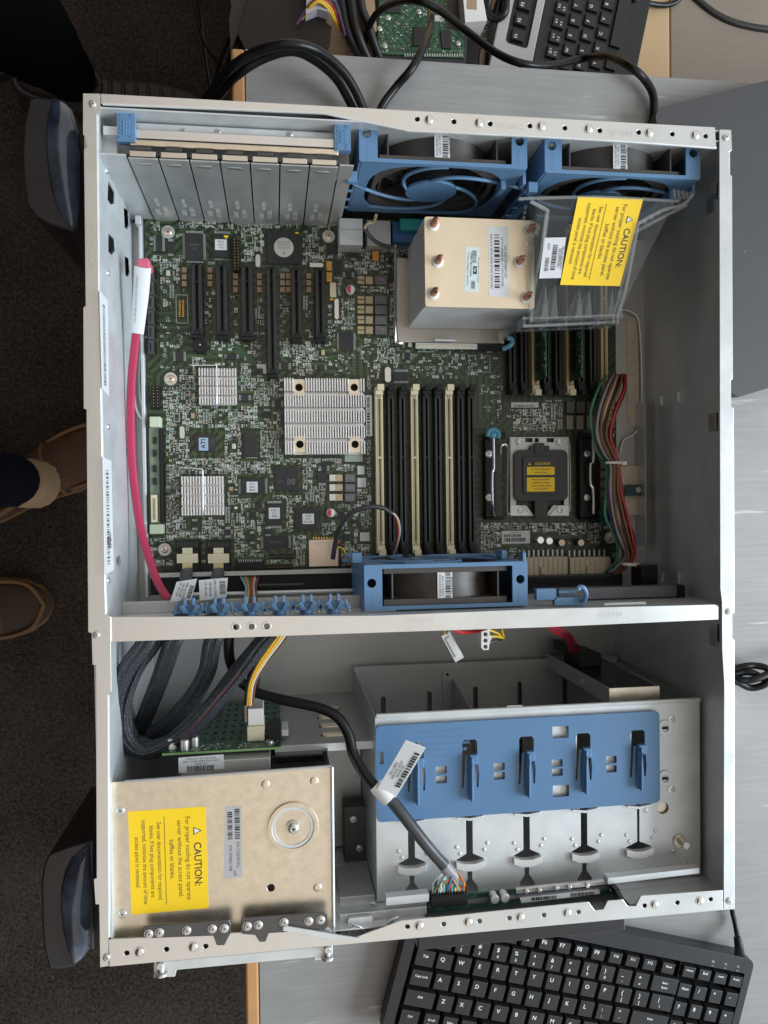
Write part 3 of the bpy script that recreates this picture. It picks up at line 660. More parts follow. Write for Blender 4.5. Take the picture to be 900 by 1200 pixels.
# sheet between the cages, with pressed louvres
mb = MB(); ys = at(360, 872, 0.05).y; xa = at(322, 872, .05).x; xb = at(440, 868, .05).x
lv = [rrect(xm-0.011, xm+0.011, zz-0.0045, zz+0.0045, 0.004, 3) for xm, zz in ((xb-0.030, -0.070), (xb-0.030, -0.095), (xb-0.030, -0.12), (xb-0.030, -0.145))]
mb.plate([(xa,-0.2),(xb,-0.2),(xb,-0.05),(xa,-0.05)], lv, ys-0.001, ys, STEELD, flip=lambda x,y,z:(x,z,y))
for xm, zz in ((xb-0.030, -0.070), (xb-0.030, -0.095), (xb-0.030, -0.12), (xb-0.030, -0.145)): mb.box(xm-0.0095, xm+0.0095, ys-0.0009, ys+0.0022, zz-0.0040, zz+0.0015, STEELW)
mb.box(xa, xb, ys-0.006, ys, -0.0502, -0.0490, STEEL); mb.build('louvred_sheet', cage, bevel=0.0003)
# darker bay between the two cages
mb = MB(); mb.box(xr+0.001, 0.1925, -L_+0.011, ys-0.003, -0.135, -0.132, STEELD)
mb.pbox(404, 945, 434, 1050, 0.105, 0.02, GREYP); mb.pbox(398, 1050, 440, 1068, 0.04, 0.05, STEELD)
mb.build('bay_floor', cage, bevel=0.0006)
for x, y, d in ((414,960,.104),(421,994,.104),(427,1038,.104),(399,1050,.05),(424,1047,.06),(436,1060,.03)):
    q = at(x, y, d); screw('screw', q.x, q.y, -d, 0.0028, cage, NICKEL)

# vertical green backplane board with the white power plug
bp = thing('backplane_board', 'green drive backplane board standing on edge behind the left drive cage', 'circuit board', (0.08, -0.45, -0.2))
yb_ = at(250, 882, 0.036).y; xa = at(190, 884, .036).x; xb = at(329, 876, .036).x
mb = MB(); mb.box(xa, xb, yb_, yb_+0.0016, -0.175, -0.036, PCBG); mb.box(xa, xb, yb_, yb_+0.0015, -0.0358, -0.0355, mat('board edge', (.22,.36,.14), .5)); mb.build('board', bp)
mb = MB()
for i in range(9):
    for j in range(7):
        x = xa+0.028+0.0066*i; z = -0.062-0.0165*j
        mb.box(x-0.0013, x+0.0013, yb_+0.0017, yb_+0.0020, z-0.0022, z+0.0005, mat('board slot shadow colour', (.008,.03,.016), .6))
for k in range(60):
    x = xa+rng.uniform(.003,.083); z = -0.036-rng.uniform(.002,.015); s = rng.uniform(.0004,.001)
    mb.box(x-s, x+s, yb_+0.0017, yb_+0.0022, z-s*.7, z+s*.7, rng.choice((SILK, SOLDER, TAN)))
mb.build('component', bp, kind='stuff')
for x, z in ((xa+0.006,-.046),(xa+0.014,-.050),(xa+0.0155,-.041),(xa+.022,-.047)):
    mb = MB(); mb.rod((x, yb_+.0016, z), (x, yb_+.009, z), .0032, WHITEP if x < xa+.01 else NICKEL, n=18); mb.rod((x, yb_+.009, z), (x, yb_+.0094, z), .0028, ALU, n=18); mb.build('capacitor', bp, bevel=.0003)
mb = MB(); cx = xa+0.0665; mb.box(cx-.0065, cx+.0065, yb_+.0017, yb_+.013, -.083, -.052, CREAM); mb.box(cx-.0058, cx+.0058, yb_+.013, yb_+.026, -.085, -.054, WHITEP)
mb.box(cx-.0085, cx-.0065, yb_+.014, yb_+.028, -.078, -.060, CREAM); mb.build('power_socket', bp, bevel=.0006)
mb = MB(); mb.box(cx+.009, cx+.019, yb_+.0017, yb_+.008, -.088, -.050, BLACK); mb.box(cx+.0192, cx+.0245, yb_+.002, yb_+.007, -.083, -.060, PAPER); mb.build('socket', bp, bevel=.0005)
mb = MB(); mb.rod((xb-.008, yb_+.0016, -.045), (xb-.008, yb_+.004, -.045), .0028, NICKEL); mb.build('screw', bp)

# right drive cage: steel body, blue key holder panel, sprung notches
rc = thing('drive_cage', 'wide steel drive cage with blue slotted panel at the lower right of the case', 'drive cage', (0.32, -0.50, -0.2))
DT = 0.035; zt = -DT
c = P2([(440,838),(818,822),(816.5,1045),(445,1066)], DT); yt = (c[0][1]+c[1][1])/2; yl = -L_+0.0105; xl = c[0][0]-0.0005; xr2 = XR-0.003
slots = []; sx = []
for px, y0, y1 in ((482,967,1008),(550,962,1002),(617,957,997),(684.5,952,992),(748,946,985)): sx.append((at(px, 975, DT).x, px))
mb = MB()
for k, (x, px) in enumerate(sx):
    a = 0.0026 if k < 4 else 0.0009
    yt_, ym_, yb2 = at(px, 962-k*4.5, DT).y, at(px, 1010-k*4.8, DT).y, at(px, 1026-k*4.8, DT).y
    slots.append([(x-a, yt_), (x-.0052, yt_+.004), (x-.0052, at(px, 870-4.3*k, DT).y), (x+.0058, at(px, 870-4.3*k, DT).y), (x+.0058, yt_+.004), (x+a, yt_), (x+a, ym_+.003), (x+.0105, ym_-.001), (x+.0105, ym_-.0062), (x-.0105, ym_-.0062), (x-.0105, ym_-.001), (x-a, ym_+.003)])
    if k < 4:
        yy = yb2
        slots.append([(x-.0018, yy), (x+.0018, yy), (x+.0018, yy-.006), (x+.006, yy-.012), (x+.0062, yl+.001), (x-.0050, yl+.001), (x-.0058, yy-.012), (x-.0018, yy-.006)])
rnd = [circ(*at(777, 947, DT)[:2], .0048, 14)]; q_ = at(777, 947, DT)
mb.plate([(xl, yl), (xr2, yl), (xr2, yt), (xl, yt)], slots + rnd, zt-.0012, zt, STEEL)
mb.cyl(q_.x, q_.y, zt-.005, zt-.0025, .006, STEELW, n=20); body = mb.build('top_plate', rc, bevel=.0003)
mb = MB()
for k, (x, px) in enumerate(sx):
    mb = MB(); ym_ = at(px, 1010-k*4.8, DT).y; a = ym_ - .0035
    mb.sbox([(x-.0112,a-.0030),(x-.004,a-.0056),(x+.004,a-.0056),(x+.0112,a-.0030),(x+.0112,a+.0022),(x+.004,a+.0001),(x-.004,a+.0001),(x-.0112,a+.0022)], zt-.002, zt+.0034, mat('bright spring steel', (.70,.71,.71), .35, .3)); mb.build('spring_clip', body, bevel=.0004); mb = MB()
    b_ = at(px, 962-k*4.5, DT).y - .0005
    mb.sbox([(x-.0105,b_+.0006),(x,b_-.0014),(x+.0105,b_+.0006),(x+.0105,b_+.0022),(x,b_+.0008),(x-.0105,b_+.0022)], zt+.0002, zt+.0030, STEEL); mb.build('spring_tab', body, bevel=.0004)
mb = MB()
for k, (x, px) in enumerate(sx):
    ym_ = at(px, 1010-k*4.8, DT).y
    for dx, dy in ((-.012,.009),(.012,.0105),(-.0095,.0038),(.0095,.0055)): mb.dome(x+dx+.002, ym_+dy, zt, .0016, .0008, STEEL, 12)
mb.build('dimple', body)
mb = MB(); p = at(796, 985, DT)
mb.cyl(p.x, p.y, zt, zt+.002, .0055, STEELW, n=20); mb.cyl(p.x+.001, p.y, zt+.002, zt+.010, .0030, NICKEL, n=12)
mb.build('stud', body, bevel=.0004)
for x, y in ((787,843),(787,925),(797,985),(789,998),(806,992),(757,950),(803,1012)): q = at(x, y, DT); screw('rivet', q.x, q.y, zt, .0022 if x != 787 else .0034, body, NICKEL, .0007)
mb = MB()
for y in (853, 912): mb = MB(); q = at(779, y, DT); mb.ring(q.x, q.y, zt, zt+.0012, .0028, .0065, STEEL); mb.box(q.x-.0022, q.x+.0022, q.y-.001, q.y+.001, zt+.0001, zt+.0009, GAP); mb.build('pressed_mount', body, bevel=.0005)
# body walls
mb = MB(); mb.box(xl, xl+.001, yl, yt, -.2, zt-.0013, STEELD); mb.build('side_wall', rc); mb = MB(); mb.box(xr2-.001, xr2, yl, yt, -.2, zt-.0013, STEELD)
mb.build('side_wall', rc)
# the cage is open towards the partition: slotted floor and divider seen inside
mb = MB(); DF = .188; hz = [rrect(x-.0024, x+.0024, at(600, 840, DF).y-.06, at(600, 807-.06*(px-480), DF).y, .0023, 3) for px in (449, 503, 557, 609, 662) for x in [at(px, 820, DF).x]]
mb.plate([(xl+.001, yl+.002), (xr2-.001, yl+.002), (xr2-.001, yt-.001), (xl+.001, yt-.001)], hz, -DF-.001, -DF, STEELD); mb.box(xl, xr2, yt-.001, yt+.005, -DF-.003, -DF+.002, STEELD)
mb.build('cage_floor', rc)
xd = at(524, 800, DF).x
mb = MB(); mb.box(xd-.0045, xd+.0045, yt-.09, yt-.002, -DF+.0001, -DF+.0016, STEELD); mb.cyl(xd, yt-.006, -DF+.0016, -DF+.0018, .0014, GAP)
mb.add([(xd+.0045, yt-.010, -DF+.002), (xd+.0045, yt-.05, -DF+.002), (xd+.0045, yt-.05, -.060), (xd+.0045, yt-.028, -.060), (xd+.0057, yt-.010, -DF+.002), (xd+.0057, yt-.05, -DF+.002), (xd+.0057, yt-.05, -.060), (xd+.0057, yt-.028, -.060)], [(0,1,2,3),(7,6,5,4),(0,3,7,4),(3,2,6,7)], STEELD)
mb.build('divider', rc, bevel=.0004)
mb = MB(); mb.tube([(xl+.001, yt+.0005, zt+.0006), (xr2-.0005, yt+.0005, zt+.0006)], .0018, STEEL, sub=1); q = at(603, 830, DT); mb.box(q.x-.006, q.x+.006, q.y+.0004, q.y+.0022, zt-.001, zt+.0004, STEELD); mb.build('folded_edge', rc)
# blue panel
DB = 0.031; pb = P2([(440,852),(773,832),(773,940),(440,965)], DB)
bx0, bx1 = pb[0][0], pb[1][0]; by1 = (pb[0][1]+pb[1][1])/2; by0 = (pb[2][1]+pb[3][1])/2 
hs = []; fing = []
H_ = by1-by0
fx = [at(px, 900, DB).x for px in (488, 551, 617.5, 684, 748)]
for x in fx:
    yt1 = by1-H_*.225; yb1 = by0+H_*.30
    hs.append([(x-.0060, yt1), (x-.0045, yt1+.002), (x+.0040, yt1+.002), (x+.0055, yt1), (x+.0055, yt1-.012), (x+.0068, yb1+.010), (x+.0062, yb1), (x+.0050, yb1), (x+.0034, yt1-.0105), (x-.0036, yt1-.0105), (x-.0054, yb1), (x-.0066, yb1), (x-.0068, yb1+.010), (x-.0060, yt1-.012)])
for px in (517, 585, 653, 716.5):
    x = at(px, 895, DB).x; ym = by1-H_*.46
    for k in (0, 1): hs.append(rrect(x-.0042, x+.0042, ym-.0055-.0072*k, ym-.0072*k, .0005, 2))
for px, fy in ((657, .17), (657, .80)): x = at(px, 880, DB).x; y = by1-H_*fy; hs.append(rrect(x-.0064, x+.0064, y-.0045, y+.0045, .0006, 2))
x = at(447, 890, DB).x; hs.append(rrect(x-.0014, x+.0014, by1-H_*.40, by1-H_*.27, .0003, 2))
mb = MB(); mb.plate(rrect(bx0, bx1, by0, by1, .004), hs, -DB-.0015, -DB, BLUEM); o = mb.build('blue_panel', rc, bevel=.0005)
for x in fx:
    yt1 = by1-H_*.225; yb1 = by0+H_*.30; mb = MB()
    mb.box(x-.0012, x+.0052, yt1-.016, yt1-.0085, -DB-.0005, -DB+.004, BLUEM)
    mb.add([(x-.0018,yt1-.013,-DB+.003),(x+.0022,yt1-.013,-DB+.003),(x+.0018,yb1-.003,-DB+.0004),(x-.0006,yb1-.010,-DB+.0004),(x-.0022,yb1-.003,-DB+.0004),
            (x+.0,yt1-.013,-DB+.008),(x+.0,yb1-.008,-DB+.004)], [(0,4,6,5),(4,3,6),(3,2,6),(2,1,5,6),(1,0,5)], BLUEM)
    mb.box(x-.0008, x+.0008, yb1-.009, yt1-.010, -DB-.001, -DB+.0068, BLUEM)
    mb.build('spring_finger', o, bevel=.0006)
mb = MB()
for i, t in enumerate(('PRESS SPRING TO RELEASE', 'DIVIDERS AND DRIVE BLANKS', 'STORE UNUSED DRIVE SCREWS', 'IN THIS PANEL ON THE SIDE', 'OF CAGE')):
    mb.text(t, at(517,880,DB).x, by1-.0065-.0048*i, -DB+.0002, .0031, mat('raised blue print', (.12,.27,.52), .4), 0)
mb.build('lettering', o)
# stub bracket strips beside the front rim
mb = MB(); mb.sbox([tuple(at(x,y,.012)[:2]) for x, y in ((712,1029),(820,1017),(820,1024),(712,1037))][::-1], -.02, -.012, STEEL); mb.build('front_strip', rc, bevel=.0006); mb = MB(); mb.sbox([tuple(at(x,y,.012)[:2]) for x, y in ((452,1052),(503,1047),(503,1057),(452,1062))][::-1], -.02, -.012, STEEL)
mb.build('front_strip', rc, bevel=.0006)

# upright drive behind the cage, its plug and red cable
od = thing('optical_drive', 'slim grey metal drive standing on end behind the blue panelled cage', 'drive', (0.4, -0.42, -0.2))
zt2 = -.048; a = at(713, 826, .048); b = at(773, 802, .048)
mb = MB(); x0_, x1_, y0_, y1_ = a.x, b.x, a.y, at(743, 806, .048).y
mb.box(x0_, x1_, y0_, y1_-.0015, -.195, zt2, STEELD); mb.box(x0_, x0_+.0012, y1_-.0015, y1_+.001, -.195, zt2, STEELD); mb.box(x1_-.0012, x1_, y1_-.0015, y1_+.001, -.195, zt2, STEELD)
mb.box(x0_+.0002, x1_-.0002, y0_+.0002, y1_+.0008, zt2, zt2+.001, STEELW)
body_ = mb.build('drive_body', od, bevel=.0012)
mb = MB(); mb.box(x0_+.003, x1_-.003, y1_-.0014, y1_, -.19, zt2-.004, BLACKG); mb.build('drive_tray', od)
mb = MB(); mb.rod((x0_-.0002, (y0_+y1_)/2, -.10), (x0_-.002, (y0_+y1_)/2, -.10), .0042, STEELD); mb.rod((x0_-.002, (y0_+y1_)/2, -.10), (x0_-.0028, (y0_+y1_)/2, -.10), .0022, NICKEL); mb.build('screw', od)
mb = MB(); xm = x0_+.018; mb.box(xm-.011, xm+.010, y1_+.0002, y1_+.012, -.165, -.125, BLACK); mb.box(xm-.013, xm-.0005, y1_+.006, y1_+.016, -.185, -.150, BLACK); mb.build('plug', od, bevel=.0008)

# ================================================================== FANS
FBODY = mat('fan housing', (0.070, 0.062, 0.056), 0.4, 0, 0.2, 30)
FBLADE = mat('fan blade', (0.022, 0.022, 0.025), 0.3)
def fan(x0, x1, ys, th, dt, label, grp, h=0.098, face=-1):
    """x0..x1 width, ys = y of the grille side (south for face -1, north for +1), th thickness, dt = depth of the top"""
    root = thing('cooling_fan', label, 'fan', ((x0+x1)/2, ys - face*th/2, -dt-h), grp)
    cx = (x0+x1)/2; hw = (x1-x0)/2; yn = ys - face*th; ya, yb = min(ys, yn), max(ys, yn); zt = -dt; zb = zt-h; cz = (zt+zb)/2 - .001
    wx0, wx1, wy0, wy1 = x0+hw*.215, x1-hw*.19, ya+th*.085, yb-th*.09
    mb = MB(); mb.plate(rrect(x0, x1, ya, yb, .0012, 2), [rrect(wx0, wx1, wy0, wy1, .0006, 2), circ(x0+hw*.09, yb-th*.40, .0033, 18), circ(x1-hw*.09, yb-th*.40, .0033, 18)], zt-.0022, zt, BLUE)
    mb.box(x0, x0+.002, ya+.0003, yb-.0003, zb, zt-.0023, BLUE); mb.box(x1-.002, x1, ya+.0003, yb-.0003, zb, zt-.0023, BLUE); mb.box(x0+.002, x1-.002, ya+.0003, yb-.0003, zb, zb+.002, BLUE)
    R = h*.468
    def f(x, y, z): return (x, z, y)
    for s_, y_ in ((1, ya), (-1, yb)):
        lo, hi = (y_, y_+.0018) if s_ == 1 else (y_-.0018, y_)
        rr = []; RX = hw*.87
        for i in range(36):
            t = 2*math.pi*i/36; c_, n_ = math.cos(t), math.sin(t)
            k = 1/((abs(c_)**3.2 + abs(n_)**3.2)**(1/3.2)); rr.append((cx + RX*c_*k*.96, cz + R*n_*k))
        mb.plate([(x0+.002, zb+.002), (x1-.002, zb+.002), (x1-.002, zt-.0023), (x0+.002, zt-.0023)], [rr], lo, hi, BLUE, flip=f)
    fr = mb.build('frame', root, bevel=.0006)
    # embossed unlock marks
    mb = MB()
    for xx in (x0+hw*.10, x1-hw*.10):
        mb.text('O', xx, ya+th*.22, zt+.0002, .0035, mat('raised blue print', (.12,.27,.52), .4)); mb.text('|', xx, ya+th*.36, zt+.0002, .004, mat('raised blue print', (.12,.27,.52), .4)); mb.text('v', xx, ya+th*.10, zt+.0002, .0045, mat('raised blue print', (.12,.27,.52), .4))
    mb.build('lettering', fr)
    # grille with swirling vanes
    mb = MB(); yg = ys + face*(-.0008)
    hx = cx - .000
    yh0, yh1 = (yg-.0012, yg+.0012)
    mb.rod((hx, yh0, cz), (hx, yh1, cz), .0200, BLUE, n=40)
    for k in range(5):
        a0 = k*2*math.pi/5 + .5; pts = []
        for i in range(9):
            t = i/8; a = a0 + t*1.5*face; r = .0195 + (R*1.02-.0195)*t
            pts.append((hx + math.cos(a)*r*(1 + .55*t*t), yg, cz + math.sin(a)*min(r, R*.99)))
        mb.tube(pts, .0013, BLUE, n=8, sub=3, b=.0016, up=(0,1,0))
    mb.build('grille', root, bevel=.0005)
    # black fan inside: two square flanges, round barrel, motor
    mb = MB(); g0, g1 = ya+.0022, yb-.0022
    ri = h*.445; xw = hw*.76
    ci = circ(cx, cz, ri, 36)
    for lo, hi in ((g0, g0+.0050), (g1-.0050, g1)): mb.plate([(cx-xw, zb+.004), (cx+xw, zb+.004), (cx+xw, zt-.004), (cx-xw, zt-.004)], [ci], lo, hi, FBODY, flip=f)
    n = 36; vs = []
    for y_, k in ((g0+.003, 1.03), (g0+th*.35, .99), (g1-th*.35, .99), (g1-.003, 1.03)): vs += [(cx+ri*k*math.cos(2*math.pi*i/n), y_, cz+ri*k*math.sin(2*math.pi*i/n)) for i in range(n)]
    mb.add(vs, [(j*n+i, j*n+(i+1)%n, (j+1)*n+(i+1)%n, (j+1)*n+i) for j in range(3) for i in range(n)], FBODY)
    for s_ in (-1, 1): mb.box(cx+s_*xw*.86-.0007, cx+s_*xw*.86+.0007, g0+.003, g1-.003, zb+.01, zt-.005, FBODY)
    mb.rod((cx, g0+.001, cz), (cx, g1-.001, cz), .0185, FBLADE, n=32)
    hsg = mb.build('housing', root, bevel=.0004)
    for k in range(7):
        a0 = k*2*math.pi/7; mb = MB(); vs = []; m_ = 5
        for i in range(m_):
            r = .018 + (ri*.95-.018)*i/(m_-1)
            for sgn in (-1, 1):
                a = a0 + .30*sgn + .12*i; vs.append((cx + r*math.cos(a), (g0+g1)/2 + sgn*th*.22, cz + r*math.sin(a)))
        vs2 = [(x, y+.001, z) for x, y, z in vs]; N = len(vs)
        fs = [(2*i, 2*i+2, 2*i+3, 2*i+1) for i in range(m_-1)]; fs += [tuple(q+N for q in f_[::-1]) for f_ in fs]
        fs += [(0,1,N+1,N), (N-2,N-1,2*N-1,2*N-2)[::-1]]
        mb.add(vs+vs2, fs, FBLADE); mb.build('blade', root)
    # paper label bent over the barrel
    lx = cx - hw*.01; lw = hw*.092; zl = zt-.0042
    mb = MB(); mb.box(lx-lw, lx+lw, wy0+.0004, wy1-.001, zl-.0006, zl, PAPER); lb = mb.build('part_label', root)
    mb = MB(); barcode(mb, lx+lw*.05, lx+lw*.75, wy0+.002, wy1-.003, zl+.0001, rng)
    ym = (wy0+wy1)/2
    mb.text('492120-002 REV B', lx-lw*.68, ym, zl+.0001, .0021, INK, -1.57); mb.text('FAN 12V 92MM', lx-lw*.32, ym, zl+.0001, .0021, INK, -1.57); mb.text('REPLACE WITH', lx+lw*.88, ym, zl+.0001, .0018, INK, -1.57); mb.build('lettering', lb)
    # guide tabs and hooks on the sides
    mb = MB()
    for i in range(4): mb.box(x0-.006, x0-.0002, ys+face*.0015, ys+face*.0030, zt-.030-.017*i-.003, zt-.030-.017*i, BLUE)
    mb.box(x0-.0072, x0-.0055, ys+face*.001, ys+face*.0035, zt-.088, zt-.018, BLUE); mb.box(x0-.0071, x0+.0001, ys+face*.0002, ys+face*.008, zt-.022, zt-.016, BLUE); mb.build('guide_rack', root, bevel=.0006); mb = MB()
    mb.box(x1+.0002, x1+.003, ys-face*.004, ys+face*.006, zt-.022, zt-.012, BLUE); mb.build('guide_tab', root, bevel=.0006); mb = MB(); mb.box(x1-.014, x1-.010, ys+face*.0002, ys+face*.007, zt-.035, zt-.020, BLUE)
    mb.build('guide_tab', root, bevel=.0006)
    return root
a = at(421, 190, .011); b = at(618, 197, .011)
fan(a.x, b.x, (a.y+b.y)/2, .033, .011, 'blue framed cooling fan with spiral grille at the rear, left of its pair', 'hot plug cooling fans')
a = at(638.5, 201, .011); b = at(820.7, 212, .011)
fan(a.x, b.x, (a.y+b.y)/2, .033, .011, 'blue framed cooling fan behind the clear baffle in the rear right corner', 'hot plug cooling fans')
a = at(426.5, 664, .020); b = at(618, 656, .020); bs = at(520, 713, .020)
fan(a.x, b.x, (a.y+b.y)/2, (a.y+b.y)/2-bs.y, .020, 'blue framed cooling fan below the long memory slots at the partition', 'hot plug cooling fans', face=1)

# ================================================================== MAIN BOARD
BD = 0.125
bo = MB().rect(173, 257, 722, 668, BD)
board = thing('motherboard', 'large dark green main board crowded with chips and slots in the open case', 'motherboard', ((bo[0]+bo[1])/2, (bo[2]+bo[3])/2, -TR))
mb = MB(); mb.sbox([(bo[0], bo[2]), (bo[1], bo[2]), (bo[1], bo[3]), (bo[0], bo[3])], -BD-.0018, -BD, PCB); mb.build('board', board, smooth=False)
mb = MB()
for x, y in ((197,272),(385,277),(200,444),(193,644),(715,630)): p = at(x, y, BD); mb.cyl(p.x, p.y, -TR+.0002, -BD-.0019, .0035, NICKEL)
mb.build('standoff', board)
EX = []                     # picture rectangles taken by large components
def ex(a, b, c, d, g=1.5): EX.append((a-g, b-g, c+g, d+g))
def comp(name, boxes, exr=None, bevel=.0003, parent=board, **k):
    q = MB()
    for bx in boxes: q.pbox(*bx[:4], bx[4], bx[5], bx[6])
    if exr: ex(*exr)
    return q.build(name, parent, bevel=bevel, **k)
def legs(q, x0, y0, x1, y1, d, sides='lrtb', step=1.25, ln=3.0):
    X0, X1, Y0, Y1 = q.rect(x0, y0, x1, y1, d); s = mmpp((x0+x1)/2, (y0+y1)/2, d); st = step*s; l_ = ln*s; z0 = -BD+.0001
    t = X0 + st
    while t < X1 - st*.5:
        if 't' in sides: q.box(t, t+st*.5, Y1, Y1+l_, z0, z0+.0006, SOLDER)
        if 'b' in sides: q.box(t, t+st*.5, Y0-l_, Y0, z0, z0+.0006, SOLDER)
        t += st
    t = Y0 + st
    while t < Y1 - st*.5:
        if 'l' in sides: q.box(X0-l_, X0, t, t+st*.5, z0, z0+.0006, SOLDER)
        if 'r' in sides: q.box(X1, X1+l_, t, t+st*.5, z0, z0+.0006, SOLDER)
        t += st
def chip(x0, y0, x1, y1, sides='', h=.0022, label=None, txt=None, sub=None, sticker=None):
    d = BD-h-.0002; q = MB(); q.pbox(x0, y0, x1, y1, d, h, CHIP)
    if sides: legs(q, x0, y0, x1, y1, BD-.0005, sides)
    if sub: q.pbox(sub[0], sub[1], sub[2], sub[3], BD-.0009, .0008, PCBG if len(sub) < 5 else sub[4])
    o = q.build('chip', board, bevel=.0002); g = 3 if sides else 1
    ex(x0, y0, x1, y1, g+.5)
    if sub: ex(*sub[:4])
    if txt:
        t = MB(); p = at((x0+x1)/2, (y0+y1)/2, d); s = mmpp((x0+x1)/2, (y0+y1)/2, d)
        for i, s_ in enumerate(txt): t.text(s_, p.x, p.y+(len(txt)/2-.5-i)*s*4.5, p.z+.00008, s*3.6, CHIPT, 0)
        t.build('lettering', o)
    if sticker:
        a, b, c, e_ = sticker[:4]; t = MB(); t.pbox(a, b, c, e_, d-.0001, .00012, PAPER); lb = t.build('sticker', o); t = MB(); p = at((a+c)/2, (b+e_)/2, d-.00015); s = mmpp(a, b, d)
        for i, s_ in enumerate(sticker[4]): t.text(s_, p.x, p.y+(len(sticker[4])/2-.5-i)*s*3.6, -d+.00018, s*3.1, INKG, 0, True)
        t.build('lettering', lb)
    return o
for x, y in ((197,272),(385,277),(200,444),(193,644),(715,630)):
    p = at(x, y, BD); q = MB(); q.ring(p.x, p.y, -BD, -BD+.0002, .0042, .0053, SOLDER); q.cyl(p.x, p.y, -BD, -BD+.0003, .0046, NICKEL); q.build('mounting_pad', board)
    screw('screw', p.x, p.y, -BD+.0003, .0036, board, mat('warm plated screw', (.66,.55,.46), .3, .9)); ex(x-8, y-8, x+8, y+8)

chip(217,273.5,238,305, 'lrtb', txt=('8X4004','T55')); chip(250,274,270,302, 'tb', .0028, sticker=(252,280.5,266,293,('BIOS','REV2','A14')))
q = MB(); p = at(265, 277, BD-.0032); q.box(p.x-.0018, p.x+.0018, p.y-.0007, p.y+.0007, p.z, p.z+.0002, YELLOW); q.box(p.x-.0007, p.x+.0007, p.y-.0018, p.y-.00071, p.z, p.z+.0002, YELLOW); q.build('paint_mark', board)
def headerblk(x0, y0, x1, y1, nx, ny, h=.006, m=BLACK):
    q = MB(); q.pbox(x0, y0, x1, y1, BD-h, h-.0001, m); X0, X1, Y0, Y1 = q.rect(x0, y0, x1, y1, BD-h)
    for i in range(nx):
        for j in range(ny):
            x = X0+(X1-X0)*(i+.5)/nx; y = Y0+(Y1-Y0)*(j+.5)/ny; q.box(x-.00035, x+.00035, y-.00035, y+.00035, -BD+h+.0001, -BD+h+.0008, GOLD if m is BLACK else NICKEL)
    ex(x0, y0, x1, y1); return q.build('pin_header', board, bevel=.0003)
headerblk(273,279,281,317, 2, 11, .007); headerblk(177.5,452,187,478, 2, 7, .006)
chip(313,271,352,309, sub=(312,270,353,310,PCB), h=.0014)
p = at(332.5,290, BD-.0018); q = MB(); q.cyl(p.x, p.y, -BD+.0017, -BD+.0021, .0082, NICKEL, n=32); o = q.build('chip_cap', board)
q = MB(); s_ = -BD+.00215
for i, t in enumerate(('BROADCOM','BCM5715C','TB0946 P22','')): q.text(t, p.x, p.y+.004-.0023*i, s_, .0019, INKG)
q.text('B', p.x, p.y-.005, s_, .0028, INK, 0, True); q.build('lettering', o)
q = MB(); p = at(348, 273, BD-.002); q.box(p.x-.0014, p.x+.0014, p.y-.0006, p.y+.0006, p.z-.0002, p.z+.0001, YELLOW); q.build('paint_mark', board)
for r in ((299.5,298,305,313),(362,308,379,313),(210.5,499.5,216,514),(392,350,397,374),(451,430,458,448)): 
    q = MB(); x0,x1,y0,y1 = q.rect(*r, BD-.003); q.plate(rrect(x0,x1,y0,y1,min(x1-x0,y1-y0)*.48,5), [], -BD+.0001, -BD+.003, NICKEL); q.build('crystal', board, bevel=.0005); ex(*r)
for i, r in enumerate(((382.5,306,389,317),(382.5,319,389,330),(386.5,331,394,348),(386.5,349,391,352),(436.5,294,444,305))):
    comp('tantalum_capacitor', [(*r, BD-.003, .0029, ORANGE if i != 2 else CREAM)], r)
# expansion slots: black bodies with a central slit, a key rib and an end latch
def card_slot(x0, x1, y0, y1, key):
    h = .0110; d = BD-h; q = MB(); X0, X1, Y0, Y1 = q.rect(x0, y0, x1, y1, d); cx = (X0+X1)/2; w_ = (X1-X0)
    q.plate([(X0,Y0),(X1,Y0),(X1,Y1),(X0,Y1)], [[(cx-w_*.09,Y0+.0045),(cx+w_*.09,Y0+.0045),(cx+w_*.09,key-.0006),(cx-w_*.09,key-.0006)], [(cx-w_*.09,key+.0006),(cx+w_*.09,key+.0006),(cx+w_*.09,Y1-.0016),(cx-w_*.09,Y1-.0016)]], -BD+.004, -d, BLACK)
    q.box(X0,X1,Y0,Y1,-BD+.0001,-BD+.0039, BLACK); o = q.build('expansion_slot', board, bevel=.0003)
    q = MB(); t = Y0+.005
    while t < Y1-.002:
        for s_ in (-1, 1): q.box(cx+s_*w_*.27-.00045, cx+s_*w_*.27+.00045, t, t+.0005, -d, -d+.00012, GREYP)
        t += .001
    for s_ in (-1,1): q.box(cx+s_*w_*.40-.0002, cx+s_*w_*.40+.0002, Y0+.001, Y1-.001, -d, -d+.00015, GREYP)
    q.build('contact_row', o); q = MB(); q.box(X0-.0002, X1+.0002, Y0-.0030, Y0-.0002, -BD+.0001, -d+.0004, BLACK); q.build('slot_end', o, bevel=.0006)
    ex(x0, y0, x1, y1+4)
for x0, x1, y0, y1 in ((224.5,237,308,392),(253.5,266.5,309.5,393),(283,296.5,311,394),(313,324.5,313,438),(341.5,353.5,314,396),(369.5,381.5,315,396)):
    card_slot(x0, x1, y0, y1, at((x0+x1)/2, 330, BD-.011).y)
for x0, y0 in ((213,313),(243,313),(273,320),(301,320),(328,320),(335,320),(359,320)):
    for k in range(3): comp('capacitor', [(x0, y0+8*k, x0+6, y0+6.4+8*k, BD-.0022, .0021, TAN)], (x0, y0+8*k, x0+6, y0+7+8*k), .0004)
p = at(234.4, 404, BD-.009); q = MB(); q.cyl(p.x, p.y, -BD+.0001, -BD+.009, .0060, BLACK, n=32); q.cyl(p.x, p.y, -BD+.009, -BD+.0094, .0006, ALU); q.build('buzzer', board, bevel=.0008); ex(224, 394, 246, 416)
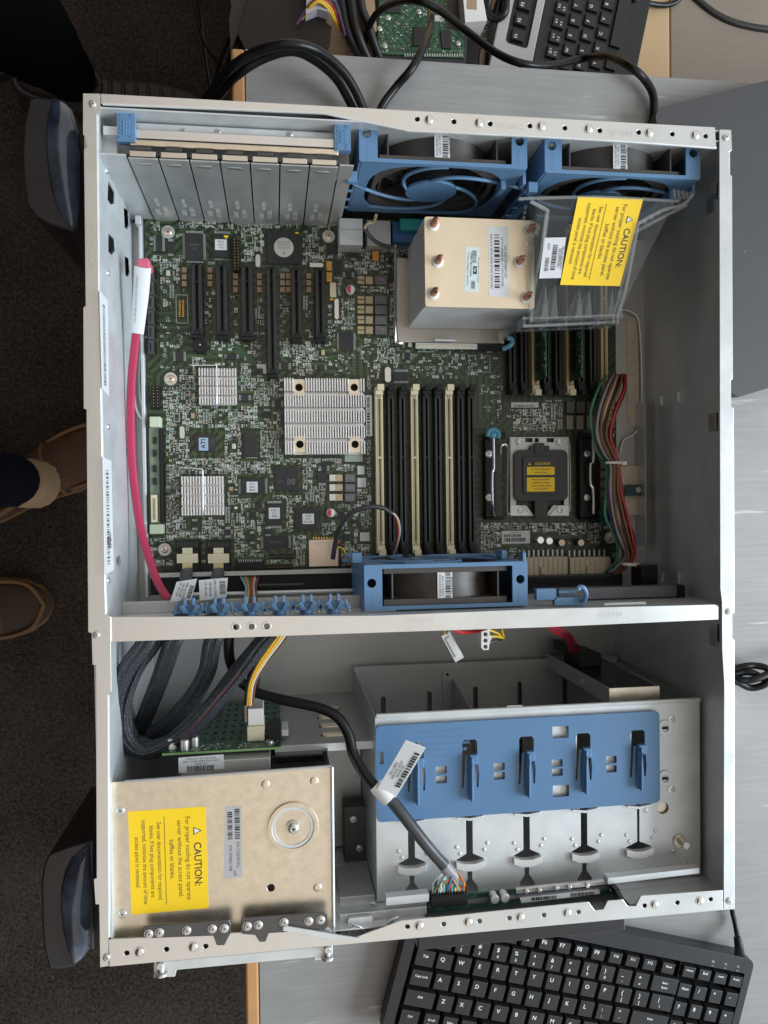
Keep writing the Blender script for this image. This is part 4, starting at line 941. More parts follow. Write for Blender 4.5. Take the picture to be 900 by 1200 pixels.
q = MB(); q.pbox(206,345,207,379,BD-.0001,.0001,SILK); q.pbox(219.5,345,220.5,379,BD-.0001,.0001,SILK); q.pbox(207,345,219.5,346,BD-.0001,.0001,SILK); q.pbox(207,378,219.5,379,BD-.0001,.0001,SILK)
for i in range(10):
    for xx in (209.5, 213.5): q.pbox(xx, 352+2*i, xx+2.2, 353+2*i, BD-.0008, .0007, GOLD)
q.build('mezzanine_pads', board); ex(206,345,220,379)
# row of drive sockets along the left edge
for k in range(6):
    y = 311+17.5*k; q = MB(); q.pbox(173.5, y, 180, y+16.5, BD-.010, .0098, GREYP); q.pbox(175.2, y+3, 177.2, y+13, BD-.0102, .0003, GAP); q.pbox(180, y+2, 183, y+14, BD-.006, .0058, BLACK); q.build('drive_socket', board, bevel=.0005); ex(173, y, 184, y+17)
ex(173,416,184,452); 
# upright daughter card with cream ends
q = MB(); q.pbox(175.5,501,187,614, BD-.006,.0058, mat('pale riser board', (.20,.27,.20), .4, 0, .3, 200)); q.pbox(187.3,502,190.5,613,BD-.010,.0098,BLACK); o = q.build('riser_card', board, bevel=.0003)
q = MB(); q.pbox(175,488,188,500.5,BD-.012,.0118,mat('pale lime plastic',(.50,.56,.42),.5)); q.pbox(175,614.5,191,626,BD-.012,.0118,mat('pale lime plastic',(.50,.56,.42),.5)); q.build('card_latch', o, bevel=.0008)
q = MB(); q.pbox(177,580,184,612,BD-.012,.0055,CREAM); q.pbox(179,584,182,609,BD-.0121,.0002,CREAMS); q.build('socket', o, bevel=.0006)
for y in (512,527,545,560): q = MB(); q.pbox(179,y,183,y+8,BD-.0072,.0011,CHIP); q.build('chip', o)
ex(173,486,192,628)
# finned heatsinks
def fins(x0, y0, x1, y1, n, rows, h, holes=(), lab=None):
    q = MB(); X0, X1, Y0, Y1 = q.rect(x0, y0, x1, y1, BD-h); zb = -BD+.0015; zt = -BD+h
    q.box(X0, X1, Y0, Y1, zb, zb+.002, ALU); w_ = (X1-X0)/(n*2-1); g = (Y1-Y0)*.034 if rows > 1 else 0; rh = (Y1-Y0-g*(rows-1))/rows
    hp = [at(x, y, BD-h) for x, y in holes]
    for i in range(n):
        xa = X0+2*w_*i
        for j in range(rows):
            ya = Y0+(rh+g)*j
            if any(abs(xa+w_/2-p.x) < .0048 and abs(ya+rh/2-p.y) < rh*.62 for p in hp): continue
            q.box(xa, xa+w_, ya, ya+rh, zb+.002, zt-(.0004 if (i+j) % 2 else 0), ALU)
    o = q.build('chip_heatsink', board, bevel=.00018, segs=1)
    if lab: o['label'] = lab
    for p in hp:
        t = MB(); t.plate(rrect(p.x-.0046, p.x+.0046, max(Y0, p.y-rh*.62), min(Y1, p.y+rh*.62), .0005, 2), [circ(p.x, p.y, .0032, 20)], zb+.0022, zt-.0022, STEELW); t.cyl(p.x, p.y, zb+.0021, zb+.0024, .0034, GAP); t.build('screw_pocket', o)
    ex(x0, y0, x1, y1, 2); return o
fins(233,431,277,474, 14, 4, .011, lab='small square finned heatsink, the upper one'); fins(212.5,558,262,604, 15, 4, .011, lab='small square finned heatsink, the lower one')
fins(333.5,443,427.5,532, 31, 5, .013, [(350.5,453.5),(415.5,453.5),(351.5,520.5),(416.5,520.5)], lab='large square aluminium heatsink with four corner pockets')
for l in ([(220,425,BD-.004),(225,428,BD-.012),(250,428,BD-.0135),(254,431,BD-.0135),(254.5,474,BD-.0135),(254.5,481,BD-.003)], [(205,549,BD-.003),(212,548,BD-.012),(235,550,BD-.0135),(238,557,BD-.0135),(238.5,604,BD-.0135),(239,610,BD-.003)]): q = MB(); q.tube(P3(l), .0006, CHROME, sub=3); q.build('wire_clip', board)
q = MB(); q.pbox(428.8,463,436,511,BD-.0012,.0011,PAPER); o = q.build('serial_sticker', board); q = MB(); X0,X1,Y0,Y1 = q.rect(428.8,463,436,511,BD-.0012); barcode(q, X0+.0008, X0+.0034, Y0+.001, Y1-.001, -BD+.0013, rng); q.build('lettering', o); ex(428,462,437,512)
# graphics chip
chip(229.5,508.5,252,529, sub=(224,504,260,535,PCB), h=.0030)
q = MB(); q.pbox(233,513,244,528,BD-.0034,.0001,mat('pale blue chip print',(.30,.38,.52),.5)); p = at(238.5,520,BD-.0035); q.text('ATI', p.x, p.y, -BD+.00355, .0052, CHIP, 1.57, True); p = at(247.5,519,BD-.0035)
for i in range(4): q.text('215R6LAEA', p.x-.0022+.0014*i, p.y, -BD+.00346, .0012, CHIPT, 1.57)
q.build('lettering', board)
chip(286.5,507,301,534, 'b', sub=(286,506,301.5,536,PCB), h=.0016); chip(282.5,560.5,310.5,579.5,'lr', .0016, sticker=(289,564.5,302,577,('A314','0842','5MAE')))
o = chip(322.5,547,350,575, sub=(321.5,546,351,576,PCB), h=.0014); q = MB(); p = at(341,564.5,BD-.002); q.box(p.x-.0032,p.x+.0032,p.y-.0024,p.y+.0024,-BD+.0016,-BD+.00168,CHIPT); q.ring(p.x,p.y,-BD+.0017,-BD+.00176,.0017,.0022,CHIP); q.text('hp',p.x,p.y,-BD+.0018,.0028,CHIP,0,True); q.text('5 027',at(329,563,.1).x,p.y,-BD+.0017,.0022,CHIPT); q.build('lettering', o)
chip(312.5,590,330.5,616,'tb', .0022, sticker=(315,595,328,608,('A2021','v2.1','5004')))
chip(346.5,595.5,372,621, sub=(345,594,373.5,622.5,PCB), h=.0018, sticker=(354.5,602,368,614,('A31B','6A2','E6L FQL')))
chip(309,628,338,643,'lr', .0016, txt=('SAMSUNG',))
for x, y in ((388,601),(411,339)):
    p = at(x, y, BD-.006); q = MB(); q.cyl(p.x, p.y, -BD+.0001, -BD+.006, .0036, WHITEP, n=24); q.sbox([(p.x+.0033*math.cos(a), p.y+.0033*math.sin(a)) for a in [math.pi/2+i*math.pi/8 for i in range(9)]], -BD+.006, -BD+.0061, mat('red print',(.55,.03,.06),.5)); q.build('capacitor', board, bevel=.0004); ex(x-7, y-7, x+7, y+7)
def inductor(x0, y0, x1, y1, t='R33', caps=None):
    o = comp('inductor', [(x0, y0, x1, y1, BD-.004, .0039, INDUC)], (x0, y0, x1, y1), .0005); q = MB(); p = at((x0+x1)/2, (y0+y1)/2, BD-.0041); s = mmpp(x0, y0, BD)
    q.text(t, p.x, p.y, p.z+.0001, s*5, mat('grey print',(.25,.25,.25),.6), 0, True); q.build('lettering', o)
LT = mat('pale tan capacitor', (.46,.36,.22), .5, 0, .1, 400)
for k in range(3):
    inductor(404, 555.5+11.4*k, 416, 565+11.4*k)
    comp('capacitor', [(386,556+11.4*k,393,564+11.4*k,BD-.0026,.0025,NICKEL),(393.3,556+11.4*k,401.5,564+11.4*k,BD-.0028,.0027,LT)], (385,555+11.4*k,403,566+11.4*k))
for k, y in enumerate((323,346,357.5,369.5,381.5)):
    inductor(439.5, y, 453.5, y+10.5, 'M0')
    comp('capacitor', [(419,y+.5,427,y+4.5,BD-.0024,.0023,LT),(419,y+5.5,427,y+9.5,BD-.0024,.0023,LT)], (418,y,428,y+10.5)); comp('capacitor', [(428.5,y+1,437,y+9.5,BD-.0026,.0025,LT)], (428,y,438,y+10.5))
for k in range(3):
    comp('inductor', [(664+12*k,470,674+12*k,484,BD-.004,.0039,mat('dim inductor',(.09,.08,.07),.5))], (663+12*k,469,675+12*k,485), .0006)
    comp('capacitor', [(664+12*k,487,672+12*k,503,BD-.003,.0029,mat('dim capacitor',(.22,.19,.15),.5))], (663+12*k,486,673+12*k,504))
for k in range(5): comp('inductor', [(703,540+11.5*k,713,549+11.5*k,BD-.004,.0039,mat('dim inductor',(.09,.08,.07),.5))], (702,540+11.5*k,714,550+11.5*k), .0006)
chip(398,390,414,411,'lr', .0014); chip(391,305,399.5,321, h=.0012); chip(461,436,478,446,'tb',.0014); chip(384,288,394,297,h=.0010)
for r in ((183,275,190,295),(196,283,204,297),(300,432,308,439),(322,469,329,478),(283,462,291,470),(308,482,317,490),(299,590,307,596),(292,600,300,606),(310,620,318,626),(396,600,404,606),(403,626,410,634),(377,545,383,553),(437,322,438,323),(206,412,215,424),(266,415,277,421),(330,425,338,434),(372,428,380,434),(355,262,361,270),(410,296,418,302),(405,318,412,326),(372,552,382,566),(590,452,598,458)):
    chip(*r, 'lr' if rng.random() < .6 else 'tb', .0011)
# memory-card cage, SAS sockets, wire header
o = comp('card_cage', [(362,632.5,396.5,664,BD-.004,.0039,mat('pinkish plated steel',(.66,.54,.44),.38,.7))], (361,629,398,666), .0004); q = MB()
for i in range(9): q.pbox(367+3.1*i, 629.5, 368.4+3.1*i, 632, BD-.001, .0009, GOLD)
q.build('contact', o); q = MB(); p = at(378,638,BD-.0041); q.pbox(367,635.5,387,636.5,BD-.0041,.0001,STEELD); q.pbox(370,637.5,375,638.5,BD-.0041,.0001,STEELD); q.build('pressed_mark', o)
for x0, y0 in ((205.5,634),(242,634)):
    q = MB(); q.pbox(x0, y0, x0+28, y0+9, BD-.009, .0088, BLACK); q.pbox(x0, y0+20, x0+28, y0+43, BD-.009, .0088, BLACK); q.pbox(x0+1, y0+9, x0+27, y0+20, BD-.008, .0078, BLACK)
    for i in range(9): q.pbox(x0+2+2.8*i, y0+1, x0+3+2.8*i, y0+7, BD-.0092, .0003, GREYP)
    o = q.build('cable_socket', board, bevel=.0005); q = MB(); q.pbox(x0+1.5, y0+15, x0+26.5, y0+26, BD-.0102, .0010, CREAM); q.pbox(x0+8, y0+8, x0+20, y0+15, BD-.0102, .001, CREAM); q.pbox(x0+8, y0+26, x0+20, y0+37, BD-.0104, .001, mat('brass plate',(.62,.52,.32),.35,.8)); q.build('latch_plate', o, bevel=.0004)
    ex(x0, y0, x0+28, y0+44)
q = MB(); q.pbox(277.5,659,309,672,BD-.008,.0078,BLACK); 
for i in range(11): q.pbox(279.5+2.6*i,655.5,280.6+2.6*i,659,BD-.003,.0008,SOLDER)
q.build('wire_header', board, bevel=.0004); ex(277,655,310,675); headerblk(316,650,345,654,10,1,.003); headerblk(313,662,342,667,10,1,.003)
# rear connectors
q = MB(); q.pbox(398,256,425,287,BD-.020,.0198,STEEL); q.pbox(399,268,424,270,BD-.0201,.0003,STEELD); q.build('network_socket', board, bevel=.0006)
q = MB(); q.pbox(430,258,458,288,BD-.014,.0138,STEELD); q.build('port_block', board, bevel=.0006); q = MB(); q.pbox(460,260,500,284,BD-.014,.0138,mat('blue socket plastic',(.02,.08,.22),.4)); q.pbox(469,256,500,270,BD-.022,.02,mat('teal socket plastic',(.01,.20,.19),.4)); q.build('video_socket', board, bevel=.0008); ex(397,255,500,290)
# labels and silk prints near the sockets
for r in ((599,471.5,631,477.5),(588,622,621,637)):
    q = MB(); q.pbox(*r, BD-.0004, .0003, PAPER); o = q.build('serial_sticker', board); q = MB(); X0,X1,Y0,Y1 = q.rect(*r, BD-.0004); hh = Y1-Y0; barcode(q, X0+.002, X1-.003, Y0+hh*.15, Y0+hh*.45, -BD+.0005, rng, 'x')
    if hh > .006: barcode(q, X0+.002, X1-.008, Y0+hh*.52, Y0+hh*.74, -BD+.0005, rng, 'x'); q.text('PN 491835-001 SN', (X0+X1)/2, Y1-hh*.13, -BD+.0005, .0013, INK)
    q.build('lettering', o); ex(*r)
for r in ((419,546,427,556),(419,560,429,571),(422,624,433,634),(404,529.5,425,541),(301,427,312,438)): q = MB(); q.pbox(*r, BD-.0002, .0001, SILK if r[0] == 404 else PAPER); ex(*r); q.build('printed_mark', board)

# processor socket with black cover
q = MB(); X0,X1,Y0,Y1 = q.rect(597.5,511.5,667.5,605.5,BD-.005)
def PR(l, d): return [tuple(at(x,y,d)[:2]) for x,y in l]
q.plate(PR([(598,512),(667,512),(667,605),(598,605)],BD-.005), [PR([(605,528),(661,528),(661,592),(648,592),(640,603),(625,603),(617,592),(605,592)],BD-.005), PR([(616,513.5),(624,513.5),(624,518),(616,518)],BD-.005), PR([(627,513.5),(631,513.5),(631,518),(627,518)],BD-.005), PR([(641,513.5),(649,513.5),(649,518),(641,518)],BD-.005)], -BD+.0035, -BD+.0050, STEELD)
q.box(X0, X0+.002, Y0, Y1, -BD+.0001, -BD+.0034, STEELD); q.box(X1-.002, X1, Y0, Y1, -BD+.0001, -BD+.0034, STEELD)
for l in ([(598,592),(610,592),(622,604.5),(598,604.5)],[(667,592),(655,592),(643,604.5),(667,604.5)]): q.sbox(PR(l,BD-.0062)[::-1], -BD+.0051, -BD+.0062, STEEL)
sock = q.build('processor_socket', board, bevel=.0004)
for x, y in ((609,517),(656,517),(610,598),(656,598)): p = at(x,y,BD-.0062); screw('screw', p.x, p.y, -BD+.0062, .0030, sock, NICKEL)
SC = mat('socket cover plastic', (.022,.022,.025), .38, 0, .1, 40)
q = MB(); x0,x1,y0,y1 = q.rect(603,527,665.5,587,BD-.0095); q.plate(rrect(x0,x1,y0,y1,.0055,5), [], -BD+.0052, -BD+.0095, SC); a0,a1,b0,b1 = q.rect(613,535,656,579,BD-.0112); q.plate(rrect(a0,a1,b0,b1,.003,4), [], -BD+.0095, -BD+.0112, SC)
q.pbox(627,519,638,532,BD-.0105,.003,SC); q.pbox(627,578,642,607,BD-.0090,.004,SC); q.pbox(608,540,610,575,BD-.0098,.0004,GREYP)
for s_ in (0,1):
    p = at(624+17*s_,525,BD-.009); q.cyl(p.x,p.y,-BD+.006,-BD+.0095,.0024,SC,n=16)
cov_ = q.build('socket_cover', sock, bevel=.0008)
q = MB()
for r in ((617.5,547,650,556.5),(617.5,559.5,650,576)): x0,x1,y0,y1 = q.rect(*r, BD-.0113); q.plate(rrect(x0,x1,y0,y1,.0008,2), [], -BD+.0112, -BD+.01135, YELLOW)
q.build('caution_sticker', sock); q = MB(); zz = -BD+.01142; p = at(636,543.5,BD-.0114); q.text('CAUTION', p.x, p.y, zz, .0030, YELLOW, 0, True); p = at(620.5,543.5,BD-.0114); q.add([(p.x-.0012,p.y-.001,zz),(p.x+.0012,p.y-.001,zz),(p.x,p.y+.0012,zz)], [(0,1,2)], YELLOW)
for t, y in (('To prevent damage to',549.5),('socket ref pins',553.5),('Remove only when',562),('adding CPU. Install',565.6),('cover on socket when',569.2),('removing CPU.',572.8)): p = at(633.8,y,BD-.0114); q.text(t, p.x, p.y, zz, .0020, INK, 0, True)
q.build('lettering', sock)
q = MB(); q.tube(P3([(587,532,BD-.006),(587,524,BD-.007),(590,521,BD-.007),(594,522,BD-.007),(595,530,BD-.007),(594.5,598,BD-.007),(597,602,BD-.006)]), .0009, CHROME); q.build('load_lever', sock); q = MB(); q.tube(P3([(667.5,520,BD-.006),(668.5,560,BD-.006),(668,600,BD-.006)]), .0007, CHROME); q.build('load_lever', sock); ex(586,509,671,609)
# heatsink retention brackets either side of it
for k, (x0,x1,lx) in enumerate(((569,581,578),(680,702,693.5))):
    q = MB(); q.pbox(x0,513,x1,606,BD-.010,.0098,BLACK); q.pbox(x0-(0 if k else -2),507,x1+(0 if k else 12),513,BD-.006,.0058,BLACK); q.pbox(x0,606,x1+(0 if k else 10),609,BD-.006,.0058,BLACK)
    o = q.build('retention_bracket', board, bevel=.0008); q = MB()
    if k == 0: l = [(578,514,BD-.020),(578.3,548,BD-.018),(576.5,556,BD-.018),(577,590,BD-.018),(580,604,BD-.012)]
    else: l = [(695.5,511,BD-.018),(695,540,BD-.018),(692,545,BD-.018),(692,566,BD-.018),(695,574,BD-.018),(695.5,602,BD-.018)]
    q.tube(P3(l), .0013, CHROME); q.build('spring_lever', o)
    for yy in (532, 583): p = at(573 if k == 0 else 688, yy, BD-.0102); screw('screw', p.x, p.y, -BD+.0101, .0030, o, NICKEL)
    kx, ky = ((578,510),(706,607))[k]; p = at(kx, ky, BD-.018); q = MB(); KB = mat('teal blue plastic',(.08,.24,.33),.4) if k == 0 else mat('deep teal blue plastic',(.03,.09,.14),.4)
    q.tube([(p.x+.0048*math.cos(a), p.y+.0048*math.sin(a), p.z) for a in [i*.5-.6-(1.2 if k else 0) for i in range(9)]], .0021, KB, n=10); 
    if k == 0: q.dome(p.x, p.y, p.z-.001, .0038, .003, KB)
    q.build('release_knob', o); ex(x0-2,505,x1+12,611)
for x, y, m in ((633.6,633,CHROME),(644,634,CHROME),(658.5,636,None),(681,636,None),(723,652,CHROME)):
    p = at(x, y, BD-.010); q = MB(); q.cyl(p.x, p.y, -BD+.0001, -BD+.010, .0032, BLACKG if m is None else NICKEL, n=22); q.cyl(p.x, p.y, -BD+.010, -BD+.0103, .0029, m or mat('capacitor top',(.55,.42,.30),.35,.8), n=22); q.build('capacitor', board, bevel=.0003); ex(x-6,y-6,x+6,y+6)
# power connectors
PC = mat('natural nylon', (.50,.45,.33), .45, 0, .06, 60)
for x0,x1,n in ((609,665,10),(668,715,8)):
    q = MB(); q.pbox(x0,653,x1,674,BD-.012,.0118,PC); X0,X1,Y0,Y1 = q.rect(x0,653,x1,674,BD-.012)
    for i in range(n+1): t = X0+(X1-X0)*i/n; q.box(t-.0003,t+.0003,Y0+.001,Y1-.0005,-BD+.012,-BD+.0128,PC)
    q.pbox((x0+x1)/2-3,664,(x0+x1)/2+3,673,BD-.0145,.0024,PC); q.build('power_connector', board, bevel=.0005); q = MB()
    for i in range(n): t = X0+(X1-X0)*(i+.5)/n; q.box(t-.0007,t+.0007,Y1+.0003,Y1+.006,-BD+.004,-BD+.0052,SOLDER)
    q.build('connector_pins', board); ex(x0,641,x1,676)

# memory slots: cream and black, each with two latches
def dimm(px, y0, y1, m, inner, lm, blk, base=True):
    h = .0095; d = BD-h; a = at(px, y0, d); b = at(px, y1, d); cx = (a.x+b.x)/2; Y1, Y0 = a.y, b.y; w_ = .0062 if m is not BLACK else .0058; q = MB()
    key = Y0 + (Y1-Y0)*.585
    q.plate([(cx-w_/2,Y0),(cx+w_/2,Y0),(cx+w_/2,Y1),(cx-w_/2,Y1)], [[(cx-.0008,Y0+.003),(cx+.0008,Y0+.003),(cx+.0008,key-.0008),(cx-.0008,key-.0008)], [(cx-.0008,key+.0008),(cx+.0008,key+.0008),(cx+.0008,Y1-.003),(cx-.0008,Y1-.003)]], -BD+.003, -d, m)
    q.box(cx-w_/2, cx+w_/2, Y0, Y1, -BD+.0001, -BD+.0029, m)
    for s_ in (-1,1): q.box(cx+s_*.0014-.00025, cx+s_*.0014+.00025, Y0+.003, Y1-.003, -d, -d+.0002, inner)
    o = q.build('memory_slot', board, bevel=.0003)
    q = MB(); t = Y0+.004
    while t < Y1-.004:
        for s_ in (-1,1): q.box(cx+s_*.00225-.0003, cx+s_*.00225+.0003, t, t+.0006, -d, -d+.0001, inner)
        t += .0014
    q.build('contact_row', o)
    for s_, Y in ((1,Y1),(-1,Y0)):
        q = MB(); q.box(cx-w_*.52, cx+w_*.52, Y+s_*.0002, Y+s_*.0068, -BD+.0001, -d+.002, lm); q.box(cx-w_*.30, cx+w_*.62, Y+s_*.0035, Y+s_*.0088, -d+.002, -d+.0045, lm)
        q.ring(cx, Y-s_*.0012, -d+.0003, -d+.0008, .0010, .0016, inner, 12); q.build('latch', o, bevel=.0006)
    return cx, Y0, Y1, d
BI = mat('black slot rib', (.055,.055,.058), .45)
for px, m in ((445.3,CREAM),(459,BLACK),(472.5,BLACK),(486.5,CREAM),(500.5,BLACK),(514,BLACK),(526.8,CREAM),(540.5,BLACK),(553,BLACK)):
    dimm(px, 463, 639, m, CREAMS if m is CREAM else BI, m if m is BLACK else CREAM, 0)
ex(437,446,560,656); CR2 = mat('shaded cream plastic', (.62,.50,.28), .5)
bank = {}
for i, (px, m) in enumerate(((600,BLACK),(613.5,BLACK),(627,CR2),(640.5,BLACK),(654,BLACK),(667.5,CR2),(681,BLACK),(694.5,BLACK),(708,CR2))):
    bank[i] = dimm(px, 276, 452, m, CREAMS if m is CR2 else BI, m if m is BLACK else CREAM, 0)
ex(591,262,716,467)
# populated small parts and board print, filling what the large parts leave free
def free(x0, y0, x1, y1):
    for a, b, c, d in EX:
        if x0 < c and x1 > a and y0 < d and y1 > b: return False
    return 174.5 < x0 and x1 < 720.5 and 259 < y0 and y1 < 666
st = MB(); sk = MB(); passive = []
zone_green = ((184,330,222,430),(240,395,312,425),(540,400,600,520),(480,395,600,450),(385,395,440,440),(540,455,597,508))
zone_dark = ((238,345,370,400),)
def s_rect(x0, y0, x1, y1, h, m, mbx): mbx.pbox(x0, y0, x1, y1, BD-h, h-.00005, m)
def frame(x0, y0, x1, y1, t=.75):
    h = .00008
    s_rect(x0, y0, x1, y0+t, h, SILK, sk); s_rect(x0, y1-t, x1, y1, h, SILK, sk); s_rect(x0, y0+t, x0+t, y1-t, h, SILK, sk); s_rect(x1-t, y0+t, x1, y1-t, h, SILK, sk)
EXF = list(EX)
for k in range(420):
    x = rng.uniform(178, 712); y = rng.uniform(262, 655); w0, h0 = rng.choice(((7,7),(9,6),(6,9),(12,7),(5,5),(7,10),(10,10)))
    if free(x-3, y-3, x+w0+3, y+h0+3) and not any(a < x < c and b < y < d for a, b, c, d in zone_green+zone_dark):
        q_ = rng.random()
        if q_ < .55: chip(x, y, x+w0, y+h0, rng.choice(('lr','tb','lrtb')), .0012)
        elif q_ < .8: comp('capacitor', [(x, y, x+w0*.7, y+h0*.7, BD-.0022, .0021, rng.choice((TAN, LT, NICKEL)))], (x, y, x+w0*.7, y+h0*.7), .0004)
        else: frame(x, y, x+w0, y+h0, .9); EX.append((x, y, x+w0, y+h0))
# long outlines and parallel pads
for k in range(150):
    x = rng.uniform(180, 712); y = rng.uniform(262, 655); w0 = rng.uniform(10, 30); h0 = rng.uniform(8, 22)
    if rng.random() < .3 and free(x, y, x+w0, y+h0): frame(x, y, x+w0, y+h0)
    elif free(x, y, x+5, y+h0) and rng.random() < .5:
        n = int(h0/1.6)
        for i in range(n): s_rect(x, y+1.6*i, x+2.0, y+1.6*i+.8, .0002, SOLDER, sk); s_rect(x+3.2, y+1.6*i, x+5.2, y+1.6*i+.8, .0002, SOLDER, sk)
        EX.append((x, y, x+5.2, y+h0))
COLS = (TAN, TAN, INDUC, CHIP, mat('grey capacitor', (.24,.23,.22), .5), mat('brown capacitor', (.20,.13,.09), .5))
y = 260.0
while y < 664:
    x = 176.0
    while x < 719:
        g = any(a < x < c and b < y < d for a, b, c, d in zone_green); dk = any(a < x < c and b < y < d for a, b, c, d in zone_dark)
        r = rng.random(); jx = x+rng.uniform(-.5,.5); jy = y+rng.uniform(-.5,.5)
        dens = .30 if g else (.42 if dk else .96)
        dim_ = x > 560
        if r < dens and free(jx, jy, jx+3.6, jy+3.4):
            t = rng.random()
            if t < .40:
                v_ = rng.random() < .5; L = rng.choice((3.0, 3.6, 4.1)); W = L*.56; m = rng.choice(COLS)
                if v_: e1, e2, b_ = (jx, jy, jx+W, jy+L*.27), (jx, jy+L*.73, jx+W, jy+L), (jx, jy+L*.27, jx+W, jy+L*.73)
                else: e1, e2, b_ = (jx, jy, jx+L*.27, jy+W), (jx+L*.73, jy, jx+L, jy+W), (jx+L*.27, jy, jx+L*.73, jy+W)
                passive.append((e1, e2, b_, m, L))
            elif t < .52: frame(jx, jy, jx+rng.uniform(3.0,4.2), jy+rng.uniform(3.0,4.0), .75)
            elif t < .70:
                for i in range(rng.choice((2,3))):
                    if rng.random() < .5: s_rect(jx+1.5*i, jy, jx+.9+1.5*i, jy+3.8, .0001, SILK, sk)
                    else: s_rect(jx, jy+1.5*i, jx+3.9, jy+.9+1.5*i, .0001, SILK, sk)
            elif t < .82:
                s_rect(jx, jy, jx+1.7, jy+3.2, .0003, SOLDER, sk); s_rect(jx+2.3, jy, jx+4, jy+3.2, .0003, SOLDER, sk)
            elif t < .90:
                s_rect(jx+.5, jy+.5, jx+3.3, jy+2.6, .0011, CHIP, st); 
                for i in range(3): s_rect(jx+.7+i, jy, jx+1.2+i, jy+.5, .0003, SOLDER, st); s_rect(jx+.7+i, jy+2.6, jx+1.2+i, jy+3.1, .0003, SOLDER, st)
            else:
                for i in range(4): s_rect(jx+rng.uniform(0,3), jy+rng.uniform(0,3), jx+3.4, jy+3.4, .00012, SILK, sk) if i < 1 else None
        elif g and free(jx, jy, jx+2, jy+2):
            p = at(x+1.5, y+1.5, BD); sk.box(p.x-.00028, p.x+.00028, p.y-.00028, p.y+.00028, -BD+.00002, -BD+.0001, mat('via', (.10,.16,.09), .4))
        x += 3.8
    y += 3.6
EX[:] = EXF
passive.sort(key=lambda q: -q[4])
for i, (e1, e2, b_, m, L) in enumerate(passive):
    if i < 90:
        q = MB(); s_rect(*e1, .0009, SOLDER, q); s_rect(*e2, .0009, SOLDER, q); s_rect(*b_, .0011, m, q); q.build('surface_component', board)
    else: s_rect(*e1, .0009, SOLDER, st); s_rect(*e2, .0009, SOLDER, st); s_rect(*b_, .0011, m, st)
st.build('small_components', board, kind='stuff', smooth=False); sk.build('board_print', board, kind='stuff', smooth=False)
# curved copper runs under the expansion slots
q = MB(); TR_ = mat('light board trace', (.03,.075,.03), .4)
for i in range(8):
    o_ = i*2.2
    q.tube(P3([(246,402+o_*.7,BD-.0001),(262,402+o_*.7,BD-.0001),(276,402+o_*.7,BD-.0001),(283,409+o_*.6,BD-.0001),(300,424+o_*.3,BD-.0001)]), .00035, TR_, n=4, b=.00005)
q.build('board_trace', board, kind='stuff')
# rail and shaded trim between board and partition
q = MB(); q.pbox(176,669,420,674,.108,.004,STEELD); q.pbox(176,674,424,694,.112,.004,BLACK); q.tube(P3([(300,686,.100),(355,685,.100)]), .0016, BLACKG, sub=1)
q.tube(P3([(205,697,.085),(290,695,.085),(400,692,.085),(413,692,.085)]), .0015, STEEL); q.build('cable_tray', case, bevel=.0006)
q = MB(); q.pbox(616,673,730,695,.100,.004,BLACKG); q.build('dark_cover', case, bevel=.001)
q = MB(); q.pbox(655,688,793,701,.045,.010,mat('slate plastic',(.10,.105,.12),.4)); q.pbox(793,686,803,702,.047,.012,BLACK); q.pbox(752,662,771,690,.075,.02,BLACKG); q.pbox(708,706,757,709,.012,.0006,PAPER); q.build('front_trim', case, bevel=.0008)
q = MB(); q.pbox(629,690,652,703,.018,.006,BLUE); q.pbox(650,700,686,709,.018,.005,BLUE); q.tube(P3([(684,706,.016),(687,697,.014),(684,689,.012),(679,688,.012),(677,691,.012)]), .0018, BLUE); q.pbox(655,692,676,695,.02,.003,BLUE); q.build('blue_latch', case, bevel=.001)

# ================================================================== THINGS SITTING ON THE BOARD
# two memory modules
def module(k, lab):
    cx, Y0, Y1, d = bank[k]; z0 = -d-.003; z1 = z0+.030
    r = thing('memory_module', lab, 'memory module', (cx, (Y0+Y1)/2, z0), 'memory modules in the right hand slots')
    q = MB(); q.box(cx-.0006, cx+.0006, Y0+.0035, Y1-.0035, z0, z1, PCBG); q.build('board', r)
    q = MB()
    for i in range(9):
        t = Y0+.010+i*(Y1-Y0-.02)/9; q = MB()
        for s_ in (-1,1): q.box(cx+s_*.0007, cx+s_*.0018, t, t+.010, z0+.010, z0+.022, CHIP)
        q.build('memory_chip', r)
    q = MB()
    for i in range(40): t = rng.uniform(Y0+.006, Y1-.006); zz = z1-rng.uniform(.001,.005); q.box(cx-.0012, cx-.0006, t, t+.0012, zz, zz+.0006, SILK)
    q.build('small_components', r, kind='stuff')
module(2, 'green memory module standing in the left cream slot under the clear baffle'); module(5, 'green memory module standing in the middle cream slot under the clear baffle')

# tall tower heatsink
hs = thing('tower_heatsink', 'tall aluminium tower heatsink with six copper pipe ends and white labels on its beige top', 'heatsink', (.2795, -.09, -.12))
a = at(497.5, 253.5, .043); b = at(626.5, 257, .043); c = at(625.5, 361.5, .043); e_ = at(498, 360, .043)
hx0, hx1, hy0, hy1 = (a.x+e_.x)/2, (b.x+c.x)/2, (c.y+e_.y)/2, (a.y+b.y)/2 - .0005
q = MB(); q.plate(rrect(hx0, hx1, hy0, hy1, .0022, 4), [], -.0446, -.043, mat('warm nickel plate', (.78,.66,.49), .36, .6, .06, 25)); q.build('top_plate', hs, bevel=.0004)
q = MB(); n = 28
for i in range(n): z = -.0466-i*(.0740/n); j_ = rng.uniform(-.0002,.0002); q.box(hx0+.0006+j_, hx1-.0006+j_, hy0+.0006, hy1-.0006, z-.0009, z, ALUD)
q.box(hx0+.002, hx1-.002, hy0+.0022, hy1-.002, -.1202, -.046, GREYP)  # added dark core; its grey stands for the shade between the fins
q.build('fin_stack', hs, smooth=False)
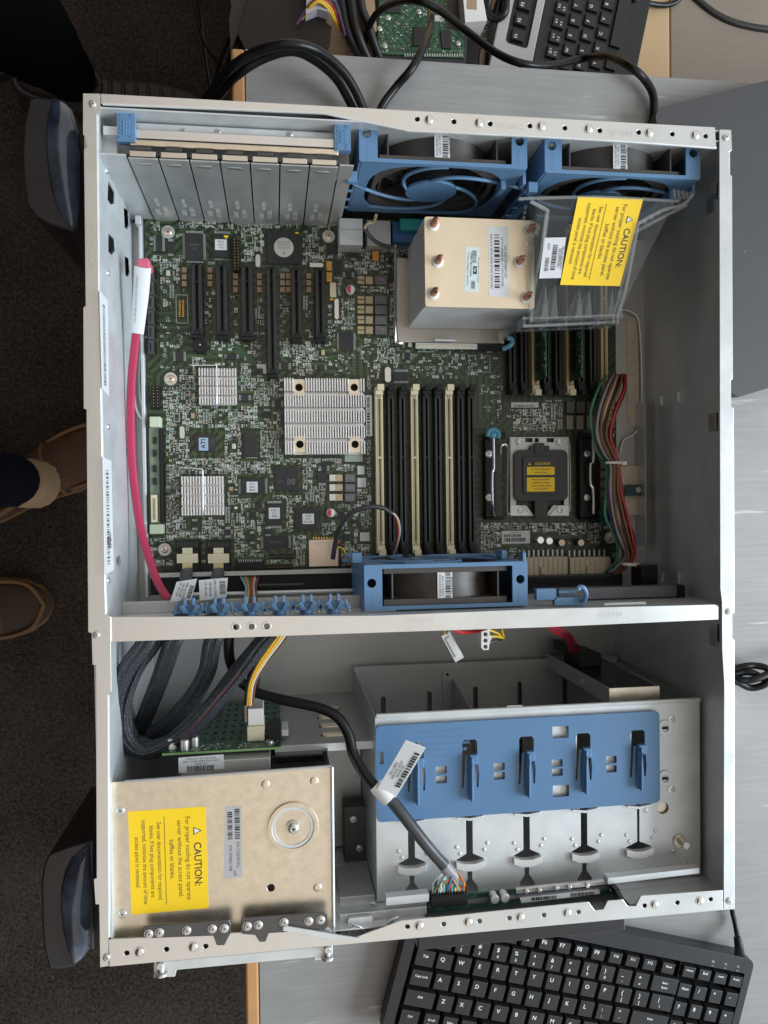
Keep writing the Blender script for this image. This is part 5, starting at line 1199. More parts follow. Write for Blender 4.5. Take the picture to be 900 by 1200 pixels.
TP = [(507.5,263.5),(620,271),(512.5,306.5),(608,307),(507.5,344),(616,349)]
q = MB(); xs_ = [at(x, y, .043) for x, y in TP]
for i, p in enumerate(xs_):
    q = MB(); q.dome(p.x, p.y, -.043, .0048, .0022, WHITEP, 18, 4); q.build('sealing_bead', hs)
    q = MB(); q.cyl(p.x, p.y, -.116, -.0455, .003, COPPER, n=12); q.cyl(p.x, p.y, -.0415, -.0330, .0029, COPPER, r1=.0026, n=16); q.cyl(p.x, p.y, -.0330, -.0295, .0026, COPPER, r1=.0011, n=16); q.cyl(p.x+.0004, p.y+.0003, -.0295, -.0270, .0010, COPPER, r1=.0006, n=8)
    q.build('heat_pipe', hs, bevel=.0003)
for r, tw, tx in (((572.5,265.5,596,348),0,0),((545,289.5,562,342),-.05,1)):
    q = MB(); p = at((r[0]+r[2])/2, (r[1]+r[3])/2, .043); x0,x1,y0,y1 = q.rect(*r, .043); w2, h2 = (x1-x0)/2, (y1-y0)/2
    q.T = Matrix.Translation((p.x, p.y, 0)) @ Matrix.Rotation(tw, 4, 'Z'); q.box(-w2, w2, -h2, h2, -.0430, -.0429, PAPER if tx == 0 else mat('pale blue label',(.60,.68,.68),.5)); lb = q.build('part_label', hs)
    q = MB(T=Matrix.Translation((p.x, p.y, 0)) @ Matrix.Rotation(tw, 4, 'Z')); z = -.04285
    if tx == 0:
        barcode(q, -w2*.42, w2*.10, -h2*.75, h2*.85, z, rng); q.text('360 5/N 594887-001', w2*.68, h2*.0, z, .0031, INK, -1.57); q.text('HP P/N 490448-001 CT:0001L0947284', w2*.35, 0, z, .0027, INK, -1.57, False, .88); q.text('REPLACE WITH SAME SPARE 507672-001', -w2*.72, 0, z, .0027, INK, -1.57, False, .88)
    else:
        q.box(w2*.10, w2*.62, -h2*.20, h2*.15, z, z+.0001, INK); q.text('hp', w2*.36, -h2*.02, z+.0002, .0034, PAPER, -1.57, True)
        barcode(q, -w2*.10, w2*.5, h2*.3, h2*.85, z, rng); barcode(q, -w2*.10, w2*.45, -h2*.88, -h2*.5, z, rng); barcode(q, -w2*.30, -w2*.12, -h2*.3, h2*.8, z, rng)
        q.text('Product of Singapore HEWLETT', -w2*.62, 0, z, .0019, INK, -1.57); q.text('Warning label void if removed', w2*.85, 0, z, .0016, INK, -1.57)
    q.build('lettering', lb)
q = MB(); q.pbox(465,303,591,402,.1206,.003,mat('clear anodised plate',(.55,.50,.44),.35,.75)); q.pbox(509,396,534,400,.1145,.002,STEEL)
q.build('base_plate', hs, bevel=.0012)
q = MB(); q.tube(P3([(463,287,.105),(463.5,300,.106),(463.5,340,.106),(463,395,.106),(466,401,.110),(471,402,.112)]), .0012, CHROME); q.build('wire_clip', hs); q = MB()
q.tube(P3([(589,409,.108),(596,406,.106),(600,402,.106),(599,397,.106),(594,396,.106)]), .0022, mat('teal blue plastic',(.08,.24,.33),.4)); q.build('clip_handle', hs)
q = MB(); q.pbox(487,402,577,409,.118,.002,STEEL); q.pbox(489,404,556,407,.1175,.001,CREAM); q.pbox(560,403,590,410,.117,.004,BLACK); q.build('clip_frame', hs, bevel=.0004)

# clear air baffle with caution label
bf = thing('air_baffle', 'clear plastic air baffle carrying a yellow caution label over the right hand slots', 'air baffle', (.37, -.08, -.12))
DBf = .030
T0 = [(622,229),(783,232),(760,250),(743,262),(722,372),(626,378),(622,330)]
top_ = P2([(607,228),(800,233),(745,262),(718,380),(614,383),(618,340)], DBf)
A = at(628,229,.018); B = at(775,234,.018)
q = MB()
def slab(pts, t, m=CLEAR):           # a flat clear sheet of thickness t along its normal
    P = [Vector(p) for p in pts]; nn = (P[1]-P[0]).cross(P[2]-P[0]).normalized()*t; n = len(P)
    q.add([tuple(p) for p in P]+[tuple(p+nn) for p in P], [tuple(range(n))[::-1], tuple(range(n,2*n))]+[(i,(i+1)%n,n+(i+1)%n,n+i) for i in range(n)], m)
Tt = P3([(633,229,.022),(768,236,.022),(742,260,.024),(741,300,.030),(720,372,.050),(628,378,.050),(640,300,.034)])
t1, t2, t3, t4 = at(630,229,.024), at(790,236,.024), at(722,374,.044), at(619,378,.044)
slab([t1, t4, t3, t2], .0014)
slab([t1, (t1.x, t1.y, -.11), (t4.x, t4.y, -.118), t4], .0014)
m3 = at(745,262,.030)
slab([t3, (t3.x+.002, t3.y, -.07), (m3.x, m3.y, -.06), m3], .0014)
slab([t4, (t4.x, t4.y, -.075), (t3.x, t3.y, -.075), t3], .0014)
q.build('baffle_shell', bf, bevel=.0005)
q = MB(); CL2 = CLEARE
def rail_(l, r=.0012, n=6): q.tube(P3(l), r, CL2, n=n, sub=3)
rail_([(613,382,.046),(660,380,.046),(722,377,.046)], .0014); rail_([(612,373,.044),(660,372,.044),(722,369,.044)], .0010); rail_([(608,233,.024),(700,231,.022),(795,236,.022)], .0013)
rail_([(748,262,.024),(741,300,.028),(733,340,.036),(723,372,.044)], .0013); rail_([(744,264,.026),(735,310,.032),(720,366,.044)], .0010); rail_([(640,250,.026),(633,300,.032),(626,340,.040),(622,378,.045)], .0014)
rail_([(622,236,.02),(640,246,.024),(641,252,.026),(636,290,.03)], .0016); rail_([(748,262,.024),(775,247,.022),(800,240,.02),(812,228,.018)], .0014); rail_([(744,272,.03),(770,258,.026),(805,240,.024)], .0014)
for x in (722, 717): q.box(at(x,374,.045).x-.0008, at(x,374,.045).x+.0008, at(x,380,.045).y, at(x,370,.045).y, -.060, -.042, CL2)
for x in (614, 640, 662, 700): q.box(at(x,374,.045).x-.0004, at(x,374,.045).x+.0004, at(x,382,.045).y, at(x,371,.045).y, -.060, -.043, CL2)
q.build('baffle_rail', bf, bevel=.0003)
for x, y0 in ((640,335),(651,335),(680,340),(691,340),(718,338),(727,338)):
    q = MB()
    p0 = at(x, y0, .044); p1 = at(x-6, 372, .046); p2 = at(x+3, 372, .046)
    q.add([tuple(p0), tuple(p1), tuple(p2), (p0.x, p0.y, -.052), (p1.x, p1.y, -.075), (p2.x, p2.y, -.075)], [(0,1,2),(5,4,3),(0,3,4,1),(1,4,5,2),(2,5,3,0)], CL2); q.build('baffle_rib', bf)
q = MB()
for k in range(7): p = at(752+8*k, 262-5*k, .03); q.dome(p.x, p.y, -.026, .0022, .002, CL2, 10)
for k in range(10): p = at(612+rng.uniform(-6,10), 246+6*k, .04); q.dome(p.x, p.y, -.035, .0016, .002, CL2, 8)
for k in range(5): x_ = 790+5*k; rail_([(x_,222+k,.02),(x_+1,234-k,.024)], .0012)
q.build('baffle_texture', bf, kind='stuff')
def on_top(px, py):
    v = _M @ Vector(((px-450)/FPX, -(py-600)/FPX, -1)); nn = (t4-t1).cross(t2-t1).normalized(); o_ = Vector(CAM_LOC); k = nn.dot(t1-o_)/nn.dot(v); return o_+v*k + (nn if nn.z > 0 else -nn)*.0024
def sheetlabel(corners, name, m, th=.0003):
    P = [on_top(x, y) for x, y in corners]; q_ = MB(); nn = (P[1]-P[0]).cross(P[3]-P[0]).normalized(); nn = nn if nn.z > 0 else -nn
    q_.add([tuple(p) for p in P]+[tuple(p-nn*th) for p in P], [(0,1,2,3),(7,6,5,4),(0,4,5,1),(1,5,6,2),(2,6,7,3),(3,7,4,0)], m); o_ = q_.build(name, bf)
    # frame: x axis along the top edge, y axis up the left edge
    ux = (P[1]-P[0]+P[2]-P[3])/2; uy = (P[0]-P[3]+P[1]-P[2])/2; ctr_ = (P[0]+P[1]+P[2]+P[3])/4
    Tm = Matrix(((ux.x/ux.length, uy.x/uy.length, nn.x, ctr_.x+nn.x*.0002), (ux.y/ux.length, uy.y/uy.length, nn.y, ctr_.y+nn.y*.0002), (ux.z/ux.length, uy.z/uy.length, nn.z, ctr_.z+nn.z*.0002), (0,0,0,1)))
    return o_, Tm, ux.length, uy.length
o_, Tm, wl, hl = sheetlabel([(676,231),(752,234),(725,335.5),(655,334)], 'caution_label', YELLOW)
t = MB(T=Tm); caution(t, 0, 0, 0, hl, wl); t.build('lettering', o_)
o_, Tm, wl, hl = sheetlabel([(637,279),(662,278.5),(656,326),(630.5,326.5)], 'part_label', PAPER)
t = MB(T=Tm); barcode(t, -wl*.05, wl*.17, -hl*.3, hl*.34, 0, rng); barcode(t, -wl*.33, -wl*.15, -hl*.32, hl*.02, 0, rng)
for i, s_ in enumerate(('REPLACE WITH', 'P/N 508000-001', 'REV 0A AIR BAFFLE')): t.text(s_, wl*(.27+.08*i), 0, 0, .0020, INK, -1.57)
t.text('ASSY', -wl*.25, hl*.28, 0, .0024, INK, -1.57); t.build('lettering', o_)

# ================================================================== CABLES
# blue cable clips on the partition
for k, (x, y) in enumerate(((222,702),(257,701.5),(293,700),(327.5,699),(359.5,698),(391.5,697))):
    p = at(x, y+3, .020); q = MB(T=Matrix.Translation((p.x, YP+.0050, 0))); z = -.022
    q.box(-.0046,.0046,-.0048,.0012,z-.014,z-.0005,BLUE); q.box(-.0120,.0120,-.0014,.0006,z,z+.0026,BLUE); q.box(-.0050,.0050,.0003,.0045,z-.002,z+.0015,BLUE)
    for s_ in (-1,1):
        q.add([(s_*.0118,-.0012,z+.0005),(s_*.0118,-.0012,z+.0032),(s_*.0092,.0058,z+.0005),(s_*.0092,.0058,z+.0032),(s_*.0070,.0058,z+.0005),(s_*.0070,.0058,z+.0032),(s_*.0090,-.0012,z+.0005),(s_*.0090,-.0012,z+.0032)], [(0,1,3,2),(2,3,5,4),(4,5,7,6),(1,7,5,3),(0,2,4,6)], BLUE)
        q.box(s_*.0018,s_*.0040,.0040,.0098,z+.001,z+.0050,BLUE); q.add([(s_*.0010,-.001,z+.0026),(s_*.0042,-.001,z+.0026),(s_*.0068,.0040,z+.0045),(s_*.0040,.0052,z+.0045),(s_*.0010,-.001,z+.0050),(s_*.0042,-.001,z+.0050),(s_*.0068,.0040,z+.0065),(s_*.0040,.0052,z+.0065)], [(0,1,2,3),(4,5,6,7),(0,1,5,4),(1,2,6,5),(2,3,7,6),(3,0,4,7)], BLUE)
        q.dome(s_*.0112,-.0032,z-.002,.0012,.0014,NICKEL,8)
    q.dome(0,-.0030,z-.0006,.0036,.0024,BLUE,12); q.build('cable_clip', case, bevel=.0005)
def cable(name, label, cat, mbs, group=None):
    r = thing(name, label, cat, mbs[0][1].v[0], group)
    for nm, q, bv in mbs: q.build(nm, r, bevel=bv)
    return r
# pink cable
q1 = MB(); q1.tube(P3([(160,388,.074),(158,405,.075),(154.5,440,.078),(153,480,.080),(154,530,.083),(158,575,.085),(165,620,.083),(175,655,.078),(185,683,.070),(197,702,.065)]), .0032, PINK, n=12, b=.0017)
q2 = MB(); c_ = P2([(161,304),(173,302),(176,306),(175.5,315),(160.5,313)], .062); q2.sbox(c_[::-1], -.078, -.060, mat('dusty pink plug', (.55,.10,.17), .5))
q3 = MB(); q3.tube(P3([(167,313,.064),(165.5,340,.066),(162.5,370,.071),(160.5,391,.073)]), .0060, PAPER, n=14, b=.0026, taper=lambda t: 1.05-.22*t)
r = cable('sata_cable', 'bright pink flat cable with white wrapped tag running down the left side', 'cable', [('cord', q1, 0), ('plug', q2, .0015), ('wrap_tag', q3, 0)])
t = MB()
for i in range(17): p = at(164.5-.22*i, 326+3.1*i, .0625); t.text(rng.choice(('AR','05','13','PN','8K','N4')), p.x-.002, p.y, -.0600-.0002*i, .0022, INKG, -1.57)
t.build('lettering', r)
# the two grey cables with white tags from the wide sockets
def tag(cx0, cy0, cx1, cy1, d0, d1, wpx, txt):
    a = at(cx0, cy0, d0); b = at(cx1, cy1, d1); u = (b-a); L = u.length; u.normalize(); v = Vector((u.y, -u.x, 0)).normalized(); nn = v.cross(u); nn = nn if nn.z > 0 else -nn; w_ = wpx*.0006
    q = MB(); P = [a-v*w_, b-v*w_, b+v*w_, a+v*w_]; q.add([tuple(p) for p in P]+[tuple(p-nn*.0008) for p in P], [(0,1,2,3),(7,6,5,4),(0,4,5,1),(1,5,6,2),(2,6,7,3),(3,7,4,0)], PAPER)
    c = (a+b)/2; Tm = Matrix(((u.x, v.x, nn.x, c.x), (u.y, v.y, nn.y, c.y), (u.z, v.z, nn.z, c.z+.0002), (0,0,0,1))); t = MB(T=Tm)
    barcode(t, -L*.30, L*.42, w_*.35, w_*.8, .0003, rng, 'x'); 
    for i, s_ in enumerate(txt): t.text(s_, -L*.02, w_*(.05-.33*i), .0003, w_*.34, INK, 3.14159 if False else 0)
    return q, t
for cs, lab, px in (([(207,682),(231,678),(224,703),(199,706)], 'white tagged grey cable at the left of two wide board sockets', 219), ([(233,680),(267,677),(265,700),(234,704)], 'white tagged grey cable at the right of two wide board sockets', 256)):
    q1 = MB(); q1.tube(P3([(px,668,.112),(px-1,676,.100),(px-3,690,.085),(px-5,702,.065),(px-7,712,.035),(px-8,724,.020)]), .0050, CABLEG, n=10, b=.002)
    P = P2(cs, .048); a = MB(); a.sbox(P[::-1], -.0488, -.048, PAPER); cx_, cy_ = sum(p[0] for p in P)/4, sum(p[1] for p in P)/4; rt = math.atan2(P[0][1]-P[3][1], P[0][0]-P[3][0]); hw_ = (Vector(P[1])-Vector(P[0])).length/2; hl_ = (Vector(P[0])-Vector(P[3])).length/2
    t = MB(T=Matrix.Translation((cx_, cy_, -.0479)) @ Matrix.Rotation(rt-math.pi/2, 4, 'Z')); barcode(t, hw_*.45, hw_*.85, -hl_*.6, hl_*.75, 0, rng)
    for i, s_ in enumerate(('LENGTH 860','487738-001','REV 0A 42')): t.text(s_, hw_*(.15-.32*i), 0, 0, .0024, INK, 1.57)
    r = cable('drive_cable', lab, 'cable', [('cord', q1, 0), ('tag', a, 0)]); t.build('lettering', r)
# black braided flat cables looping below the partition
LOOPS = [
 ('leftmost black braided flat cable, looping wide round the lower left corner', [(176,742,.03),(168,757,.03),(148,785,.034),(136,815,.04),(133.5,845,.046),(142,867,.052),(163,878,.055),(190,874,.052),(220,858,.048),(248,828,.042),(275,792,.036),(300,762,.030),(316,742,.028)], .0064),
 ('short black braided flat cable falling straight, second from the left', [(207,742,.03),(201,757,.032),(189,792,.05),(174,830,.08),(166,852,.11),(168,858,.13)], .0066),
 ('black braided flat cable curving under the wide loop, third from the left', [(254,742,.03),(248,757,.032),(242,788,.045),(225,818,.060),(200,845,.075),(178,862,.090)], .0066),
 ('black braided flat cable crossing above the green board beside the yellow wires', [(318,742,.02),(303,757,.024),(283,785,.03),(258,815,.036),(232,845,.042),(205,868,.047),(172,882,.050),(150,868,.052),(143,840,.050),(150,808,.048),(162,780,.045),(178,758,.040),(188,742,.036)], .0054)]
for lab, l, wd in LOOPS:
    q = MB()
    for s_ in (-1, 0, 1): pass
    q.tube(P3(l), wd, SLEEVE, n=14, b=.0034, sub=8)
    r = thing('braided_cable', lab, 'cable', at(*l[0]), 'braided cables looping below the partition'); q.build('sleeve', r)
    q = MB()
    for o_ in (-.45, .45):
        pts = P3(l); q.tube([p+Vector((o_*wd*.9, 0, .0029)) for p in pts], .0016, SLEEVE, n=8, sub=8)
    q.build('sleeve_rib', r)
    if 'crossing' in lab:
        q = MB(); 
        for o_ in (-.0012, .0014): q.tube([p+Vector((o_, o_, .0030)) for p in P3(l[2:9])], .0006, mat('dark red wire', (.16,.03,.02), .5), n=6)
        q.build('wire', r)
# plain black front-panel cable with white tag, ending in rainbow wires
q1 = MB(); q1.tube(P3([(271,735,.03),(268,752,.035),(270,775,.045),(281,797,.052),(302,812,.048),(335,821,.042),(372,829,.036),(395,840,.032),(408,860,.030),(414,884,.026),(426,905,.020),(440,922,.016),(447,930,.014)]), .0039, CABLE, n=14)
q2 = MB(); q2.tube(P3([(452,930,.014),(470,952,.010),(490,978,.008),(508,1000,.008),(521,1014,.008)]), .0044, mat('dark grey sleeve', (.045,.047,.052), .32), n=16)
q3 = MB(); q3.tube(P3([(440,920,.0155),(448.5,929.5,.013),(456,938,.0115)]), .0056, WHITEP, n=18)
q4 = MB(); q4.tube(P3([(519,1012,.008),(527,1022,.009),(534,1029,.010)]), .0046, mat('grey heat shrink', (.20,.20,.21), .4), n=14, b=.0036)
a, t = tag(452,931,487,872,.010,-.012,13, ('455936-001','REPLACE WITH','S/N CABLE'))
r = cable('front_panel_cable', 'thick black cable with white tag crossing the blue panel to the front board', 'cable', [('cord', q1, 0), ('sleeve', q2, 0), ('collar', q3, .0003), ('shrink_tube', q4, 0), ('tag', a, .0004)]); t.build('lettering', r)
for i in range(22):
    k = rng.choice(list(WIRES)); x1 = 507+1.75*i; q = MB(); x0 = 526+rng.uniform(-5,10)
    q.tube(P3([(x0,1021+rng.uniform(-2,4),.009),((x0+x1)/2+rng.uniform(-5,5)+(i-11)*.5,1033+rng.uniform(-3,3),.004+rng.uniform(0,.006)),(x1,1043-.1*i,.010),(x1+.3,1051-.15*i,.016)]), .00062, WIRES[k], n=6, sub=4); q.build('wire', r)
# front panel board with connector
fb = thing('front_panel_board', 'narrow green circuit strip with a white label along the front rim', 'circuit board', tuple(at(600,1058,.018)))
q = MB(); q.sbox([tuple(at(x,y,.019)[:2]) for x,y in ((500,1052),(712,1032),(716,1048),(500,1070))][::-1], -.0206, -.019, PCBG); q.build('board', fb)
q = MB(); q.sbox([tuple(at(x,y,.012)[:2]) for x,y in ((505,1048),(548,1044),(548,1060),(505,1064))][::-1], -.0186, -.011, BLACK)
for i in range(11): p = at(509+3.4*i,1048-.3*i,.011); q.box(p.x-.0005,p.x+.0005,p.y-.002,p.y+.001,-.0108,-.0098,BLACK)
q.build('connector', fb, bevel=.0005)
q = MB(); q.sbox([tuple(at(x,y,.016)[:2]) for x,y in ((604,1041),(708,1031),(711,1036),(605,1047))][::-1], -.018, -.015, NICKEL)
for x,y in ((617,1044),(632,1043),(652,1040),(667,1039),(688,1037)): p = at(x,y,.014); q.cyl(p.x,p.y,-.0149,-.012,.0016,CHROME)
q.build('light_pipe_rail', fb, bevel=.0004)
q = MB(); q.sbox([tuple(at(x,y,.0155)[:2]) for x,y in ((609,1052),(702,1042),(703,1047),(611,1058))][::-1], -.0186, -.0150, PAPER); lb = q.build('label', fb)
q = MB(); a = at(622,1054,.0153); b = at(654,1050.5,.0153); barcode(q, a.x, b.x, a.y-.001, a.y+.0016, -.0148, rng, 'x'); a = at(668,1049,.0153); b = at(697,1046,.0153); barcode(q, a.x, b.x, a.y-.001, a.y+.0016, -.0148, rng, 'x'); q.build('lettering', lb)
for x,y in ((580,1054),(592,1052.5)): p = at(x,y,.012); q = MB(); q.cyl(p.x,p.y,-.0186,-.012,.0034,NICKEL,n=20); q.cyl(p.x,p.y,-.012,-.0117,.003,ALU,n=20); q.build('capacitor', fb, bevel=.0003)
q = MB(); q.sbox([tuple(at(x,y,.008)[:2]) for x,y in ((504,1067),(722,1044),(722,1049),(505,1072))][::-1], -.0205, -.0165, mat('slate plastic',(.10,.105,.12),.4)); q.sbox([tuple(at(x,y,.008)[:2]) for x,y in ((718,1040),(724,1039),(731,1054),(725,1056))][::-1], -.02, -.004, BLACK); q.build('carrier', fb, bevel=.0006)
# black front bezel bar below the front rim
q = MB(); a = at(488,1110,.035); b = at(730,1086,.035); q.box(a.x, b.x, a.y-.0045 if False else b.y-.001, -L_-.0005, -.19, -.030, mat('dark bezel plastic',(.022,.020,.022),.35)); q.build('front_bezel', case, bevel=.0015)
# latch, handle rods and bracket near the front rim
q = MB(); q.sbox([tuple(at(x,y,.012)[:2]) for x,y in ((398,1072),(500,1062),(500,1072),(470,1080),(436,1097),(398,1099))][::-1], -.016, -.012, STEELD); o = q.build('latch_bracket', case, bevel=.0006)
q = MB(); x0,x1,y0,y1 = q.rect(408,1075,437,1085,.008); q.plate(rrect(x0,x1,y0,y1,.0022,4), [], -.011, -.008, STEEL); x0,x1,y0,y1 = q.rect(436,1080,452,1090,.008); q.plate(rrect(x0,x1,y0,y1,.0018,4), [], -.0105, -.0082, STEEL); q.build('latch', o, bevel=.0006)
q = MB(); q.tube(P3([(408,1094,.006),(414,1084,.004),(422,1086,.004),(434,1095,.006)]), .0008, CHROME); q.tube(P3([(452,1086,.006),(460,1078,.004),(467,1074,.004)]), .0014, NICKEL); q.build('spring_wire', o)
q = MB(); q.sbox([tuple(at(x,y,-.004)[:2]) for x,y in ((331,1087),(336,1086),(400,1097),(425,1101),(396,1104),(331,1092))][::-1], .0014, .0034, STEEL); q.build('release_lever', case, bevel=.0008)
q = MB(); q.sbox([tuple(at(x,y,.012)[:2]) for x,y in ((180,1128),(390,1108),(390,1124),(368,1126),(368,1122),(207,1137),(205,1145),(180,1146))][::-1], -.0135, -.012, STEEL); o = q.build('lower_bracket', case, bevel=.0006)
for x,y in ((187,1133),(384,1114)):
    p = at(x,y,.006); q = MB(); q.cyl(p.x,p.y,-.012,-.006,.0024,NICKEL); q.rod((p.x,p.y+.004,-.0115),(p.x+.0003,p.y-.007,-.0115),.0024,NICKEL); q.rod((p.x+.0003,p.y-.007,-.0115),(p.x+.0003,p.y-.009,-.0115),.0046,NICKEL,n=20); q.build('thumbscrew', o, bevel=.0004)

# yellow, white and black power leads into the backplane
r = thing('power_lead', 'yellow, white and dark red power leads dropping into the white plug of the green backplane', 'cable', tuple(at(310,752,.03)))
for i, (k, dx) in enumerate((('yellow',0),('yellow',3.2),('white',6),('brown',8.6),('black',-3.4),('orange',1.6))):
    q = MB(); q.tube(P3([(330+dx*1.3,738,.024),(321+dx*1.2,752,.026),(305+dx,775,.034),(293+dx*.7,800,.040),(290+dx*.7,826,.050)]), .0013, WIRES[k], n=8, sub=6); q.build('wire', r)
q = MB(); q.tube(P3([(313,742,.03),(304,765,.036),(297,795,.05),(296,815,.07)]), .0050, mat('dark blue ribbon',(.018,.022,.035),.4), n=10, b=.0016); q.build('ribbon', r)
# loose plugs hanging below the partition
r = thing('loose_plug', 'white slanted wire plug hanging empty below the partition', 'plug', tuple(at(529,755,.08)))
T_ = Matrix.Translation(at(529,757,.08)) @ Matrix.Rotation(math.radians(28), 4, 'Z'); q = MB(T=T_); q.box(-.0042,.0042,-.0125,.0125,-.004,.004,WHITEP); q.box(-.002,.002,-.009,.009,.004,.0052,WHITEP); q.build('plug_body', r, bevel=.0008)
for i, k in enumerate(('yellow','brown')): q = MB(); q.tube(P3([(522+3*i,748,.08),(521+2*i,741,.075),(520+2*i,734,.06)]), .0010, WIRES[k], n=6); q.build('wire', r)
r = thing('loose_plug', 'white four hole power plug hanging upright below the partition', 'plug', tuple(at(570,750,.06)))
q = MB(); x0,x1,y0,y1 = q.rect(563.5,733,575.5,762,.06); ym = (y0+y1)/2; q.plate([(x0,y0+.002),(x0+.002,y0),(x1-.002,y0),(x1-.001,y0+.006),(x1+.0008,ym),(x1-.001,ym+.002),(x1-.001,y1),(x0,y1)], [circ((x0+x1)/2-.0004, y0+(y1-y0)*(.14+.25*i), .0016, 12) for i in range(4)], -.072, -.06, WHITEP); q.box(x0+.0004,x1-.0016,y0+.0022,y1-.001,-.068,-.067,BLACK); q.build('plug_body', r, bevel=.0005)
for i in range(3): q = MB(); q.tube(P3([(572,738+8*i,.07),(583,742+4*i,.075),(590,748,.08),(588,738,.07),(583,732,.05)]), .0010, WIRES[('yellow','yellow','black')[i]], n=6); q.build('wire', r)
for i, l in enumerate(([(526,735,.05),(540,741,.06),(556,740,.06),(570,736,.05)],)):
    q = MB(); q.tube(P3(l), .0016, WIRES['red'], n=8); q.build('wire', r)
r = thing('drive_power_cable', 'red and dark wires plugged into the upright metal drive', 'cable', tuple(at(660,745,.08)))
for i in range(4): q = MB(); q.tube(P3([(640+2*i,733,.05),(652+2.5*i,742-1*i,.07),(664+2*i,750-1.5*i,.10),(668+3*i,764,.13)]), .0011, WIRES[('red','red','purple','red')[i]], n=8); q.build('wire', r)

# harness on the right
r = thing('wire_harness', 'thick bundle of coloured wires winding down the right edge of the main board', 'cable', tuple(at(718,560,.10)))
seq = ('green','grey','black','purple','black','brown','beige','brown','orange','brown','black','red','brown','red','black','beige','black')
for i, k in enumerate(seq):
    o = (i - 8)/8; j_ = rng.uniform(-1,1)*3.0; k2 = rng.uniform(-1,1)*3.0
    pts = [(723+9*o+j_,440,.105),(719+13*o+j_,455+3*o,.092),(709+13*o+j_,482,.086),(706+10*o+k2,510,.086),(712+9*o+j_*.5,530,.088),(719+6*o,545,.090),(720+8*o+k2*.8,575,.088),(724+11*o+j_,605,.088),(732+10*o+k2,630,.090),(735+7*o+j_,650,.094),(727+7*o,664,.100),(716+4*o,672+2*o,.108)]
    q = MB(); q.tube([p+Vector((0,0,-.0018*abs(o)*2 + .0021*((i*7)%4))) for p in P3(pts)], .00125, WIRES[k], n=7, sub=5); q.build('wire', r)
for x,y,w_ in ((719.5,543,11),(737,662,8)):
    p = at(x,y,.086); q = MB(); q.T = Matrix.Translation(p); q.tube([(w_*.0006*math.cos(a), .0006*math.sin(a*.5), .0045*math.sin(a)) for a in [i*math.pi/6 for i in range(13)]], .0012, WHITEP, n=8, sub=3, up=(0,1,0)); q.box(w_*.0006,w_*.0006+.004,-.0014,.0014,-.001,.002,WHITEP); q.build('cable_tie', r)
# fan lead arching over the memory slots
r = thing('fan_lead', 'black fan lead arching over the ends of the cream memory slots', 'cable', tuple(at(430,600,.09)))
q = MB(); q.tube(P3([(390,655,.10),(394,632,.095),(400,614,.088),(412,601,.082),(430,594.5,.08),(448,595,.082),(459,602,.085)]), .0020, mat('black braided lead',(.03,.03,.033),.5), n=10); q.build('sleeve', r)
for i, k in enumerate(('purple','red','yellow','white')): q = MB(); q.tube(P3([(455,598,.084),(463+.8*i,606,.086),(466+i,622,.09),(463+.7*i,640,.10),(459+.6*i,650,.11)]), .0006, WIRES[k], n=6); q.build('wire', r)
for i, k in enumerate(('yellow','red','black','yellow')): q = MB(); q.tube(P3([(391,648,.10),(395+i*1.2,632+3*i,.098),(401+2*i,645+2*i,.10),(411+i,661,.105)]), .0006, WIRES[k], n=6); q.build('wire', r)
# rainbow leads from the small header
r = thing('ribbon_lead', 'small fan of rainbow wires leaving the black header above the blue clips', 'cable', tuple(at(292,680,.10)))
for i, k in enumerate(('cyan','grey','orange','beige','green','brown','red','orange','white','purple','brown')): q = MB(); q.tube(P3([(280+2.5*i,671,.117),(283+2*i,678,.105),(288+1.2*i,688,.07),(287+1.4*i,700,.045),(285+1.3*i,712,.028)]), .0006, WIRES[k], n=6); q.build('wire', r)
# lead by the rear connectors
r = thing('fan_lead', 'grey fan lead lying beside the silver network socket', 'cable', tuple(at(440,285,.10)))
q = MB(); q.tube(P3([(428,262,.09),(430,272,.095),(440,283,.10),(455,289,.105),(478,290,.108)]), .0018, CABLEG, n=8); q.build('sleeve', r); q = MB(); q.tube(P3([(427,268,.09),(431,262,.088),(438,260,.088),(441,252,.08)]), .0012, WIRES['beige'], n=8); q.build('wire', r)

# ================================================================== THINGS ON THE DESKS
def dtube(name, label, pts, r, m=CABLE, n=12, group=None, cat='cable'):
    q = MB(); q.tube(P3(pts), r, m, n=n, sub=8); o = q.build(name, label=label, category=cat); 
    if group: o['group'] = group
    return o
dtube('mains_cable', 'thick black cord arching over the desk edge, the outer of the arching pair', [(180,190,.55),(215,145,.40),(248,108,.26),(268,82,.20),(300,61,.18),(340,52,.17),(372,60,.18),(398,80,.19),(415,104,.20),(428,135,.21),(436,170,.215)], .0044, group='cords arching behind the case')
dtube('mains_cable', 'thick black cord arching over the desk edge, the inner of the arching pair', [(188,196,.56),(222,152,.42),(252,118,.28),(276,90,.21),(308,69,.196),(342,60,.19),(368,70,.196),(392,90,.205),(407,114,.213),(418,140,.214),(424,170,.215)], .0042, group='cords arching behind the case')
dtube('mains_cable', 'black cord running down past the green circuit board onto the desk', [(508,-30,.36),(504,0,.33),(505,22,.27),(500,46,.222),(484,78,.205),(464,102,.214),(448,124,.216),(438,150,.216)], .0040)
dtube('mains_cable', 'long black cord snaking over the upper keyboard and down behind the case', [(424,78,.42),(428,45,.40),(440,18,.36),(462,3,.31),(490,1,.27),(515,12,.27),(545,35,.27),(580,61,.26),(610,74,.25),(640,77,.26),(680,69,.28),(712,66,.245),(738,78,.212),(756,94,.214),(766,115,.216),(764,150,.216)], .0040)
dtube('thin_lead', 'thin black lead crossing the carpet beside the beech desk, the straight one', [(300,-15,.40),(285,18,.40),(268,48,.45),(255,82,.55),(246,130,.7)], .0026, group='thin leads at the desk corner')
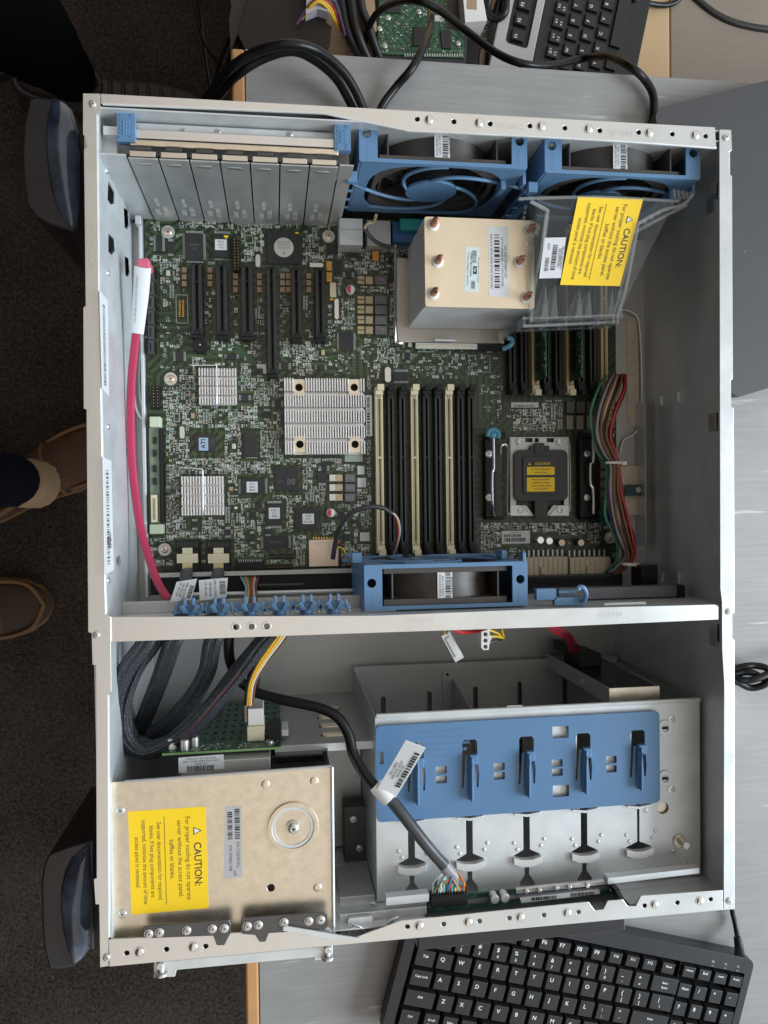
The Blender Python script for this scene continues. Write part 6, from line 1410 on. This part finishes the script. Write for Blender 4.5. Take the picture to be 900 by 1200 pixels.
dtube('thin_lead', 'thin black lead hanging over the carpet left of the beech desk, the bent one', [(226,-30,.7),(229,10,.7),(240,50,.7),(262,80,.66),(280,110,.6)], .0030, group='thin leads at the desk corner')
dtube('thin_lead', 'thin black lead hanging over the carpet left of the beech desk, the outermost one', [(231,-30,.75),(236,20,.75),(243,80,.72),(249,105,.7),(262,85,.66),(272,60,.6)], .0030, group='thin leads at the desk corner')
WB = mat('woven black cord', (.02,.018,.017), .5, 0, .7, 350, .2, 400)
dtube('mains_cable', 'woven black cord lying on the brown grey cabinet at the top right corner', [(785,-30,.43),(815,-2,.43),(838,16,.43),(865,28,.43),(905,35,.43),(960,36,.43)], .0044, WB)
dtube('mains_cable', 'black cord end lying on the pale beech desk beside the upper keyboard', [(742,-1,.40),(760,4,.415),(780,6,.42),(794,1,.42),(799,-10,.42)], .0036)
# cord coil on the desk at the right
dtube('coiled_cord', 'black cord coil lying on the grey desk right of the case', [(850,792,.21),(866,800,.21),(880,806,.21),(896,802,.205),(903,792,.205),(898,783,.205),(884,780,.21),(872,781,.21),(858,786,.215),(864,795,.212),(880,797,.20),(905,788,.20),(940,775,.205),(990,770,.21),(1000,790,.212),(950,800,.214),(905,799,.21),(880,788,.206),(862,790,.214)], .0036)
dtube('keyboard_lead', 'thin black lead running from the case corner to the lower keyboard', [(856,1040,.216),(858,1066,.216),(862,1085,.216),(865,1104,.208)], .0026)
q = MB(); q.tube(P3([(864,1098,.207),(866,1110,.204),(867,1120,.20)]), .0046, BLACK, n=12, taper=lambda t: .8+.35*t); q.build('lead_grommet', bevel=0, label='black strain relief where the lead enters the lower keyboard', category='cable')

# closed dark laptop at the right
def laptop():
    r = thing('laptop', 'closed dark grey laptop with rounded corners lying right of the case', 'laptop', (.62, -.1, -TABLE))
    a = at(765,128,.200); u = (at(900,94,.200)-a).normalized(); v = Vector((-u.y, u.x, 0)); ln = (at(851,470,.200)-a).dot(-v); T = Matrix(((u.x, v.x, 0, a.x), (u.y, v.y, 0, a.y), (0,0,1,0), (0,0,0,1)))
    LM = mat('dark grey laptop lid', (.050,.049,.052), .5, 0, .12, 8, .05, 900)
    q = MB(T=T); q.plate(rrect(0,.36,-ln,0,.012,6), [], -.2105, -.200, LM); q.build('lid', r, bevel=.002, segs=3)
    q = MB(T=T); q.plate(rrect(.0008,.3592,-ln+.0008,-.0008,.012,6), [], -.2215, -.2115, mat('laptop base',(.025,.027,.032),.45)); o = q.build('base', r, bevel=.002)
    q = MB(T=T)
    for x,y in ((.03,-.03),(.33,-.03),(.03,-ln+.03),(.33,-ln+.03)): q.cyl(x,y,-.2239,-.2216,.008,BLACK)
    q.build('rubber_foot', o)
    q = MB(T=T)
    for k in range(9): x,y = rng.uniform(.05,.2),rng.uniform(-ln+.02,-.05); q.dome(x,y,-.2001,rng.uniform(.0006,.0013),.0004,mat('dust speck',(.28,.27,.26),.8),6,2)
    q.build('dust', r, kind='stuff')
laptop()

KB = mat('keyboard body', (.016,.016,.019), .4, 0, .1, 20); KC = mat('key cap', (.015,.015,.0165), .40, 0, .1, 200, .06, 2500); KP = mat('key print', (.80,.80,.80), .5)
KC2 = mat('matt black key cap', (.012,.012,.013), .45, 0, .1, 200)
def key(root, T, x, y, w_, h_, z, t='', t2='', m=KC, hgt=.0075, size=.0056, al=-.34):
    q = MB(T=T); a, b, c, d = x-w_/2, x+w_/2, y-h_/2, y+h_/2; i = .0015; zz = z
    q.add([(a,c,zz-hgt),(b,c,zz-hgt),(b,d,zz-hgt),(a,d,zz-hgt),(a+i,c+i*1.1,zz-.0003),(b-i,c+i*1.1,zz-.0003),(b-i,d-i*.6,zz),(a+i,d-i*.6,zz)], [(3,2,1,0),(4,5,6,7),(0,1,5,4),(1,2,6,5),(2,3,7,6),(3,0,4,7)], m)
    if t: 
        lines = t.split('\n'); s_ = size if len(t) < 3 else (.0038 if len(t) < 4 else .0030)
        for j, l in enumerate(lines): q.text(l, x+(al*w_*.42 if len(t) < 3 else 0), y+.0034-.0046*j-(0 if t2 else .0008), zz+.0003, s_, KP, 0, True)
    if t2: q.text(t2, x-.0018, y-.0032, zz+.0003, .0042, KP, 0, True)
    return q.build('key', root, bevel=.0007, smooth=True)
def kb_lower():
    d = .198; a = at(521,1128,d); u = (at(690,1160,d)-a).normalized(); P = (at(690,1160,d)-a).length/8; v = Vector((-u.y,u.x,0))
    T = Matrix(((u.x,v.x,0,a.x),(u.y,v.y,0,a.y),(0,0,1,0),(0,0,0,1)))
    r = thing('keyboard', 'black compact keyboard in front of the case at the bottom of the picture', 'keyboard', (a.x+.12, a.y-.04, -TABLE))
    q = MB(T=T); X0, X1 = -P*2.30, P*17.0; Y1, Y0 = P*3.2, -P*4.3
    q.plate(rrect(X0, X1, Y0, Y1, .009, 5), [rrect(-P*1.72, P*12.78, -P*3.65, P*2.34, .001, 2), rrect(P*12.82, P*16.58, -P*3.65, P*2.34, .001, 2)], -d-.016, -d-.0022, KB)
    q.plate(rrect(X0+.002, X1-.002, Y0+.002, Y1-.002, .008, 5), [], -d-.0255, -d-.0162, KB); b = q.build('body', r, bevel=.0016, segs=3)
    z = -d; h = P*.94; g = P*.955
    q = MB(T=T)
    for i, t in enumerate(('NL','CL','SL')): q.text(t, P*(14.6+.75*i), P*2.66, z-.0020, .0026, KP); q.box(P*(14.6+.75*i)-.0012, P*(14.6+.75*i)+.0012, P*2.42, P*2.47, z-.0021, z-.0019, WIRES['grey'])
    q.build('lettering', b)
    fr = [('Esc',-1.15)]+[('F%d'%(i+1), .14+.983*i) for i in range(12)]+[('Pause',12.05)]
    for t, x in fr: key(r, T, P*x, P*1.88, P*.88, P*.70, z+.001, t)
    top_ = '!@#$%^&*()_+'; low = '1234567890-='
    for i in range(12): key(r, T, P*(-.25+i), P*.98, g, h, z+.0006, top_[i], low[i])
    key(r, T, -P*1.22, P*.98, P*.92, h, z+.0006, '~', '`'); key(r, T, P*12.1, P*.98, P*1.65, h, z+.0006, 'Back-\nSpace')
    key(r, T, -P*1.05, 0, P*1.12, h, z, 'Tab'); 
    for i, t in enumerate('QWERTYUIOP'): key(r, T, P*i, 0, g, h, z, t)
    key(r, T, P*10, 0, g, h, z, '{', '['); key(r, T, P*11, 0, g, h, z, '}', ']'); key(r, T, P*12.2, 0, P*1.42, h, z, '|', '\\')
    key(r, T, -P*1.0, -P*1.04, P*1.22, h, z, 'Caps Lock')
    for i, t in enumerate('ASDFGHJKL'): key(r, T, P*(.14+i), -P*1.04, g, h, z, t)
    key(r, T, P*9.14, -P*1.04, g, h, z, ':', ';'); key(r, T, P*10.14, -P*1.04, g, h, z, '"', "'"); key(r, T, P*11.78, -P*1.04, P*2.25, h, z, 'Enter')
    key(r, T, -P*.78, -P*2.08, P*1.66, h, z, 'Shift')
    for i, t in enumerate('ZXCVBNM'): key(r, T, P*(.59+i), -P*2.08, g, h, z, t)
    for i, (t, t2) in enumerate((('<',','),('>','.'),('?','/'))): key(r, T, P*(7.59+i), -P*2.08, g, h, z, t, t2)
    key(r, T, P*11.5, -P*2.08, P*2.8, h, z, 'Shift')
    for x, w_, t in ((-1.05,1.1,'Ctrl'),(.10,.92,'Scroll\nLock'),(1.1,.92,'Win'),(2.1,.92,'Alt'),(5.3,5.1,''),(8.4,.92,'Alt'),(9.4,.92,'Win'),(10.4,.92,'Menu'),(11.9,1.8,'Ctrl')): key(r, T, P*x, -P*3.12, P*w_, h, z, t)
    for j, row in enumerate((('Home','End','Insert','PrtScr'),('Num','/','*','-'),('7','8','9','+'),('4','5','6','+'),('1','2','3','Enter'))):
        for i, t in enumerate(row): key(r, T, P*(13.30+.93*i), P*(1.88-1.0*j), P*.86, P*(.86 if j else .70), z+.0003, t)
kb_lower()
def kb_upper():
    d = .398; a = at(671,40,d); u = (at(674.6,23,d)-a).normalized(); u = (at(678,6,d)-a).normalized(); P = .019; v = Vector((-u.y,u.x,0))
    T = Matrix(((u.x,v.x,0,a.x),(u.y,v.y,0,a.y),(0,0,1,0),(0,0,0,1)))          # u: key row direction, v: towards the function keys
    r = thing('keyboard', 'black keyboard with a silver upper band lying sideways at the top of the picture', 'keyboard', (a.x, a.y+.1, -T2))
    SIL = mat('silver painted plastic', (.42,.41,.42), .4, .2, .05, 30)
    X0, X1 = -P*4.2, P*10; z = -d
    q = MB(T=T); q.plate([(X0,-P*4.85),(X1,-P*4.85),(X1,P*2.2),(X0,P*2.2)], [], z-.020, z-.004, KC2); b = q.build('body', r, bevel=.002)
    q = MB(T=T); q.plate([(X0,P*2.22),(X1,P*2.22),(X1,P*5.0),(X0,P*5.0)], [rrect(-P*1.72, P*7, P*2.75, P*4.25, .005, 5)], z-.018, z-.001, SIL); q.build('silver_band', r, bevel=.002, segs=3)
    q = MB(T=T); q.plate(rrect(-P*1.70, P*6.98, P*2.77, P*4.23, .005, 5), [], z-.016, z-.006, KC2); q.build('function_key_tray', r)
    h = P*.86
    for i in range(6): key(r, T, P*(-1.05+1.05*i), P*3.5, P*.86, P*.95, z-.0005, 'F%d'%(i+1), m=KC2)
    n = ['1','2','3','4','5','6','7']; tp = ['!','@','#','$','%','^','&']
    for i in range(7): key(r, T, P*(-2.5+i), P*1.15*.92+.0, P*.86, h, z+.0005, tp[i]+' '+n[i], n[i]+' '+n[i], m=KC2)
    for i, t in enumerate('QWERTYU'): key(r, T, P*(i-2), 0, P*.86, h, z, t, m=KC2)
    for i, t in enumerate('ASDFGHJ'): key(r, T, P*(i-1.75), -P*1.0, P*.86, h, z, t, m=KC2)
    for i, t in enumerate('YXCVBN'): key(r, T, P*(i-1.30), -P*2.0, P*.86, h, z, t, m=KC2)
    key(r, T, -P*3.1, -P*1.0, P*1.6, h, z, '', m=KC2); key(r, T, -P*2.6, -P*2, P*1.4, h, z, '', m=KC2); key(r, T, P*3.4, -P*3.0, P*6.8, h, z, '', m=KC2); key(r, T, -P*.95, -P*3.0, P*1.2, h, z, '', m=KC2); key(r, T, -P*2.4, -P*3.0, P*1.2, h, z, 'Alt', m=KC2)
kb_upper()

# spare parts on the low desk
DK = T2
def poly(name, pts, d, h, m, parent=None, bevel=.0008, **k):
    q = MB(); q.sbox([tuple(at(x,y,d)[:2]) for x,y in pts][::-1], -d-h, -d, m); return q.build(name, parent, bevel=bevel, **k)
poly('plastic_cover', [(278,39),(286,56),(340,66),(381,68),(389,31),(382,26),(381,18),(333,-30),(300,-40)], .375, .030, mat('brown black plastic',(.016,.012,.011),.45,0,.15,12,spec=.3), label='brown black plastic cover with a notched corner on the low desk', category='cover')
poly('plastic_box', [(270,60),(280,38),(302,-30),(285,-60),(268,20)], .39, .033, mat('dark grey plastic box',(.035,.034,.034),.5), label='dark grey box edge left of the brown black cover', category='box')
poly('cardboard_sheet', [(383,80),(445,86),(450,-30),(372,-30),(380,30)], DK-.006, .004, mat('brown cardboard',(.38,.26,.17),.75,0,.12,15), label='brown printed cardboard sheet under the black cable bundle', category='cardboard')
q = MB()
for i in range(16): p = at(404+rng.uniform(-3,3)+i*.8, 8+3.6*i, DK-.0065); q.box(p.x-.010,p.x+.006,p.y,p.y+.0018,-DK+.0061,-DK+.0064,INKG)
q.build('printed_sheet', label='rows of small dark print on the brown cardboard sheet', category='print')
poly('cardboard_strip', [(430,40),(442,36),(436,-30),(416,-30)], DK-.030, .012, mat('brown cardboard',(.38,.26,.17),.75), label='narrow tilted cardboard strip between black cables and green board', category='cardboard')
poly('foam_block', [(560,95),(620,95),(622,20),(600,15),(565,30)], DK-.008, .007, mat('grey brown paper',(.33,.28,.24),.8,0,.1,20), label='grey brown paper leaflet with black words left of the silver keyboard band', category='leaflet')
q = MB()
for s_, x, y, r_ in (('no', 573, 31, .35), ('der', 568, 42, .35), ('Windows', 563, 57, .3)): p = at(x, y, DK-.0082); q.text(s_, p.x, p.y, -DK+.0083, .013, INK, r_+3.3, True)
q.build('printed_words', label='bold black words printed on the grey brown leaflet', category='print')
hd = thing('hard_drive', 'hard drive lying with its green circuit side up at the top of the picture', 'hard drive', tuple(at(490,30,DK)))
poly('drive_casting', [(440,72),(546,76),(552,-30),(444,-30)], DK-.028, .026, mat('dark drive casting',(.05,.05,.055),.45,.5,.2,60), hd)
poly('board', [(443,63),(544,68),(544,36),(524,34),(524,-30),(445,-30)], DK-.0300, .0016, PCBG, hd, 0)
poly('chip', [(484,53),(504,54),(507,33),(485,31)], DK-.0325, .0022, CHIP, hd, .0003); poly('chip', [(518,56),(529,57),(528,35),(516,35)], DK-.0322, .002, CHIP, hd, .0003); poly('chip', [(452,14),(470,15),(469,0),(454,0)], DK-.0322, .002, CHIP, hd, .0003); poly('label', [(502,25),(521,25),(521,18),(502,18)], DK-.0304, .0003, PAPER, hd, 0)
q = MB()
for i in range(330):
    x = rng.uniform(446,540); y = rng.uniform(-15,62)
    if 482 < x < 508 and 29 < y < 56 or 514 < x < 531 and 33 < y < 59 or x > 523 and y < 37 or x < 472 and y < 17: continue
    p = at(x,y,DK-.0302); s_ = rng.uniform(.0005,.0012); t_ = rng.uniform(.0004,.0010); q.box(p.x-s_,p.x+s_,p.y-t_,p.y+t_,p.z,p.z+.0006,rng.choice((SOLDER,SOLDER,SILK,TAN,CHIP)))
for i in range(24): p = at(475+2.9*i,65,DK-.0302); q.box(p.x-.0008,p.x+.0006,p.y-.0015,p.y+.002,p.z,p.z+.0004,SOLDER)
q.build('board_component', hd, kind='stuff')
for x,y in ((455,21),(451,54),(491,14),(537,51),(445,34)): p = at(x,y,DK-.0303); screw('screw', p.x, p.y, p.z, .0030, hd, NICKEL)
poly('plastic_block', [(545,26),(571,24),(563,-20),(541,-20)], DK-.050, .045, WHITEP, label='small white plastic block standing beside the hard drive', category='block')
q = MB(); p = at(553,5,DK-.0502); q.box(p.x-.006,p.x+.006,p.y-.006,p.y+.006,p.z,p.z+.0002,TAN); q.build('stain_patch', label='small rusty patch on top of the white plastic block', category='patch')
for i, (l, r_) in enumerate((([(398,-25,.38),(402,10,.385),(408,38,.39),(420,62,.40),(436,84,.41)], .0062), ([(410,-25,.375),(413,10,.38),(418,36,.385),(427,60,.395),(440,84,.41)], .0056), ([(421,-25,.37),(424,8,.378),(432,30,.385),(440,55,.395),(452,84,.41)], .0050))):
    dtube('cable_bundle', ('thick black cord of the bundle over the cardboard, nearest the cover', 'thick black cord of the bundle over the cardboard, the middle one', 'thick black cord of the bundle over the cardboard, nearest the hard drive')[i], l, r_, mat('bundle black',(.011,.011,.012),.45))
for i, l in enumerate(([(576,-20,.39),(571,10,.40),(580,22,.40),(592,12,.395),(590,-20,.39)], [(598,-20,.40),(590,20,.405),(584,50,.41),(582,84,.412)], [(592,-20,.40),(578,30,.405),(572,84,.412)])):
    dtube('black_lead', ('black lead bent in a hook above the printed leaflet', 'black lead running down beside the silver keyboard band', 'black lead lying across the printed leaflet')[i], l, .0052)
poly('grey_bracket', [(540,72),(560,77),(562,30),(545,28)], DK-.02, .018, BLACK, label='black plastic bracket end between hard drive and leaflet', category='bracket')
for i, (k, o_) in enumerate((('yellow',0),('red',2.2),('black',4.2),('yellow',-2),('purple',6.2))):
    dtube('coloured_wire', k + ' wire arching beside the notched brown black cover' + (', the lower of two yellow ones' if i == 3 else (', the upper of two yellow ones' if i == 0 else '')), [(354-o_,22+o_,.37),(362,9-o_*.4,.36),(374+o_*.5,1-o_*.6,.355),(386+o_,8-o_,.36),(393+o_,22,.37),(398+o_,35+o_,.385)], .0016, WIRES[k], 8, 'wires beside the brown black cover', 'wire')
poly('connector_housing', [(358,16),(372,10),(386,14),(384,-20),(360,-20)], .36, .02, mat('pale lilac plastic',(.50,.47,.52),.5), label='pale lilac connector housing under the yellow and red wires', category='connector')

# ================================================================== PEOPLE (only legs and feet are in the picture)
NAVY = mat('dark navy trousers', (.008,.010,.018), .85, 0, .2, 80, .3, 500, spec=.1); BLK = mat('black trousers', (.0018,.0018,.0018), 1.0, 0, .2, 80, .2, 500, spec=.03)
SHOE = mat('brown suede', (.070,.030,.014), .75, 0, .35, 45, .35, 400); SOLE = mat('brown rubber sole', (.15,.075,.028), .6, 0, .2, 40); SOCK = mat('beige sock', (.42,.28,.16), .85, 0, .15, 200, .4, 900)
DSHOE = mat('dark striped shoe', (.015,.010,.010), .6, 0, .3, 60); MESH = mat('brown shoe mesh', (.045,.026,.016), .85, 0, .5, 500, .6, 900); SKIN = mat('skin', (.42,.25,.17), .55)
def shoe(root, heel, toe, width, upper, sole, inner, stripes=False, name='shoe', mesh_toe=False):
    """shoe from heel point to toe point on the floor: sole plus lofted upper with an open collar"""
    h = Vector(heel); t = Vector(toe); u = (t-h).normalized(); v = Vector((-u.y,u.x,0)); L = (t-h).length; T = Matrix(((u.x,v.x,0,h.x),(u.y,v.y,0,h.y),(0,0,1,-FLOOR),(0,0,0,1)))
    prof = [(0,.52,.070),(.06,.74,.078),(.18,.80,.080),(.34,.76,.078),(.48,.82,.066),(.62,.96,.055),(.76,1.0,.047),(.88,.86,.040),(.96,.58,.032),(1.0,.20,.022)]
    q = MB(T=T); o_ = [(L*a, width/2*b) for a, b, c in prof]; out_ = [(x, y*1.06) for x, y in o_]+[(x, -y*1.06) for x, y in reversed(o_)]
    q.plate(out_, [], .001, .020, sole); so = q.build('sole', root, bevel=.004, segs=3)
    q = MB(T=T); vs = []; n = 12
    for a, b, c in prof:
        for i in range(n+1):
            th = math.pi*i/n; vs.append((L*a, width/2*b*math.cos(th), .018+(c-.018)*math.sin(th)**.7))
    fs = [(i*(n+1)+j, i*(n+1)+j+1, (i+1)*(n+1)+j+1, (i+1)*(n+1)+j) for i in range(len(prof)-1) for j in range(n)]; fs += [tuple(range(n+1)), tuple(range((len(prof)-1)*(n+1), len(prof)*(n+1)))[::-1]]
    q.add(vs, fs, upper)
    if mesh_toe:
        q.ms.append(MESH)
        for k in range(6*n, 9*n): q.mi[k] = 1
    up_ = q.build(name, root, angle=70)
    m = up_.modifiers.new('s','SUBSURF'); m.levels = 1; m.render_levels = 1
    q = MB(T=T); cx = L*.22; ring = [(cx+L*.22*math.cos(a), width*.36*math.sin(a), .079+.006*math.cos(a)) for a in [i*math.pi/10 for i in range(21)]]; q.tube(ring, .006, inner, n=8, sub=2); q.build('collar', up_)
    q = MB(T=T)
    if stripes:
        for k in range(7): x = L*(.40+.065*k); q.tube([(x, -width*.40, .045-.002*k), (x+.004, -width*.2, .066-.004*k), (x+.006, 0, .072-.004*k), (x+.004, width*.2, .066-.004*k), (x, width*.40, .045-.002*k)], .0035, inner, n=6, sub=3)
    else:
        q.tube([(L*.97,0,.030),(L*.90,width*.36,.034),(L*.76,width*.47,.036),(L*.60,width*.44,.040)], .0035, inner, n=6); q.tube([(L*.97,0,.030),(L*.90,-width*.36,.034),(L*.76,-width*.47,.036),(L*.60,-width*.44,.040)], .0035, inner, n=6)
        q.tube([(L*.56,width*.46,.030),(L*.55,width*.25,.062),(L*.54,0,.068),(L*.55,-width*.25,.062),(L*.56,-width*.46,.030)], .004, inner, n=6, sub=4)
        for k in range(3): x = L*(.44+.05*k); q.tube([(x,-width*.16,.077-.004*k),(x+.003,0,.081-.004*k),(x,width*.16,.077-.004*k)], .002, inner, n=6)
    q.build('trim', up_)
def leg_tube(q, pts, m, n=18, sub=6, b=1.0):     # pts: (x, y, z, radius)
    P = [Vector(p[:3]) for p in pts]; R = [p[3] for p in pts]; Q = []
    for i in range(len(P)-1):
        for j in range(sub):
            t = j/sub; p0 = P[max(i-1,0)]; p1 = P[i]; p2 = P[i+1]; p3 = P[min(i+2,len(P)-1)]
            Q.append((0.5*((2*p1)+(p2-p0)*t+(2*p0-5*p1+4*p2-p3)*t*t+(3*p1-p0-3*p2+p3)*t*t*t), R[i]*(1-t)+R[i+1]*t))
    Q.append((P[-1], R[-1])); vs = []
    for i, (c, r) in enumerate(Q):
        r = r*(1+.02*math.sin(i*2.1)); tg = (Q[min(i+1,len(Q)-1)][0]-Q[max(i-1,0)][0]).normalized(); sd = tg.cross(Vector((0,1,.01))).normalized(); nn = sd.cross(tg)
        for j in range(n): a = 2*math.pi*j/n; vs.append(c+sd*r*math.cos(a)+nn*r*b*math.sin(a))
    q.add(vs, [(i*n+j, i*n+(j+1)%n, (i+1)*n+(j+1)%n, (i+1)*n+j) for i in range(len(Q)-1) for j in range(n)]+[tuple(range(n))[::-1], tuple(range((len(Q)-1)*n, len(Q)*n))], m)
def skin_body(root, name, joints, edges, m):
    me = bpy.data.meshes.new(name); off = root.location
    me.from_pydata([(p[0]-off.x, p[1]-off.y, p[2]-off.z) for p in joints], edges, []); o = bpy.data.objects.new(name, me); COL.objects.link(o); o.parent = root; me.materials.append(m)
    md = o.modifiers.new('skin','SKIN'); md.use_smooth_shade = True
    for i, p in enumerate(joints): me.skin_vertices[0].data[i].radius = (p[3], p[3]); me.skin_vertices[0].data[i].use_root = (i == 0)
    sb = o.modifiers.new('sub','SUBSURF'); sb.levels = 1; sb.render_levels = 2; return o
# the photographer: left of the case, brown suede shoes pointing at the desk
F = FLOOR
def person(lab, ank, heel, toe, hip, up_m, sh, so, inn, sock, stripes, widths, rad, leg0=None):
    r = thing('person', lab, 'person', (hip[0], hip[1], -F)); z = -F
    J = [(*hip, .05), ]
    pts = [(hip[0], hip[1], hip[2], .08)]; ed = []
    for k in (0, 1):
        a = ank[k]; kn = ((a[0]+hip[0])/2+.02, (a[1]+hip[1])/2+(.03 if k else -.03), (-F+.08+hip[2])/2+.02)
        i = len(pts); pts += [(hip[0]+.01, hip[1]+(.09 if a[1] > hip[1] else -.09), hip[2]-.06, .075), (*kn, .055), (a[0], a[1], -F+.20, .042), (a[0], a[1], -F+.10, .036), (a[0]+(toe[k][0]-heel[k][0])*.25, a[1]+(toe[k][1]-heel[k][1])*.25, -F+.032, .012)]
        ed += [(0,i),(i,i+1),(i+1,i+2),(i+2,i+3),(i+3,i+4)]
    if leg0: pts[1:6] = [(*p[:3], p[3]*.8) for p in reversed(leg0)]
    pts = [(*p[:3], p[3]*(.42 if i else .5)) for i, p in enumerate(pts)]
    skin_body(r, 'body', pts, ed, SKIN)
    q = MB(); 
    for k in (0, 1):
        a = ank[k]; kn = pts[2+5*k]
        if leg0 and k == 0: leg_tube(q, leg0, up_m); continue
        leg_tube(q, [(a[0], a[1], -F+.105, rad[0]), (a[0], a[1], -F+.19, rad[0]*1.05), (*kn[:3], rad[0]*1.30), (hip[0]+.01, hip[1]+(.085 if a[1] > hip[1] else -.085), hip[2]-.05, rad[0]*1.65), (hip[0]+.005, hip[1]+(.05 if a[1] > hip[1] else -.05), hip[2]+.06, rad[0]*1.7)], up_m)
    q.build('trousers', r, angle=80)
    for k in (0, 1):
        shoe(r, heel[k], toe[k], widths, sh, so, inn, stripes, mesh_toe=(not stripes and k == 1))
        if sock: q = MB(); a = ank[k]; c = Vector((a[0]+.010, a[1], -F+.085)); leg_tube(q, [(c.x+.010, c.y, -F+.05, .040), (c.x+.004, c.y, -F+.09, .039), (c.x-.004, c.y, -F+.12, .034)], sock); q.build('sock', r, angle=80)
    return r
a1 = at(13,566,F-.11); t1_ = at(150,510,F-.03); t2_ = at(58,708,F-.03)
u1 = (t1_-at(20,570,F-.03)); u1.z = 0; u1.normalize()
u2 = Vector((1, .08, 0)).normalized()
h1 = (t1_.x-u1.x*.30, t1_.y-u1.y*.30, -F); h2 = (t2_.x-u2.x*.30, t2_.y-u2.y*.30, -F)
a2 = Vector(h2)+u2*.07
person('person in dark navy trousers and brown suede shoes standing left of the case', [(a1.x, a1.y), (a2.x, a2.y)], [h1, h2], [(t1_.x, t1_.y, -F), (t2_.x, t2_.y, -F)], (-.58, -.30, .02), NAVY, SHOE, SOLE, SOLE, SOCK, False, .098, (.038,))
# second person: black trousers and dark ribbed shoe at the upper left
a1 = at(84,88,F-.11); tt = at(246,134,F-.03); u1 = tt-a1; u1.z = 0; u1.normalize(); h1 = (tt.x-u1.x*.30, tt.y-u1.y*.30, -F)
L0 = [(*at(84,90,F-.11), .036), (*at(60,66,F-.23), .045), (*at(30,37,F-.36), .056), (*at(-60,-50,F-.60), .070), (*at(-170,-150,F-.86), .085)]
hp = at(-190,-170,F-.88); a2 = (hp.x-.34, hp.y+.34)
person('person in black trousers and dark ribbed shoes standing at the upper left', [(a1.x, a1.y), a2], [h1, (a2[0]-.07, a2[1], -F)], [(tt.x, tt.y, -F), (a2[0]+.22, a2[1]+.03, -F)], (hp.x, hp.y, hp.z), BLK, DSHOE, mat('black rubber sole',(.008,.008,.008),.7), mat('black rib',(.008,.006,.006),.6), None, True, .088, (.060,), L0)
